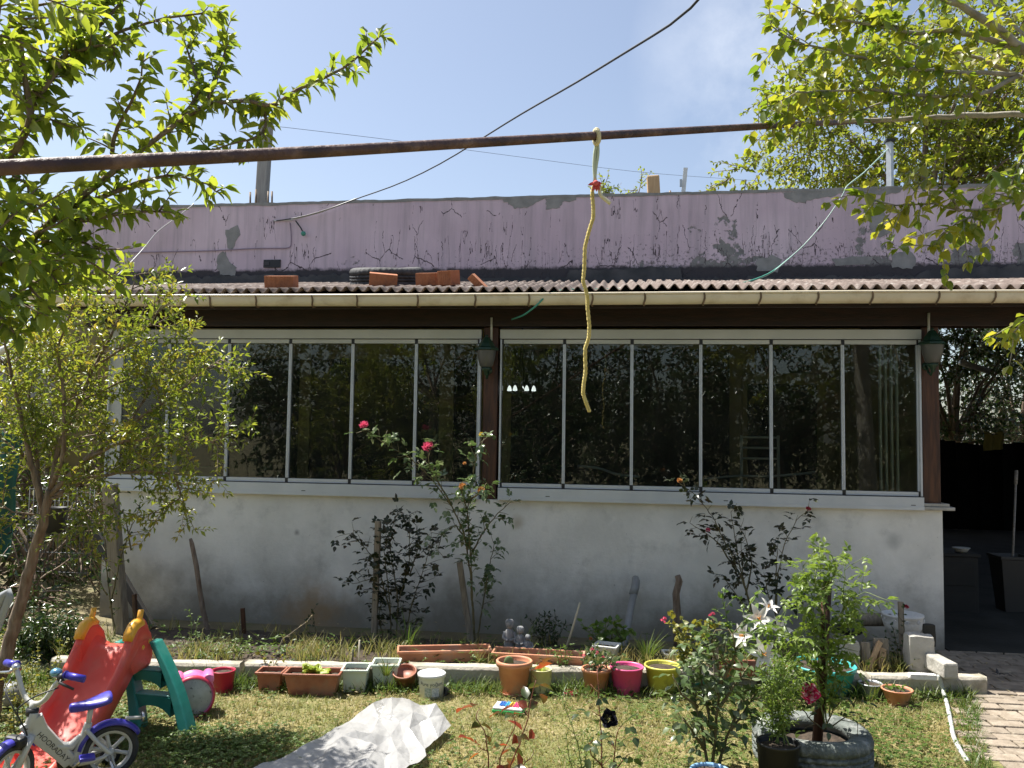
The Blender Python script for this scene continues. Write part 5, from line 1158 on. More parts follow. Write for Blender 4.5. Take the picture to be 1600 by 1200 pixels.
c_ = aty(1502, 862, 1.6); k = MB(); k.lathe([(.001,0),(.05,0),(.075,.035),(.082,.04),(.07,.037),(.001,.02)], c_, 20); 
o = k.build('dish', M_['whitepl'], loc=c_); tag(o, 'white dish on a low shelf in the dark passage', 'dish')
k = MB(); k.box(c_+[-.12,.1,-.02], (.5,.45,.03)); k.box(c_+[-.12,.1,-.36], (.46,.41,.65)); k.box(c_+[-.12,-.108,-.2], (.40,.012,.22)); k.box(c_+[-.12,-.108,-.5], (.40,.012,.28)); o = k.build('low_cabinet', M_['int_dark'], loc=c_, bevel=.006); tag(o, 'dark low cabinet standing in the passage', 'cabinet')
p = atz(1557, 1057, .02); k = MB()
for i in range(9): k.leaves([p+[rng.uniform(-.06,.06),rng.uniform(-.04,.04),.02]],[[rng.uniform(-1,1),rng.uniform(-1,1),.2]],[[0,0,1]],[.05],[.02],'big')
o = k.build('dark_litter', M_['black'], loc=p); tag(o, 'dark scrap of litter on the shaded passage floor', 'litter')

# neighbour's wall, mesh fence, tarpaulin, bucket at the left
b = MB(); b.bx(-14,-4.9,3.0,3.2,0,2.35); o = b.build('boundary_wall', mat('grey_block_wall', (.20,.21,.22), .9, (.28,.29,.30), 4, 6, bump=.4, bscale=20), loc=(-9,3.1,0)); tag(o, 'grey block wall left of the house, half hidden by leaves', 'wall')
t = thing('mesh_fence', 'grey welded wire fence panel at the left of the house', 'fence', aty(98,935,-.1)); k = MB()
x0, x1 = aty(40,900,-.1)[0], aty(142,900,-.1)[0]; z0, z1 = .35, 1.12
n_ = 15
for i in range(n_+1):
    x = x0+(x1-x0)*i/n_; k.tube([(x,-.1,z0),(x,-.1,.78),(x-.0,-.14,.81),(x,-.1,.84),(x,-.1,z1)], .004, 5)
for z in (.38,.55,.78,.84,1.0,1.1): k.tube([(x0,-.106,z),(x1,-.106,z)], .004, 5)
k.build('wire_panel', M_['steelmesh'], t)
k = MB()
c_ = aty(88, 812, -.35); k.lathe([(.001,-.11),(.075,-.11),(.09,.10),(.094,.105),(.085,.10),(.001,-.06)], c_, 22); o = k.build('hanging_bucket', M_['black'], loc=c_); tag(o, 'black bucket hanging in front of the mesh fence', 'bucket')
k = MB(); a = aty(22,560,-.02); b_ = aty(50,905,-.02)
k.grid(lambda q, r_: (a[0]+(b_[0]-a[0])*q, -.25+.04*math.sin(q*9+r_*2)+.015*math.sin(r_*11), 1.62+(.55-1.62)*r_+.04*math.sin(q*7)), 24, 24); o = k.build('tarpaulin', M_['tarp'], loc=a); tag(o, 'teal tarpaulin hanging behind the pomegranate trunk', 'tarpaulin'); s_ = o.modifiers.new('thickness','SOLIDIFY'); s_.thickness = .003

# ================================================================== PLANTS
def rv(): 
    v = NR.normal(size=3); return v/np.linalg.norm(v)
def resample(P, step):
    P = np.array(P, float); d = np.linalg.norm(np.diff(P, axis=0), axis=1); s_ = np.concatenate([[0], np.cumsum(d)]); n = max(2, int(s_[-1]/step)+1)
    q_ = np.linspace(0, s_[-1], n); return np.stack([np.interp(q_, s_, P[:, i]) for i in range(3)], 1)
class Foliage:
    def __init__(s): s.p = []; s.d = []; s.u = []; s.L = []; s.W = []
    def leaf(s, p, d, u, L_, W_): s.p.append(p); s.d.append(d); s.u.append(u); s.L.append(L_); s.W.append(W_)
    def along(s, P, step, L_, W_, ang=.9, droop=.25, jit=.35, start=0., upb=.7, tipscale=.75, per=1):
        P = resample(P, step); n = len(P); ph = rng.uniform(0, 6.28)
        for i in range(n):
            f = i/max(1, n-1)
            if f < start: continue
            T = nrm(P[min(n-1,i+1)]-P[max(0,i-1)]); a = nrm(np.cross(T, [.1,.2,1.])); b = np.cross(T, a)
            for _ in range(per):
                ph += 2.4+rng.uniform(-.5,.5); o = a*math.cos(ph)+b*math.sin(ph)
                d = nrm(T*(1-ang*.55)+o*ang+rv()*jit-np.array([0,0,droop])); u = nrm(np.array([0,0,upb])+o*.3+rv()*.55)
                k = (1-(1-tipscale)*f)*rng.uniform(.5,1.2); s.leaf(P[i]+rv()*.004, d, u, L_*k, W_*k)
        T = nrm(P[-1]-P[-2])
        for _ in range(2): s.leaf(P[-1], nrm(T+rv()*.45), nrm(np.array([0,0,1.])+rv()*.5), L_*tipscale*rng.uniform(.7,1), W_*tipscale*.85)
    def compound(s, p, d, n=2, rl=.05, L_=.035, W_=.022, droop=.25):
        """a leaf of paired leaflets on a short stalk"""
        d = nrm(np.array(d)); sd = nrm(np.cross(d, [0,0,1.])+1e-6); u = nrm(np.cross(sd, d)+rv()*.25)
        for i in range(n):
            f = .45+.5*i/max(1,n); q_ = p+d*rl*f-np.array([0,0,droop*rl*f*f])
            for sg in (-1, 1): s.leaf(q_, nrm(d*.55+sd*sg*.9+rv()*.25-np.array([0,0,droop*.5])), u+rv()*.3, L_*rng.uniform(.75,1.05), W_)
        s.leaf(p+d*rl-np.array([0,0,droop*rl]), nrm(d+rv()*.2-np.array([0,0,droop])), u, L_*rng.uniform(.9,1.2), W_*1.1)
    def mb(s, tpl='big', fold=1.):
        k = MB(); k.leaves(s.p, s.d, s.u, np.array(s.L), np.array(s.W), tpl, 0, fold); return k
def twig(p, d, L_, droop=.2, wob=.25, n=5):
    P = [np.array(p, float)]; d = nrm(np.array(d, float))
    for i in range(n):
        d = nrm(d+rv()*wob/n**.5-np.array([0,0,droop/n])); P.append(P[-1]+d*L_/n)
    return P
def side_twigs(P, step, L0, L1, fwd=.6, start=.15, droop=.1, up=.2):
    P = resample(P, step); out = []; n = len(P)
    for i in range(n):
        f = i/(n-1)
        if f < start: continue
        T = nrm(P[min(n-1,i+1)]-P[max(0,i-1)]); o = rv(); o = nrm(o-T*(o@T))
        out.append(twig(P[i], T*fwd+o+np.array([0,0,up]), rng.uniform(L0, L1), droop))
    return out

# ---- plum tree: its trunk stands just outside the left edge, branches reach into the sky
def plum():
    t = thing('plum_tree', 'leafy plum tree reaching in from the upper left, nearest tree', 'tree', (-2.62,-4.5,0))
    tr = MB(); trunk = [(-2.62,-4.5,-.05),(-2.60,-4.5,.6),(-2.56,-4.52,1.2),(-2.50,-4.55,1.7),(-2.45,-4.58,2.1)]
    tr.tube(trunk, [.085,.075,.068,.062,.055], 10)
    limbs = []
    def limb(pts, d0, d1, r0, r1, frm=None):
        P = PD(pts, d0, d1)
        if frm is not None: P = [np.array(frm, float)]+P
        limbs.append((P, r0, r1)); return P
    F0 = (-2.45,-4.58,2.1)
    limb([(-60,455),(30,392),(93,335),(190,258),(270,197),(322,163),(385,156),(426,168),(457,143),(496,127),(543,103),(594,56)], 2.42, 2.62, .016, .003, F0)
    limb([(190,258),(172,235),(185,195),(205,160),(222,118),(222,98)], 2.50, 2.40, .008, .002)
    limb([(270,197),(300,165),(312,140),(300,100),(285,55)], 2.54, 2.66, .009, .002)
    limb([(322,163),(340,120),(352,80),(350,60)], 2.56, 2.7, .007, .002)
    limb([(93,335),(150,312),(215,285),(270,272),(325,288),(338,300)], 2.45, 2.6, .010, .002)
    limb([(385,156),(410,165),(418,195),(405,215),(360,225),(330,235)], 2.60, 2.5, .007, .002)
    limb([(93,335),(130,345),(180,335),(230,330),(275,332)], 2.45, 2.38, .008, .002)
    limb([(-40,330),(20,240),(60,150),(112,85),(190,48),(258,28),(340,18)], 2.30, 2.62, .015, .003, F0)
    limb([(60,150),(95,100),(120,50),(145,5),(160,-40)], 2.38, 2.5, .010, .003)
    limb([(112,85),(150,70),(185,75),(178,90)], 2.42, 2.4, .006, .002)
    limb([(112,85),(175,20),(215,-25)], 2.45, 2.6, .008, .003)
    limb([(20,240),(50,190),(35,100),(30,20),(35,-40)], 2.3, 2.25, .012, .003)
    limb([(-40,330),(-10,220),(-15,100),(0,10)], 2.2, 2.1, .014, .004, F0)
    limb([(-60,455),(-5,360),(40,320),(50,290),(20,275)], 2.35, 2.3, .012, .003, F0)
    limb([(-60,455),(0,410),(40,400),(75,420),(92,445)], 2.35, 2.25, .012, .003, F0)
    limb([(0,410),(50,380),(110,372),(150,385),(128,400)], 2.45, 2.4, .008, .002)
    limb([(-60,455),(-10,450),(30,468),(60,490)], 2.3, 2.2, .010, .002)
    limb([(-70,500),(-20,490),(10,500),(22,520)], 2.2, 2.15, .010, .003, F0)
    for tip in ((-3.7,-4.1,3.3),(-3.3,-5.3,3.3),(-2.7,-4.9,3.7),(-3.5,-3.7,2.6),(-2.9,-4.3,3.9),(-3.9,-4.8,2.7)):
        limbs.append(([np.array(F0), (np.array(F0)+np.array(tip))/2+rv()*.12+np.array([0,0,.15]), np.array(tip)], .016, .003))
        for _ in range(3):
            m_ = lerp(np.array(F0), np.array(tip), rng.uniform(.45,.9)); limbs.append((twig(m_+np.array([0,0,.08]), np.array(tip)-np.array(F0)+rv()*1.2, rng.uniform(.35,.6), .15), .007, .002))
    fo = Foliage()
    for P, r0, r1 in limbs:
        R_ = resample(P, .04); tr.tube(R_, np.linspace(r0, r1, len(R_)), 6)
        st = .28 if np.allclose(P[0], F0) else 0
        fo.along(P, .0095, .066, .029, 1.0, .3, .35, start=st)
        for tw in side_twigs(P, .050, .03, .075, .7, st, .1, .1):
            tr.tube(tw, [.003,.0015], 4); fo.along(tw, .0105, .066, .029, .95, .35, .35)
    # extra leafy shoots filling the mass at the left edge
    for _ in range(44):
        u, v = rng.uniform(-70, 65), rng.choice([rng.uniform(-30, 215), rng.uniform(285, 470), rng.uniform(300, 470)])
        P = twig(atd(u, v, rng.uniform(2.05, 2.6)), CR*rng.uniform(.2,1)+CU*rng.uniform(-.5,.7)+CF*rng.uniform(-.5,.5), rng.uniform(.10,.2), .15)
        tr.tube(P, [.004,.0015], 4); fo.along(P, .013, .075, .033, .95, .32, .4)
    for _ in range(18):
        u, v = rng.uniform(-20, 150), rng.uniform(355, 440)
        if v < 365+max(0, (u-60))*.2: continue
        P = twig(atd(u, v, rng.uniform(2.2, 2.6)), CR*rng.uniform(.2,1)+CU*rng.uniform(-.5,.4)+CF*rng.uniform(-.5,.5), rng.uniform(.07,.14), .15)
        tr.tube(P, [.004,.0015], 4); fo.along(P, .014, .070, .031, .95, .32, .4)
    tr.build('trunk', M_['bark'], t); fo.mb('big').build('crown', LF['plum'], t)
plum()

# ---- pomegranate shrub tree by the left end of the kerb
def pomegranate():
    b = atz(-14, 1128); t = thing('pomegranate_tree', 'slender pomegranate tree with small glossy yellow green leaves, left of the slide', 'tree', b)
    tr = MB(); yb = b[1]
    trunk = [b-[0,0,.03]]+PY([(-6,1080),(14,1005),(30,950),(45,895),(58,845),(70,806),(80,765)], yb)
    R_ = resample(trunk, .05); tr.tube([q_+rv()*.006 for q_ in R_], np.linspace(.042,.024,len(R_)), 9)
    limbs = []
    def limb(pts, y0, y1, r0, r1): 
        P = [aty(u, v, y0+(y1-y0)*i/(len(pts)-1)) for i, (u, v) in enumerate(pts)]; limbs.append(P)
        Q = resample(P, .05); tr.tube([q_+rv()*.004 for q_ in Q], np.linspace(r0, r1, len(Q)), 6)
    limb([(70,806),(48,720),(30,640),(18,585),(8,535),(5,500)], yb, yb-.2, .02, .004)
    limb([(66,815),(60,740),(52,670),(45,610),(60,560),(75,520)], yb, yb+.25, .016, .004)
    limb([(80,765),(90,700),(120,630),(150,570),(180,510),(205,455),(212,430)], yb, yb+.1, .018, .003)
    limb([(80,765),(100,710),(100,620),(90,540),(110,490),(130,450)], yb, yb-.3, .016, .003)
    limb([(78,775),(130,720),(200,665),(270,620),(315,582),(345,562)], yb, yb-.05, .018, .003)
    limb([(76,780),(140,745),(220,735),(270,740),(285,775),(250,800)], yb, yb+.15, .013, .003)
    limb([(130,720),(190,690),(260,682),(315,690),(345,694)], yb, yb-.25, .010, .003)
    limb([(200,665),(240,600),(275,560),(300,535)], yb, yb+.2, .009, .003)
    limb([(150,570),(200,540),(235,505),(245,488)], yb+.05, yb-.15, .008, .003)
    limb([(120,630),(180,600),(240,580),(285,590)], yb+.03, yb+.35, .008, .003)
    limb([(70,806),(20,800),(-20,775)], yb, yb-.2, .008, .003)
    limb([(60,740),(10,690),(-30,650)], yb, yb+.1, .009, .003)
    limb([(76,780),(110,770),(150,790),(135,815)], yb, yb-.2, .007, .002)
    fo = Foliage()
    for P in limbs:
        for tw in side_twigs(P, .029, .09, .27, .7, .22, .12, .12):
            tr.tube(tw, [.0035,.0012], 4); fo.along(tw, .0135, .052, .0215, .9, .1, .4, start=.10)
            for t2 in side_twigs(tw, .07, .05, .14, .8, .2, .1, .1):
                tr.tube(t2, [.002,.001], 3); fo.along(t2, .0135, .051, .021, .9, .1, .4)
    tr.build('trunk', M_['bark'], t); fo.mb('small', 1.1).build('crown', LF['pom'], t)
pomegranate()

# ---- mulberry branches from the right
def mulberry():
    t = thing('mulberry_tree', 'mulberry tree reaching in from the right edge with broad pale leaves, nearer than the parapet', 'tree', (3.05,-3.3,0))
    tr = MB(); F0 = np.array((2.95,-3.25,2.9))
    tr.tube([(3.05,-3.3,-.05),(3.05,-3.3,1.0),(3.0,-3.28,2.0),F0,(2.9,-3.2,3.6)], [.11,.10,.09,.08,.06], 10)
    limbs = []
    def limb(pts, d0, d1, r0, r1, frm=None):
        P = PD(pts, d0, d1)
        if frm is not None: P = [np.array(frm, float)]+P
        Q = resample(P, .06); tr.tube([q_+rv()*.004 for q_ in Q], np.linspace(r0, r1, len(Q)), 7); limbs.append(P)
    limb([(1660,150),(1600,78),(1555,42),(1500,8),(1450,-15),(1380,-30)], 4.0, 3.7, .035, .012, F0)
    limb([(1660,190),(1610,178),(1560,180),(1505,181),(1430,185),(1360,187),(1310,190)], 4.15, 4.3, .024, .010, F0)
    limb([(1600,78),(1540,60),(1480,45),(1430,52),(1380,40),(1300,30),(1262,20),(1235,5)], 3.95, 3.8, .016, .003)
    limb([(1660,140),(1590,118),(1530,92),(1475,78),(1425,72),(1390,50),(1380,10)], 4.1, 4.0, .022, .004, F0)
    limb([(1590,118),(1540,145),(1470,152),(1420,148),(1350,140),(1290,142),(1245,144),(1215,160)], 4.0, 3.7, .012, .003)
    limb([(1590,118),(1500,112),(1440,110),(1370,98),(1310,80),(1255,70),(1205,42)], 4.0, 3.7, .012, .003)
    limb([(1430,52),(1345,20),(1300,-5)], 3.9, 3.8, .008, .003)
    limb([(1420,148),(1370,165),(1310,180),(1255,190),(1200,170)], 3.9, 3.8, .007, .002)
    limb([(1700,270),(1610,298),(1560,325),(1500,330),(1455,318),(1400,322),(1340,305)], 3.7, 3.6, .012, .003, F0)
    limb([(1560,325),(1500,345),(1475,362),(1458,385)], 3.68, 3.6, .007, .002)
    limb([(1500,330),(1480,300),(1440,275),(1420,268)], 3.65, 3.6, .006, .002)
    limb([(1680,120),(1590,45),(1560,15),(1530,-20)], 4.2, 4.3, .018, .006, F0)
    limb([(1640,470),(1600,500),(1585,520)], 3.6, 3.5, .006, .002, F0-[0,0,.6])
    limb([(1660,230),(1610,220),(1590,260),(1580,290)], 3.6, 3.5, .009, .003, F0)
    fo = Foliage()
    for i, P in enumerate(limbs):
        big = i in (0, 1, 3, 11)
        if i == 1: continue
        for tw in side_twigs(P, .085 if big else .042, .07, .22, .5, .35 if big else .18, .3, .0):
            tr.tube(tw, [.003,.0015], 4); fo.along(tw, .026, .075, .052, .9, .5, .4)
        if not big: fo.along(P, .030, .08, .055, .9, .5, .4, start=.3)
    tr.build('trunk', M_['barkgrey'], t); fo.mb('big').build('crown', LF['mulb'], t)
mulberry()

# ---- trees with a whole crown
def crown_tree(name, label, base, fork, blobs, nclus, leafL, leafW, lm, tr_r, per=14, cl=.5, tpl='small', group=None, bark='bark', limbs=16):
    base = np.array(base, float); fork = np.array(fork, float); t = thing(name, label, 'tree', base, group); tr = MB(); fo = Foliage()
    mid = (base+fork)/2+rv()*[.1,.1,0]; tr.tube(resample([base-[0,0,.1], mid, fork], .3), [tr_r, tr_r*.8, tr_r*.62], 9)
    cen = []
    wts = np.array([b[1][0]*b[1][1]*b[1][2] for b in blobs]); wts /= wts.sum()
    for _ in range(nclus):
        c_, r_ = blobs[NR.choice(len(blobs), p=wts)]; d = rv(); rad = rng.uniform(.35, 1.0)**.5*(1+.22*mnoise.noise(Vector(d*2.2)+Vector(c_)))
        cen.append((np.array(c_)+d*np.array(r_)*rad, d))
    for i in range(limbs):
        c_, d = cen[i]; P = resample([fork, lerp(fork, c_, .45)+np.array([0,0,.12*np.linalg.norm(c_-fork)])+rv()*.1, c_], .3); tr.tube(P, np.linspace(tr_r*.42, tr_r*.08, len(P)), 6)
        for q_ in P[len(P)//2::2]:
            tw = twig(q_, nrm(c_-fork)+rv(), cl*1.6, .1); tr.tube(tw, [tr_r*.08, tr_r*.03], 4)
    for c_, d in cen:
        tw = twig(c_-d*cl*.4, d+rv()*.8, cl, .25, .5); tr.tube(tw, [.012,.004], 3); fo.along(tw, cl/per*2, leafL, leafW, .95, .3, .5, per=2)
    tr.build('trunk', M_[bark], t); fo.mb(tpl).build('crown', lm, t); return t
def far(u, v, d): return atd(u, v, d)
# the big tree behind the right of the house
bl = [(far(1400,190,17),(2.5,2.2,1.9)),(far(1540,120,17),(2.0,2.0,2.1)),(far(1255,235,16.5),(1.45,1.4,1.25)),(far(1480,270,16.5),(2.4,1.6,1.3)),(far(1330,110,17),(1.3,1.5,1.1)),(far(1175,275,16.5),(.9,.9,.62)),(far(1640,220,17),(1.9,2,2.6)),(far(1235,130,16.8),(.65,.7,.7))]
fb_ = far(1440,420,17)
crown_tree('broadleaf_tree', 'large yellow green broadleaf tree standing behind the right part of the house', (fb_[0],fb_[1],0), (fb_[0],fb_[1],5.4), bl, 1450, .155, .084, LF['far'], .2, per=18, cl=.6, tpl='small', limbs=18)
for u, v, d, r_, lab in ((945,300,19,.28,'tip of a small tree showing above the parapet, behind the hanging rope'),(1000,300,19,.42,'round top of a small tree showing beside the timber stub')):
    c_ = far(u, v, d); crown_tree('small_tree', lab, (c_[0],c_[1],0), (c_[0],c_[1],c_[2]-.7), [(c_,(r_*.7,r_,r_*1.1)),(c_-[0,0,.5],(r_*1.3,r_,.5))], 40, .12, .06, LF['far'], .08, per=9, cl=.35, limbs=6)
# trees seen through the passage
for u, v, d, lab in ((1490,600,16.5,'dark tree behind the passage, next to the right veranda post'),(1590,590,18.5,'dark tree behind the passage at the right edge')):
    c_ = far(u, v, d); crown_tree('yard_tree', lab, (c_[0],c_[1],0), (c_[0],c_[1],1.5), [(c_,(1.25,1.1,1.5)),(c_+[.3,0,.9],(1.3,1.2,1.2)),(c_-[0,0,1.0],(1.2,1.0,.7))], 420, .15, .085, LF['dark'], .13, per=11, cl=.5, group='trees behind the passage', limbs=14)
# bush and trees at the left behind the fence
c_ = np.array([-6.2,1.6,1.7]); crown_tree('hedge_tree', 'bushy yellow green tree behind the pomegranate at the left edge', (-6.2,1.6,0), (-6.2,1.6,.7), [(c_,(1.1,1.0,1.2)),(c_+[-.9,.2,.2],(1.0,1,1.2)),(c_+[.4,-.3,-.9],(.9,.8,.6))], 420, .085, .045, LF['pom'], .09, per=12, cl=.4, limbs=14)
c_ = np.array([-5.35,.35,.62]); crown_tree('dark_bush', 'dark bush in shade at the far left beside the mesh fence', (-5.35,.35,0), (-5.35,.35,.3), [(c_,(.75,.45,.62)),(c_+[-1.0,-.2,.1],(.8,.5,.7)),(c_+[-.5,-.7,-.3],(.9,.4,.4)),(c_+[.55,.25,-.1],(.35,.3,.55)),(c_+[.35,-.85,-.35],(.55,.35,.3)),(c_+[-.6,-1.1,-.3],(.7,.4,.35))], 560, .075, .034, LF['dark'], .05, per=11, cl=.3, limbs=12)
c_ = np.array([-8.6,2.2,2.4]); crown_tree('hedge_tree', 'taller dark green tree at the far left behind the block wall', (-8.6,4.4,0), (-8.6,4.4,1.2), [(c_+[0,2.0,.3],(1.6,1.2,1.7)),(c_+[1.4,2.2,-.6],(1.2,1.0,1.1))], 330, .10, .055, LF['far'], .12, per=12, cl=.5, limbs=14)

# ---- the garden behind the camera, seen mirrored in the panes: one tree, copied
GRP = 'garden trees behind the viewpoint, mirrored in the window panes'
GL = 'dense dark garden tree behind the viewpoint, visible only mirrored in the panes'
src = crown_tree('garden_tree', GL, (-4.6,-13.2,0), (-4.6,-13.2,1.1), [((-4.6,-13.2,2.8),(2.0,1.3,1.7)),((-5.6,-13.2,1.7),(1.5,1.2,1.3)),((-3.5,-13.0,1.8),(1.5,1.2,1.3)),((-4.6,-12.6,.9),(2.2,1.0,.7))], 900, .16, .09, LF['dark'], .15, per=10, cl=.6, group=GRP, limbs=14)
for (x, y, a, s_) in ((-1.5,-14.2,1.1,1.05),(1.3,-13.0,2.3,.95),(4.2,-13.9,3.4,1.1),(7.0,-13.2,4.4,1.0),(-7.6,-14.0,5.2,1.1),(9.9,-14.4,.5,1.15)):
    r_ = src.copy(); COL.objects.link(r_); r_.location = (x,y,0); r_.rotation_euler = (0,0,a); r_.scale = (s_,s_,s_)
    for ch_ in src.children:
        c2 = ch_.copy(); COL.objects.link(c2); c2.parent = r_

# ---- flowers
def rose(k, c_, r_, m=0, up=(0,0,1), n=20, mm=2):
    up = nrm(np.array(up, float)); a = nrm(np.cross(up, [.3,1,.2])); b = np.cross(up, a)
    for i in range(n):
        f = i/n; an = i*2.4; o = a*math.cos(an)+b*math.sin(an); rad = r_*(.15+.75*f)
        p0 = c_+o*rad*.35-up*r_*.25*f; d = nrm(o*(.25+1.0*f)+up*(1.1-.75*f)); k.leaves([p0],[d],[nrm(-o*(1-f)+up*f+rv()*.2)],[r_*(.75+.25*f)],[r_*(.75+.35*f)],'big',m,-1.3)
def lily(k, c_, r_, up, m=0):
    up = nrm(np.array(up, float)); a = nrm(np.cross(up, [.3,.2,1])); b = np.cross(up, a)
    for i in range(6):
        an = i*pi/3+.2; o = a*math.cos(an)+b*math.sin(an); k.leaves([c_+o*r_*.08],[nrm(o+up*.55)],[nrm(up-o*.3)],[r_*1.2],[r_*.56],'big',m,1.2)
def shrub(name, label, cat, stems, leafmat_, stemmat, r0=.006, r1=.002, tw=(.09,.06,.16), L_=.04, W_=.026, step=.03, comp=None, start=.15, tpl='big', droop=.2, flowers=(), group=None, fmats=None, twst=None, up=.15, per=1):
    t = thing(name, label, cat, stems[0][0], group); s_ = MB(); fo = Foliage()
    for P in stems:
        Q = resample(P, .035); Q[1:-1] += .004*nrm(NR.normal(size=Q[1:-1].shape)); s_.tube(Q, np.linspace(r0, r1, len(Q)), 6)
        if tw:
            for q_ in side_twigs(P, tw[0], tw[1], tw[2], .7, start if twst is None else twst, .1, up):
                s_.tube(q_, [r1*1.1, r1*.6], 4)
                if comp:
                    R_ = resample(q_, step*1.5)
                    for z in R_[1:]: fo.compound(z, nrm(q_[-1]-q_[0])*.4+rv()*.9, comp, L_*1.4, L_, W_, droop)
                else: fo.along(q_, step, L_, W_, .95, droop, .4, per=per)
        if comp:
            R_ = resample(P, step*1.8)
            for i, z in enumerate(R_):
                if i/len(R_) > start: fo.compound(z, rv()+np.array([0,0,.2]), comp, L_*1.4, L_, W_, droop)
        else: fo.along(P, step, L_, W_, 1., droop, .4, start=start, per=per)
    s_.build('stem', stemmat, t); fo.mb(tpl).build('foliage', leafmat_, t)
    for kind, c_, r_, m, up_ in flowers:
        k = MB()
        if kind == 'rose': rose(k, c_, r_, 0, up_)
        elif kind == 'lily': lily(k, c_, r_, up_)
        elif kind == 'umbel':
            for _ in range(9): rose(k, c_+rv()*r_*.7, r_*.42, 0, rv()+np.array([0,0,.6]), 7)
        f_ = k.build('flower', M_[m], t)
        if kind == 'lily':
            k = MB(); up2 = nrm(np.array(up_, float))
            for _ in range(5): k.tube([c_, c_+up2*r_*.5+rv()*r_*.14], [.0015,.003], 4)
            k.build('stamens', M_['stamen'], f_)
    return t
def ST(pts, y0, y1=None):
    y1 = y0 if y1 is None else y1; n = len(pts)-1; return [aty(u, v, y0+(y1-y0)*i/n) for i, (u, v) in enumerate(pts)]
S_ = [ST([(612,1012),(608,930),(600,860),(622,800)],-.55,-.6), ST([(618,1012),(622,940),(640,880),(640,805)],-.55,-.5), ST([(628,1010),(645,940),(668,870),(672,850)],-.55,-.62), ST([(610,960),(590,880),(565,850),(546,834)],-.55,-.7),
      ST([(612,930),(580,905),(552,912)],-.55,-.7), ST([(622,940),(610,860),(605,820)],-.55,-.45), ST([(640,900),(655,850),(650,820)],-.5,-.45), ST([(600,1010),(592,960),(600,930)],-.6,-.6)]
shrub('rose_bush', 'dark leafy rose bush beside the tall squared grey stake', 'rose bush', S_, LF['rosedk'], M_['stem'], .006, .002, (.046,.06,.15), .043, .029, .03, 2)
S_ = [ST([(742,1010),(738,930),(735,870),(730,800),(735,760),(745,710),(752,684)],-.6,-.9), ST([(742,1000),(735,900),(725,830),(705,790),(672,745),(640,715),(600,692),(574,672)],-.6,-1.0), ST([(705,790),(684,752),(670,730),(669,704)],-.85,-.97),
      ST([(745,1005),(757,930),(765,885),(772,850)],-.58,-.5), ST([(735,870),(755,830),(780,800),(797,785)],-.62,-.7), ST([(733,850),(712,820),(690,835),(684,860)],-.62,-.7), ST([(730,800),(722,770),(718,755)],-.8,-.93), ST([(735,780),(752,770),(760,755)],-.8,-.95)]
def R3(u, v, y, r_, m, k='rose', up=(0,-.6,.8)): return (k, aty(u, v, y), r_, m, up)
FL = [R3(569,664,-1.0,.038,'petalpink'),R3(669,698,-.97,.047,'petalpink'),R3(752,679,-.9,.022,'petalyellow'),R3(723,760,-.94,.032,'petalorange'),R3(752,766,-.95,.032,'petalorange'),R3(726,724,-.93,.016,'petalorange')]
shrub('rose_bush', 'tall pink rose arching in front of the window, with faded orange blooms below', 'rose bush', S_, LF['silvery_sheen'], M_['stem'], .008, .0025, (.055,.06,.14), .044, .030, .03, 2, .28, flowers=FL)  # pale leaf colour stands for sun shining on the leaves
S_ = [ST([(1182,985),(1165,920),(1140,860),(1112,805),(1085,772),(1062,756)],-.6,-.85), ST([(1172,945),(1155,880),(1142,800)],-.6,-.6), ST([(1150,890),(1120,845),(1078,817)],-.6,-.75), ST([(1165,930),(1175,880),(1165,840),(1150,815)],-.6,-.5), ST([(1178,965),(1150,930),(1130,900)],-.6,-.7), ST([(1172,945),(1160,900),(1158,850)],-.6,-.6)]
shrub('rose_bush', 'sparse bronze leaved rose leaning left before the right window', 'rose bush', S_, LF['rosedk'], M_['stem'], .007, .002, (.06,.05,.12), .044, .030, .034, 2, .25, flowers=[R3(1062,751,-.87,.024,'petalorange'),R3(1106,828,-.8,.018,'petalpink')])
S_ = [ST([(1212,985),(1215,900),(1225,850),(1245,812),(1263,797)],-.6,-.7), ST([(1212,945),(1213,880),(1216,842)],-.6,-.55), ST([(1214,960),(1235,932),(1252,925)],-.6,-.7), ST([(1212,960),(1200,930),(1196,905)],-.6,-.7)]
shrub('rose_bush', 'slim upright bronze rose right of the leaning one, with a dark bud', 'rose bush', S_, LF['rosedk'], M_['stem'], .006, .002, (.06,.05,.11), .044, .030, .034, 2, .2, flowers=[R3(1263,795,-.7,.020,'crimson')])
S_ = [ST([(182,1010),(168,900),(162,830),(185,770)],-.6,-.7), ST([(172,950),(186,880),(205,825),(218,792)],-.6,-.8), ST([(205,860),(200,830),(192,800)],-.7,-.7), ST([(168,930),(150,900),(140,880)],-.6,-.6)]
shrub('rose_bush', 'thin nearly bare rose stems beside the mossy post', 'rose bush', S_, LF['dark'], M_['stem'], .007, .003, (.12,.05,.12), .045, .03, .06, None, .2)
# laurel at the left
S_ = [[atz(80+dx, 1052)+[0,.15,0], aty(75+dx*1.6, 1010, -1.25), aty(78+dx*2.2+rng.uniform(-10,10), 960+abs(dx)*.7+rng.uniform(0,30), -1.35-rng.uniform(0,.35))] for dx in (-32,-24,-16,-8,0,8,16,24,-12,12)]
shrub('laurel_bush', 'dark glossy laurel bush in shade at the left, behind the bicycle', 'bush', S_, LF['dark'], M_['stem'], .007, .003, (.045,.07,.16), .062, .024, .020, None, .1, per=2)

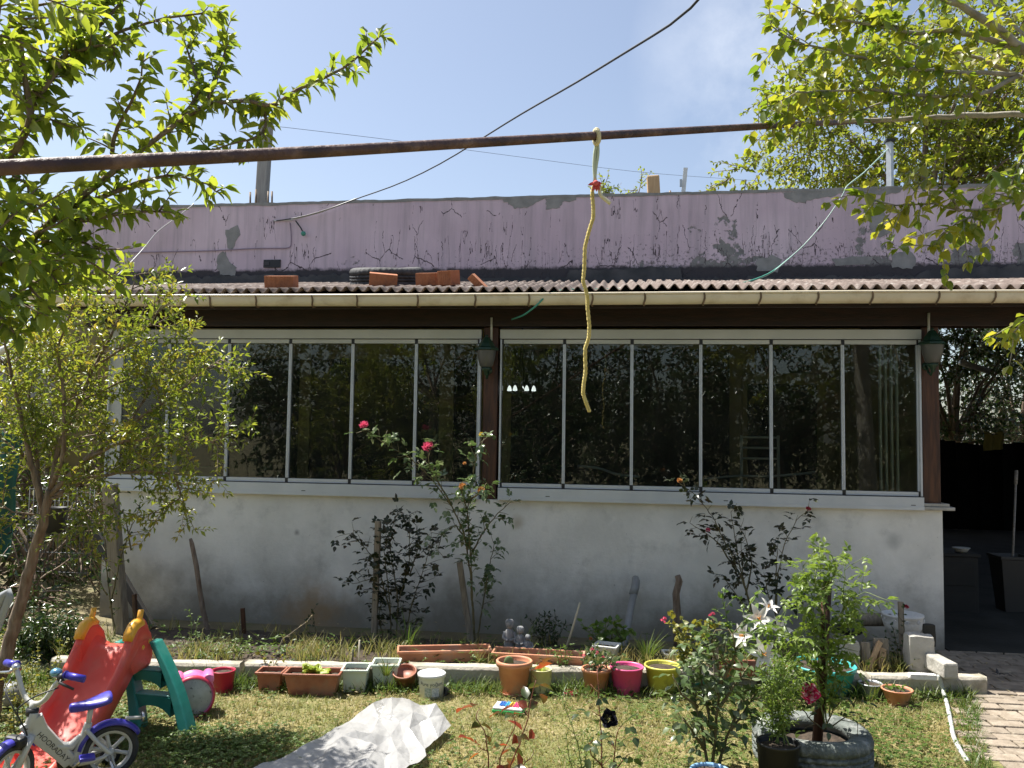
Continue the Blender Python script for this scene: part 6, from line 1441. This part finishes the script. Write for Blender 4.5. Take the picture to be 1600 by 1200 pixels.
# front rose bush, geranium, lilies and the rest of the planting
S_ = [ST([(1108,1225),(1100,1150),(1085,1090),(1078,1045)],-2.68,-2.6), ST([(1112,1225),(1118,1140),(1125,1060),(1110,1000),(1118,985)],-2.66,-2.7), ST([(1118,1225),(1135,1150),(1165,1110),(1178,1085)],-2.66,-2.6), ST([(1100,1170),(1080,1140),(1066,1120)],-2.68,-2.8), ST([(1120,1110),(1148,1070),(1170,1040)],-2.7,-2.6),
      ST([(1112,1140),(1095,1060),(1090,1020)],-2.66,-2.55), ST([(1125,1070),(1150,1020),(1145,990)],-2.7,-2.75), ST([(1140,1145),(1165,1080),(1190,1070)],-2.66,-2.55), ST([(1090,1105),(1065,1085),(1058,1070)],-2.66,-2.75)]
shrub('rose_bush', 'full silvery green rose bush standing in the blue tub in front', 'rose bush', S_, LF['silvery_sheen'], M_['stem'], .010, .003, (.036,.04,.09), .050, .034, .023, 1, .22)
S_ = [ST([(1150,1062),(1140,1000),(1135,960),(1128,935)],-1.28,-1.3), ST([(1150,1060),(1155,1000),(1172,945),(1180,930)],-1.28,-1.35), ST([(1150,1050),(1110,1010),(1098,990)],-1.28,-1.4), ST([(1150,1040),(1175,990),(1200,975)],-1.28,-1.2)]
shrub('leafy_bush', 'light green leafy bush behind the front rose and beside the lilies', 'bush', S_, LF['fresh'], M_['greenstem'], .006, .0025, (.06,.05,.13), .055, .040, .032, None, .25)
S_ = [ST([(1072,1058),(1066,1010),(1058,985),(1045,975)],-1.25,-1.3), ST([(1074,1058),(1078,1010),(1085,975)],-1.25,-1.2), ST([(1076,1055),(1095,1010),(1108,975)],-1.25,-1.3), ST([(1074,1050),(1060,1010),(1070,985)],-1.25,-1.4)]
shrub('geranium', 'yellowish geranium with two pink flower heads behind the olive yellow pot', 'geranium', S_, LF['ger'], M_['greenstem'], .008, .004, (.045,.05,.10), .045, .048, .022, None, .2, flowers=[R3(1038,969,-1.33,.026,'petalpink','umbel'),R3(1113,962,-1.32,.026,'petalpink','umbel')])
S_ = [ST([(1205,1075),(1195,1020),(1185,975)],-1.35,-1.45), ST([(1205,1075),(1210,1020),(1216,990)],-1.35,-1.45), ST([(1203,1075),(1195,1050),(1192,1028)],-1.35,-1.5), ST([(1203,1075),(1180,1030),(1163,992)],-1.35,-1.45), ST([(1205,1075),(1215,1050),(1205,1048)],-1.35,-1.5)]
LU = [(1186,968,.085,(-.1,-1,.5)),(1217,985,.075,(.5,-.8,.4)),(1192,1022,.09,(.1,-1,.25)),(1163,994,.07,(-.8,-.7,.3)),(1207,1046,.075,(.2,-1,.1)),(1200,950,.06,(.3,-.5,.9))]
shrub('white_lilies', 'bunch of large white lilies beside the climbing rose', 'lilies', S_, LF['fresh'], M_['greenstem'], .005, .003, None, .10, .022, .06, None, .3, flowers=[('lily', aty(u, v, -1.48), r_, 'petalwhite', up_) for u, v, r_, up_ in LU])
S_ = [[P_gerT+[rng.uniform(-.03,.03),rng.uniform(-.03,.03),.11], aty(931+dx*.6, 1035, P_gerT[1]-.02), aty(931+dx, 1012+abs(dx)*.5, P_gerT[1]-.05)] for dx in (-22,-10,2,14,26,34)]
shrub('geranium', 'small red geranium growing in the terracotta pot left of the pink pot', 'geranium', S_, LF['silvery_sheen'], M_['greenstem'], .004, .002, (.04,.03,.06), .032, .032, .022, None, .25, flowers=[R3(u, v, P_gerT[1]-.07, .014, 'petalpink', 'umbel') for u, v in ((912,1024),(933,1020),(943,1028),(925,1015))])
S_ = [[aty(948,1020,-.82), aty(948+dx*.5, 1000, -.85), aty(948+dx, 972+abs(dx)*.4, -.9)] for dx in (-32,-16,-2,12,26,34)]
shrub('leafy_plant', 'broad leaved green plant growing from the square white tub on the bed', 'plant', S_, LF['fresh'], M_['greenstem'], .006, .003, (.05,.04,.09), .07, .06, .036, None, .3, flowers=[R3(923,998,-.95,.014,'petalorange')])
# climbing rose on the tyre stake
S_ = []
yv = pb[1]
for pts, y1 in (([(1290,1140),(1292,1040),(1288,960),(1282,900),(1280,866)],yv-.05),([(1288,1130),(1275,1040),(1270,960),(1275,890)],yv-.12),([(1296,1120),(1310,1020),(1318,950),(1320,880)],yv+.05),([(1282,1060),(1250,1010),(1228,985),(1222,960)],yv-.1),([(1285,1000),(1255,950),(1240,905)],yv-.05),([(1300,980),(1330,935),(1352,925)],yv-.08),([(1285,960),(1262,915),(1255,885)],yv+.08),([(1280,1090),(1245,1050),(1232,1030)],yv-.15),([(1300,1100),(1318,1060),(1312,1090)],yv-.1),([(1290,930),(1305,890),(1300,868)],yv-.1),([(1298,1020),(1320,1010),(1330,990)],yv-.12),([(1278,1000),(1262,980),(1246,1000)],yv-.16)):
    S_.append(ST(pts, yv-.02, y1))
shrub('climbing_rose', 'feathery light green climbing rose on the stake in the tyre, with one striped bloom', 'rose', S_, LF['vine'], M_['greenstem'], .0045, .0018, (.036,.06,.16), .036, .019, .024, 2, .18, flowers=[('rose', aty(1266,1082,yv-.16), .048, 'petalstripe', (-.2,-1,.3))])
S_ = [ST([(1290,1140),(1300,1110),(1320,1090)],yv-.03,yv-.16), ST([(1285,1140),(1262,1120),(1250,1100)],yv-.03,yv-.12), ST([(1300,1135),(1325,1115),(1340,1130)],yv-.03,yv-.1)]
shrub('ground_rose', 'low dark leaves spreading over the soil inside the tyre', 'plant', S_, LF['rose'], M_['stem'], .004, .002, (.05,.04,.08), .04, .026, .028, 1, .2)
S_ = [[P_blk+[rng.uniform(-.05,.05),rng.uniform(-.05,.05),.2], aty(1216+dx*.6, 1110, P_blk[1]+dy), aty(1216+dx, 1030+abs(dx)*1.1, P_blk[1]+dy*2)] for dx, dy in ((-26,.02),(-14,-.03),(-2,.02),(8,-.04),(20,.03),(30,-.02),(2,.05))]
shrub('marigold_plant', 'fine leaved yellowish plant growing tall in the black nursery pot', 'plant', S_, LF['vine'], M_['greenstem'], .004, .0018, (.028,.04,.10), .042, .012, .011, None, .10)
# near, red leaved sprigs at the bottom edge
S_ = [ST([(765,1230),(762,1180),(757,1140),(744,1122)],-3.0,-3.05), ST([(778,1232),(782,1180),(798,1150),(806,1132)],-3.0,-3.1), ST([(790,1232),(800,1190),(820,1140),(830,1095),(838,1062)],-3.0,-2.95), ST([(795,1235),(812,1200),(830,1185)],-3.0,-3.1)]
shrub('young_rose', 'young rose with red and bronze leaves at the bottom centre', 'rose bush', S_, LF['redleaf'], M_['redstem'], .0045, .002, (.14,.04,.07), .075, .046, .075, 1, .3, flowers=())
k_ = ST([(942,1235),(940,1170),(938,1120),(934,1070),(933,1045)],-3.0,-2.9)
S_ = [k_, ST([(950,1235),(960,1180),(966,1140)],-3.0,-3.1), ST([(942,1200),(925,1180),(918,1165)],-3.0,-3.1), ST([(948,1220),(972,1190),(980,1180)],-3.0,-3.0)]
shrub('dark_rose', 'slender rose stem carrying a glossy black bloom at the bottom centre right', 'rose', S_, LF['rose'], M_['redstem'], .0045, .002, (.10,.04,.07), .05, .034, .05, 1, .2, flowers=[('rose', aty(952,1123,-2.98), .042, 'petaldark', (.1,-.8,.5))])
S_ = [ST([(914,1235),(905,1170),(892,1130),(877,1090)],-3.0,-2.9), ST([(905,1230),(890,1190),(885,1150)],-3.0,-3.05), ST([(920,1230),(930,1180),(935,1150)],-3.0,-3.1), ST([(900,1230),(915,1190),(918,1155)],-3.0,-2.95)]
shrub('feathery_weed', 'thin feathery green weed between the red sprig and the black bloom', 'plant', S_, LF['vine'], M_['greenstem'], .0035, .0015, (.04,.04,.10), .026, .007, .012, None, .2)
# cactus, succulent, lettuce, small pot plants
t = thing('cactus', 'round padded cactus growing in the terracotta pot with the saucer', 'cactus', P_cact); k = MB()
c_ = aty(795,1036,P_cact[1]); k.lathe([(max(.001,.032*math.sin(pi*i/12)), -.045*math.cos(pi*i/12)) for i in range(13)], c_+[0,0,.0], 20, sy=.35); k.build('pad', mat('cactus_skin', (.10,.16,.05), .6, (.15,.22,.08), 30), t)
k = MB(); k.lathe([(max(.001,.018*math.sin(pi*i/10)), -.028*math.cos(pi*i/10)) for i in range(11)], c_+[.04,.01,-.03], 16, sy=.4); k.build('pad', mat('cactus_young_skin', (.18,.25,.06), .6), t)
def fan(name, label, cat, c_, n, L_, W_, lm, spread=1., up=1., tpl='blade', group=None):
    fo = Foliage()
    for i in range(n):
        a = rng.uniform(0,6.28); r_ = rng.uniform(.1,1)*spread; d = nrm(np.array([math.cos(a)*r_,math.sin(a)*r_,up])); fo.leaf(c_+np.array([math.cos(a),math.sin(a),0])*rng.uniform(0,.02), d, nrm(np.array([-math.cos(a),-math.sin(a),.5])), L_*rng.uniform(.6,1.1), W_)
    o = fo.mb(tpl, -1.0).build(name, lm, loc=c_); return tag(o, label, cat, group)
fan('succulent', 'small fan of yellow green succulent fingers in the cream pot', 'succulent', P_cream+[0,0,.125], 34, .055, .014, LF['lettuce'], .9, .9)
P_let = atz(493,1081); t = thing('lettuce', 'pale green lettuce growing in the long brown trough', 'lettuce', P_let); k = MB()
for i in range(16):
    a = rng.uniform(0,6.28); c_ = P_let+[0,-.01,.11]; L_ = rng.uniform(.07,.12); d = np.array([math.cos(a),math.sin(a)*.7,rng.uniform(.4,1.2)]); d = nrm(d); sd = nrm(np.cross(d,[0,0,1])); u_ = np.cross(sd,d)
    k.grid(lambda q_, r_: tuple(c_+d*L_*q_+sd*(r_-.5)*L_*.85*math.sin(pi*min(1,.15+.8*q_))+u_*(-.25*L_*q_*q_+.012*math.sin(r_*17+i)*q_)), 7, 8)
k.build('leaves', LF['lettuce'], t)
S_ = [ST([(418,1058),(415,1035),(405,1022)],-1.62), ST([(424,1058),(430,1035),(440,1025)],-1.62), ST([(428,1058),(428,1040),(425,1028)],-1.65)]
shrub('seedling', 'wilting reddish seedling in the short brown planter', 'plant', S_, LF['ger'], M_['redstem'], .003, .0015, (.05,.02,.05), .03, .024, .022, None, .4)
S_ = [[P_bowl+[dx*.5,dy,.07], P_bowl+[dx,dy-.01,.11], P_bowl+[dx*1.4,dy-.03,.12]] for dx, dy in ((-.05,0),(-.02,.02),(.01,-.02),(.03,.02),(-.03,-.03))]
shrub('potted_seedling', 'small leafy plant in the shallow terracotta bowl', 'plant', S_, LF['fresh'], M_['greenstem'], .003, .0015, None, .032, .028, .014, None, .2)
S_ = [ST([(1405,1050),(1402,1010),(1396,985)],-.78), ST([(1408,1045),(1400,1020),(1385,1000)],-.78), ST([(1408,1040),(1412,1000),(1412,950)],-.76)]
shrub('rose_bush', 'small dark rose tied to the stake before the ornate pot', 'rose bush', S_, LF['dark'], M_['stem'], .004, .002, (.08,.04,.08), .04, .028, .04, None, .25, flowers=[R3(1416,948,-.76,.018,'crimson')])
S_ = [[aty(1322,985,-.5), aty(1322+dx*.5,970,-.52), aty(1322+dx,958+abs(dx)*.5,-.56)] for dx in (-20,-8,4,14,24)]
shrub('leafy_plant', 'low leafy plant in the black bowl on the concrete block', 'plant', S_, LF['fresh'], M_['greenstem'], .004, .002, (.05,.03,.06), .05, .026, .025, None, .2)
S_ = [[aty(855,1028,-.45), aty(855+dx*.6,1000,-.45), aty(855+dx,962+abs(dx)*.6,-.5)] for dx in (-22,-12,-4,4,14,26)]
shrub('dark_shrub', 'dark little shrub in shade behind the stone figures', 'bush', S_, LF['dark'], M_['stem'], .004, .002, (.04,.04,.09), .045, .02, .022, None, .1)
S_ = [ST([(482,1030),(478,1000),(482,965)],-.75), ST([(480,1020),(495,990),(488,955)],-.75), ST([(478,1020),(460,1005),(450,990)],-.75)]
shrub('weed_plant', 'small dark weed before the rusty stain on the wall', 'plant', S_, LF['dark'], M_['stem'], .004, .0015, (.07,.03,.07), .035, .022, .03, None, .2)
S_ = [ST([(432,1030),(440,1000),(462,985),(478,972)],-1.15)]
shrub('dry_twig', 'dry bare twig sticking out of the bed behind the brown troughs', 'twig', S_, LF['straw'], M_['grey_wood'], .006, .002, (.08,.03,.07), .025, .012, .06, None, .3)
S_ = [[aty(880,1052,-1.33), aty(880+dx*.7,1030,-1.36), aty(880+dx,1008+abs(dx),-1.38)] for dx in (-12,-4,3,12)]
shrub('weed_plant', 'small upright green weed on the kerb at the foot of the cane', 'plant', S_, LF['fresh'], M_['greenstem'], .0035, .002, None, .04, .013, .013, None, .1)
for u, v, n, L_, lab in ((1010,1035,40,.24,'tuft of long green daylily blades behind the olive yellow pot'),(637,1015,16,.30,'tall grassy weed leaning before the dark rose bush'),(815,1020,14,.26,'tall grassy weed behind the trough near the tall rose'),(604,1055,22,.12,'grassy shoots in the right pale green tub'),(120,1045,16,.2,'grass tuft left of the slide under the laurel')):
    z0 = .15 if 'tub' in lab else .1
    fan('grass_tuft', lab, 'grass', atz(u, v, z0), n, L_, .011, LF['weed'], .65, 1.)
S_ = [ST([(298,1030),(300,990),(296,955)],-1.2), ST([(302,1030),(306,990),(310,965)],-1.2), ST([(296,1030),(285,1000),(280,985)],-1.2)]
shrub('weed_plant', 'pale leafy weed behind the kerb right of the slide ladder', 'plant', S_, LF['fresh'], M_['greenstem'], .003, .0015, (.05,.02,.05), .028, .012, .018, None, .15)
k = MB(); fo = Foliage()
for _ in range(30):
    q_ = np.array([rng.uniform(-3.9,-3.0), rng.uniform(-2.9,-2.1), 0]); P = [q_, q_+[rng.uniform(-.05,.05),rng.uniform(-.05,.05),.16], q_+[rng.uniform(-.1,.1),rng.uniform(-.1,.1),rng.uniform(.22,.38)]]
    k.tube(P, [.003,.002,.0015], 5, m=1); fo.along(P, .02, .03, .018, 1, .1, .4, start=.15, per=2)
k.leaves(fo.p, fo.d, fo.u, np.array(fo.L), np.array(fo.W), 'big', 0)
tag(k.build('weed_clump', [LF['ger'], M_['greenstem']]), 'yellow green weeds at the left edge around the grey ball', 'weeds', kind='stuff')

# ---- grass: uncountable, one object each
def inlawn(x, y): return x < path_x(y)+.06*mnoise.noise(Vector((x*6,y*6,0))) and y < kerb_y(x)-.01 and x > -4.9
def blades(n, name, label, lm, Lr, Wd, region, dens=None, tilt=.9, z=0.):
    P, D, U, LL = [], [], [], []
    while len(P) < n:
        x = rng.uniform(region[0], region[1]); y = rng.uniform(region[2], region[3])
        if not inlawn(x, y): continue
        if dens and rng.random() > dens(x, y): continue
        a = rng.uniform(0, 6.283); tl = rng.uniform(.15, tilt)
        P.append((x, y, lawn_h(x, y)+z)); D.append((math.cos(a)*tl, math.sin(a)*tl, 1-.6*tl)); U.append((-math.cos(a)*.8, -math.sin(a)*.8, .6)); LL.append(rng.uniform(*Lr)*(1+.55*mnoise.noise(Vector((x*2.5,y*2.5,8)))+.5*max(0,mnoise.noise(Vector((x*9,y*9,5))))))
    k = MB(); k.leaves(P, D, U, np.array(LL), Wd, 'blade', 0, -1.); o = k.build(name, lm); return tag(o, label, 'grass', kind='stuff')
REG = (-4.4, 2.5, -4.1, -.9)
blades(105000, 'lawn_grass', 'short trodden lawn grass, green mixed with yellow', LF['grass'], (.018,.042), .0042, REG, None, 1.25)
blades(26000, 'dry_grass', 'dry straw coloured blades lying in the lawn', LF['straw'], (.02,.045), .0035, REG, lambda x, y: .25+.75*max(0, min(1, .5+1.6*mnoise.noise(Vector((x*1.3+4,y*1.3,2))))), 1.5)
def kd(x, y): return max(0, 1-(kerb_y(x)-y)/.22)*(.35+.65*max(0, min(1, .5+1.8*mnoise.noise(Vector((x*2.2,3,1))))))
blades(5200, 'kerb_weeds', 'taller grass and weeds along the foot of the kerb', LF['weed'], (.05,.13), .006, (-4.2,2.45,-2.2,-1.15), kd, .8)
blades(1500, 'path_edge_grass', 'longer grass along the edge of the brick path', LF['weed'], (.04,.09), .005, (1.2,2.5,-4,-1.1), lambda x, y: max(0, 1-(path_x(y)-x)/.12), .9)
def clover(n, name, label, lm, dens, region, r_=(.010,.020)):
    fo = Foliage(); c_ = 0
    while c_ < n:
        x = rng.uniform(region[0], region[1]); y = rng.uniform(region[2], region[3])
        if not inlawn(x, y) or rng.random() > dens(x, y): continue
        c_ += 1; h_ = rng.uniform(.012,.04); a0_ = rng.uniform(0,6.28)
        for i in range(3):
            a = a0_+i*2.09; fo.leaf(np.array([x,y,h_]), np.array([math.cos(a),math.sin(a),rng.uniform(-.2,.4)]), np.array([0,0,1.])+rv()*.3, rng.uniform(*r_), r_[1]*.85)
    o = fo.mb('small').build(name, lm); return tag(o, label, 'ground cover', kind='stuff')
def pd_(x, y):
    d1 = math.hypot((x+2.0)/.55, (y+2.75)/.35); d2 = math.hypot((x+2.9)/.8, (y+2.6)/.8); d3 = math.hypot((x-1.2)/.9, (y+2.2)/.9); d4 = max(0, 1-(kerb_y(x)-y)/.3)
    return max(0, 1-d1)*1.0+max(0, 1-d2)*.5+max(0, 1-d3)*.35+d4*.3+.12*max(0, mnoise.noise(Vector((x*2,y*2,6)))+.2)
clover(9000, 'clover', 'dark clover and small broad leaved weeds in patches of the lawn', LF['clover'], pd_, REG)
k = MB(); P, D, U, LL = [], [], [], []
for _ in range(1300):
    x = rng.uniform(-3.9, 2.3); y = kerb_y(x)+.12+abs(rng.gauss(0,.34))
    if y > -.08 or mnoise.noise(Vector((x*2.4,1,y*2)))+rng.uniform(-.2,.2) < -.05: continue
    for _ in range(5):
        a = rng.uniform(0,6.28); tl = rng.uniform(.1,.7); P.append((x+rng.uniform(-.02,.02), y+rng.uniform(-.02,.02), .085)); D.append((math.cos(a)*tl,math.sin(a)*tl,1)); U.append((-math.cos(a),-math.sin(a),.5)); LL.append(rng.uniform(.05,.17))
k.leaves(P, D, U, np.array(LL), .0065, 'blade', 0, -1.); tag(k.build('bed_weeds', LF['grass']), 'grassy weeds scattered over the flower bed', 'weeds', kind='stuff')

fo = Foliage()
for _ in range(3400):
    x = rng.uniform(-3.6, 2.3); y = kerb_y(x)+.12+abs(rng.gauss(0,.32))
    if y > -.06 or mnoise.noise(Vector((x*1.9,7,y*2)))+rng.uniform(-.25,.25) < 0: continue
    h_ = .09+abs(rng.gauss(0,.04)); a = rng.uniform(0,6.28)
    for i in range(3): fo.leaf(np.array([x,y,h_]), np.array([math.cos(a+i*2.1),math.sin(a+i*2.1),rng.uniform(-.2,.6)]), np.array([0,0,1.])+rv()*.4, rng.uniform(.016,.04), .018)
tag(fo.mb('small').build('bed_ground_cover', LF['clover']), 'small broad leaved weeds creeping over the flower bed', 'ground cover', kind='stuff')
fo = Foliage()
for _ in range(900):
    x = rng.uniform(-3.6, 2.9); y = rng.uniform(-4.0, -.15)
    z = .10 if (y > kerb_y(x)+.12 and x < 2.2) else .022
    a = rng.uniform(0,6.28); fo.leaf(np.array([x,y,z]), np.array([math.cos(a),math.sin(a),rng.uniform(-.1,.25)]), np.array([0,0,1.])+rv()*.5, rng.uniform(.015,.038), rng.uniform(.008,.018))
tag(fo.mb('big').build('leaf_litter', LF['straw']), 'dry fallen leaves scattered over lawn, bed and path', 'leaf litter', kind='stuff')

for o in list(bpy.data.objects):
    if '_o' in o: del o['_o']
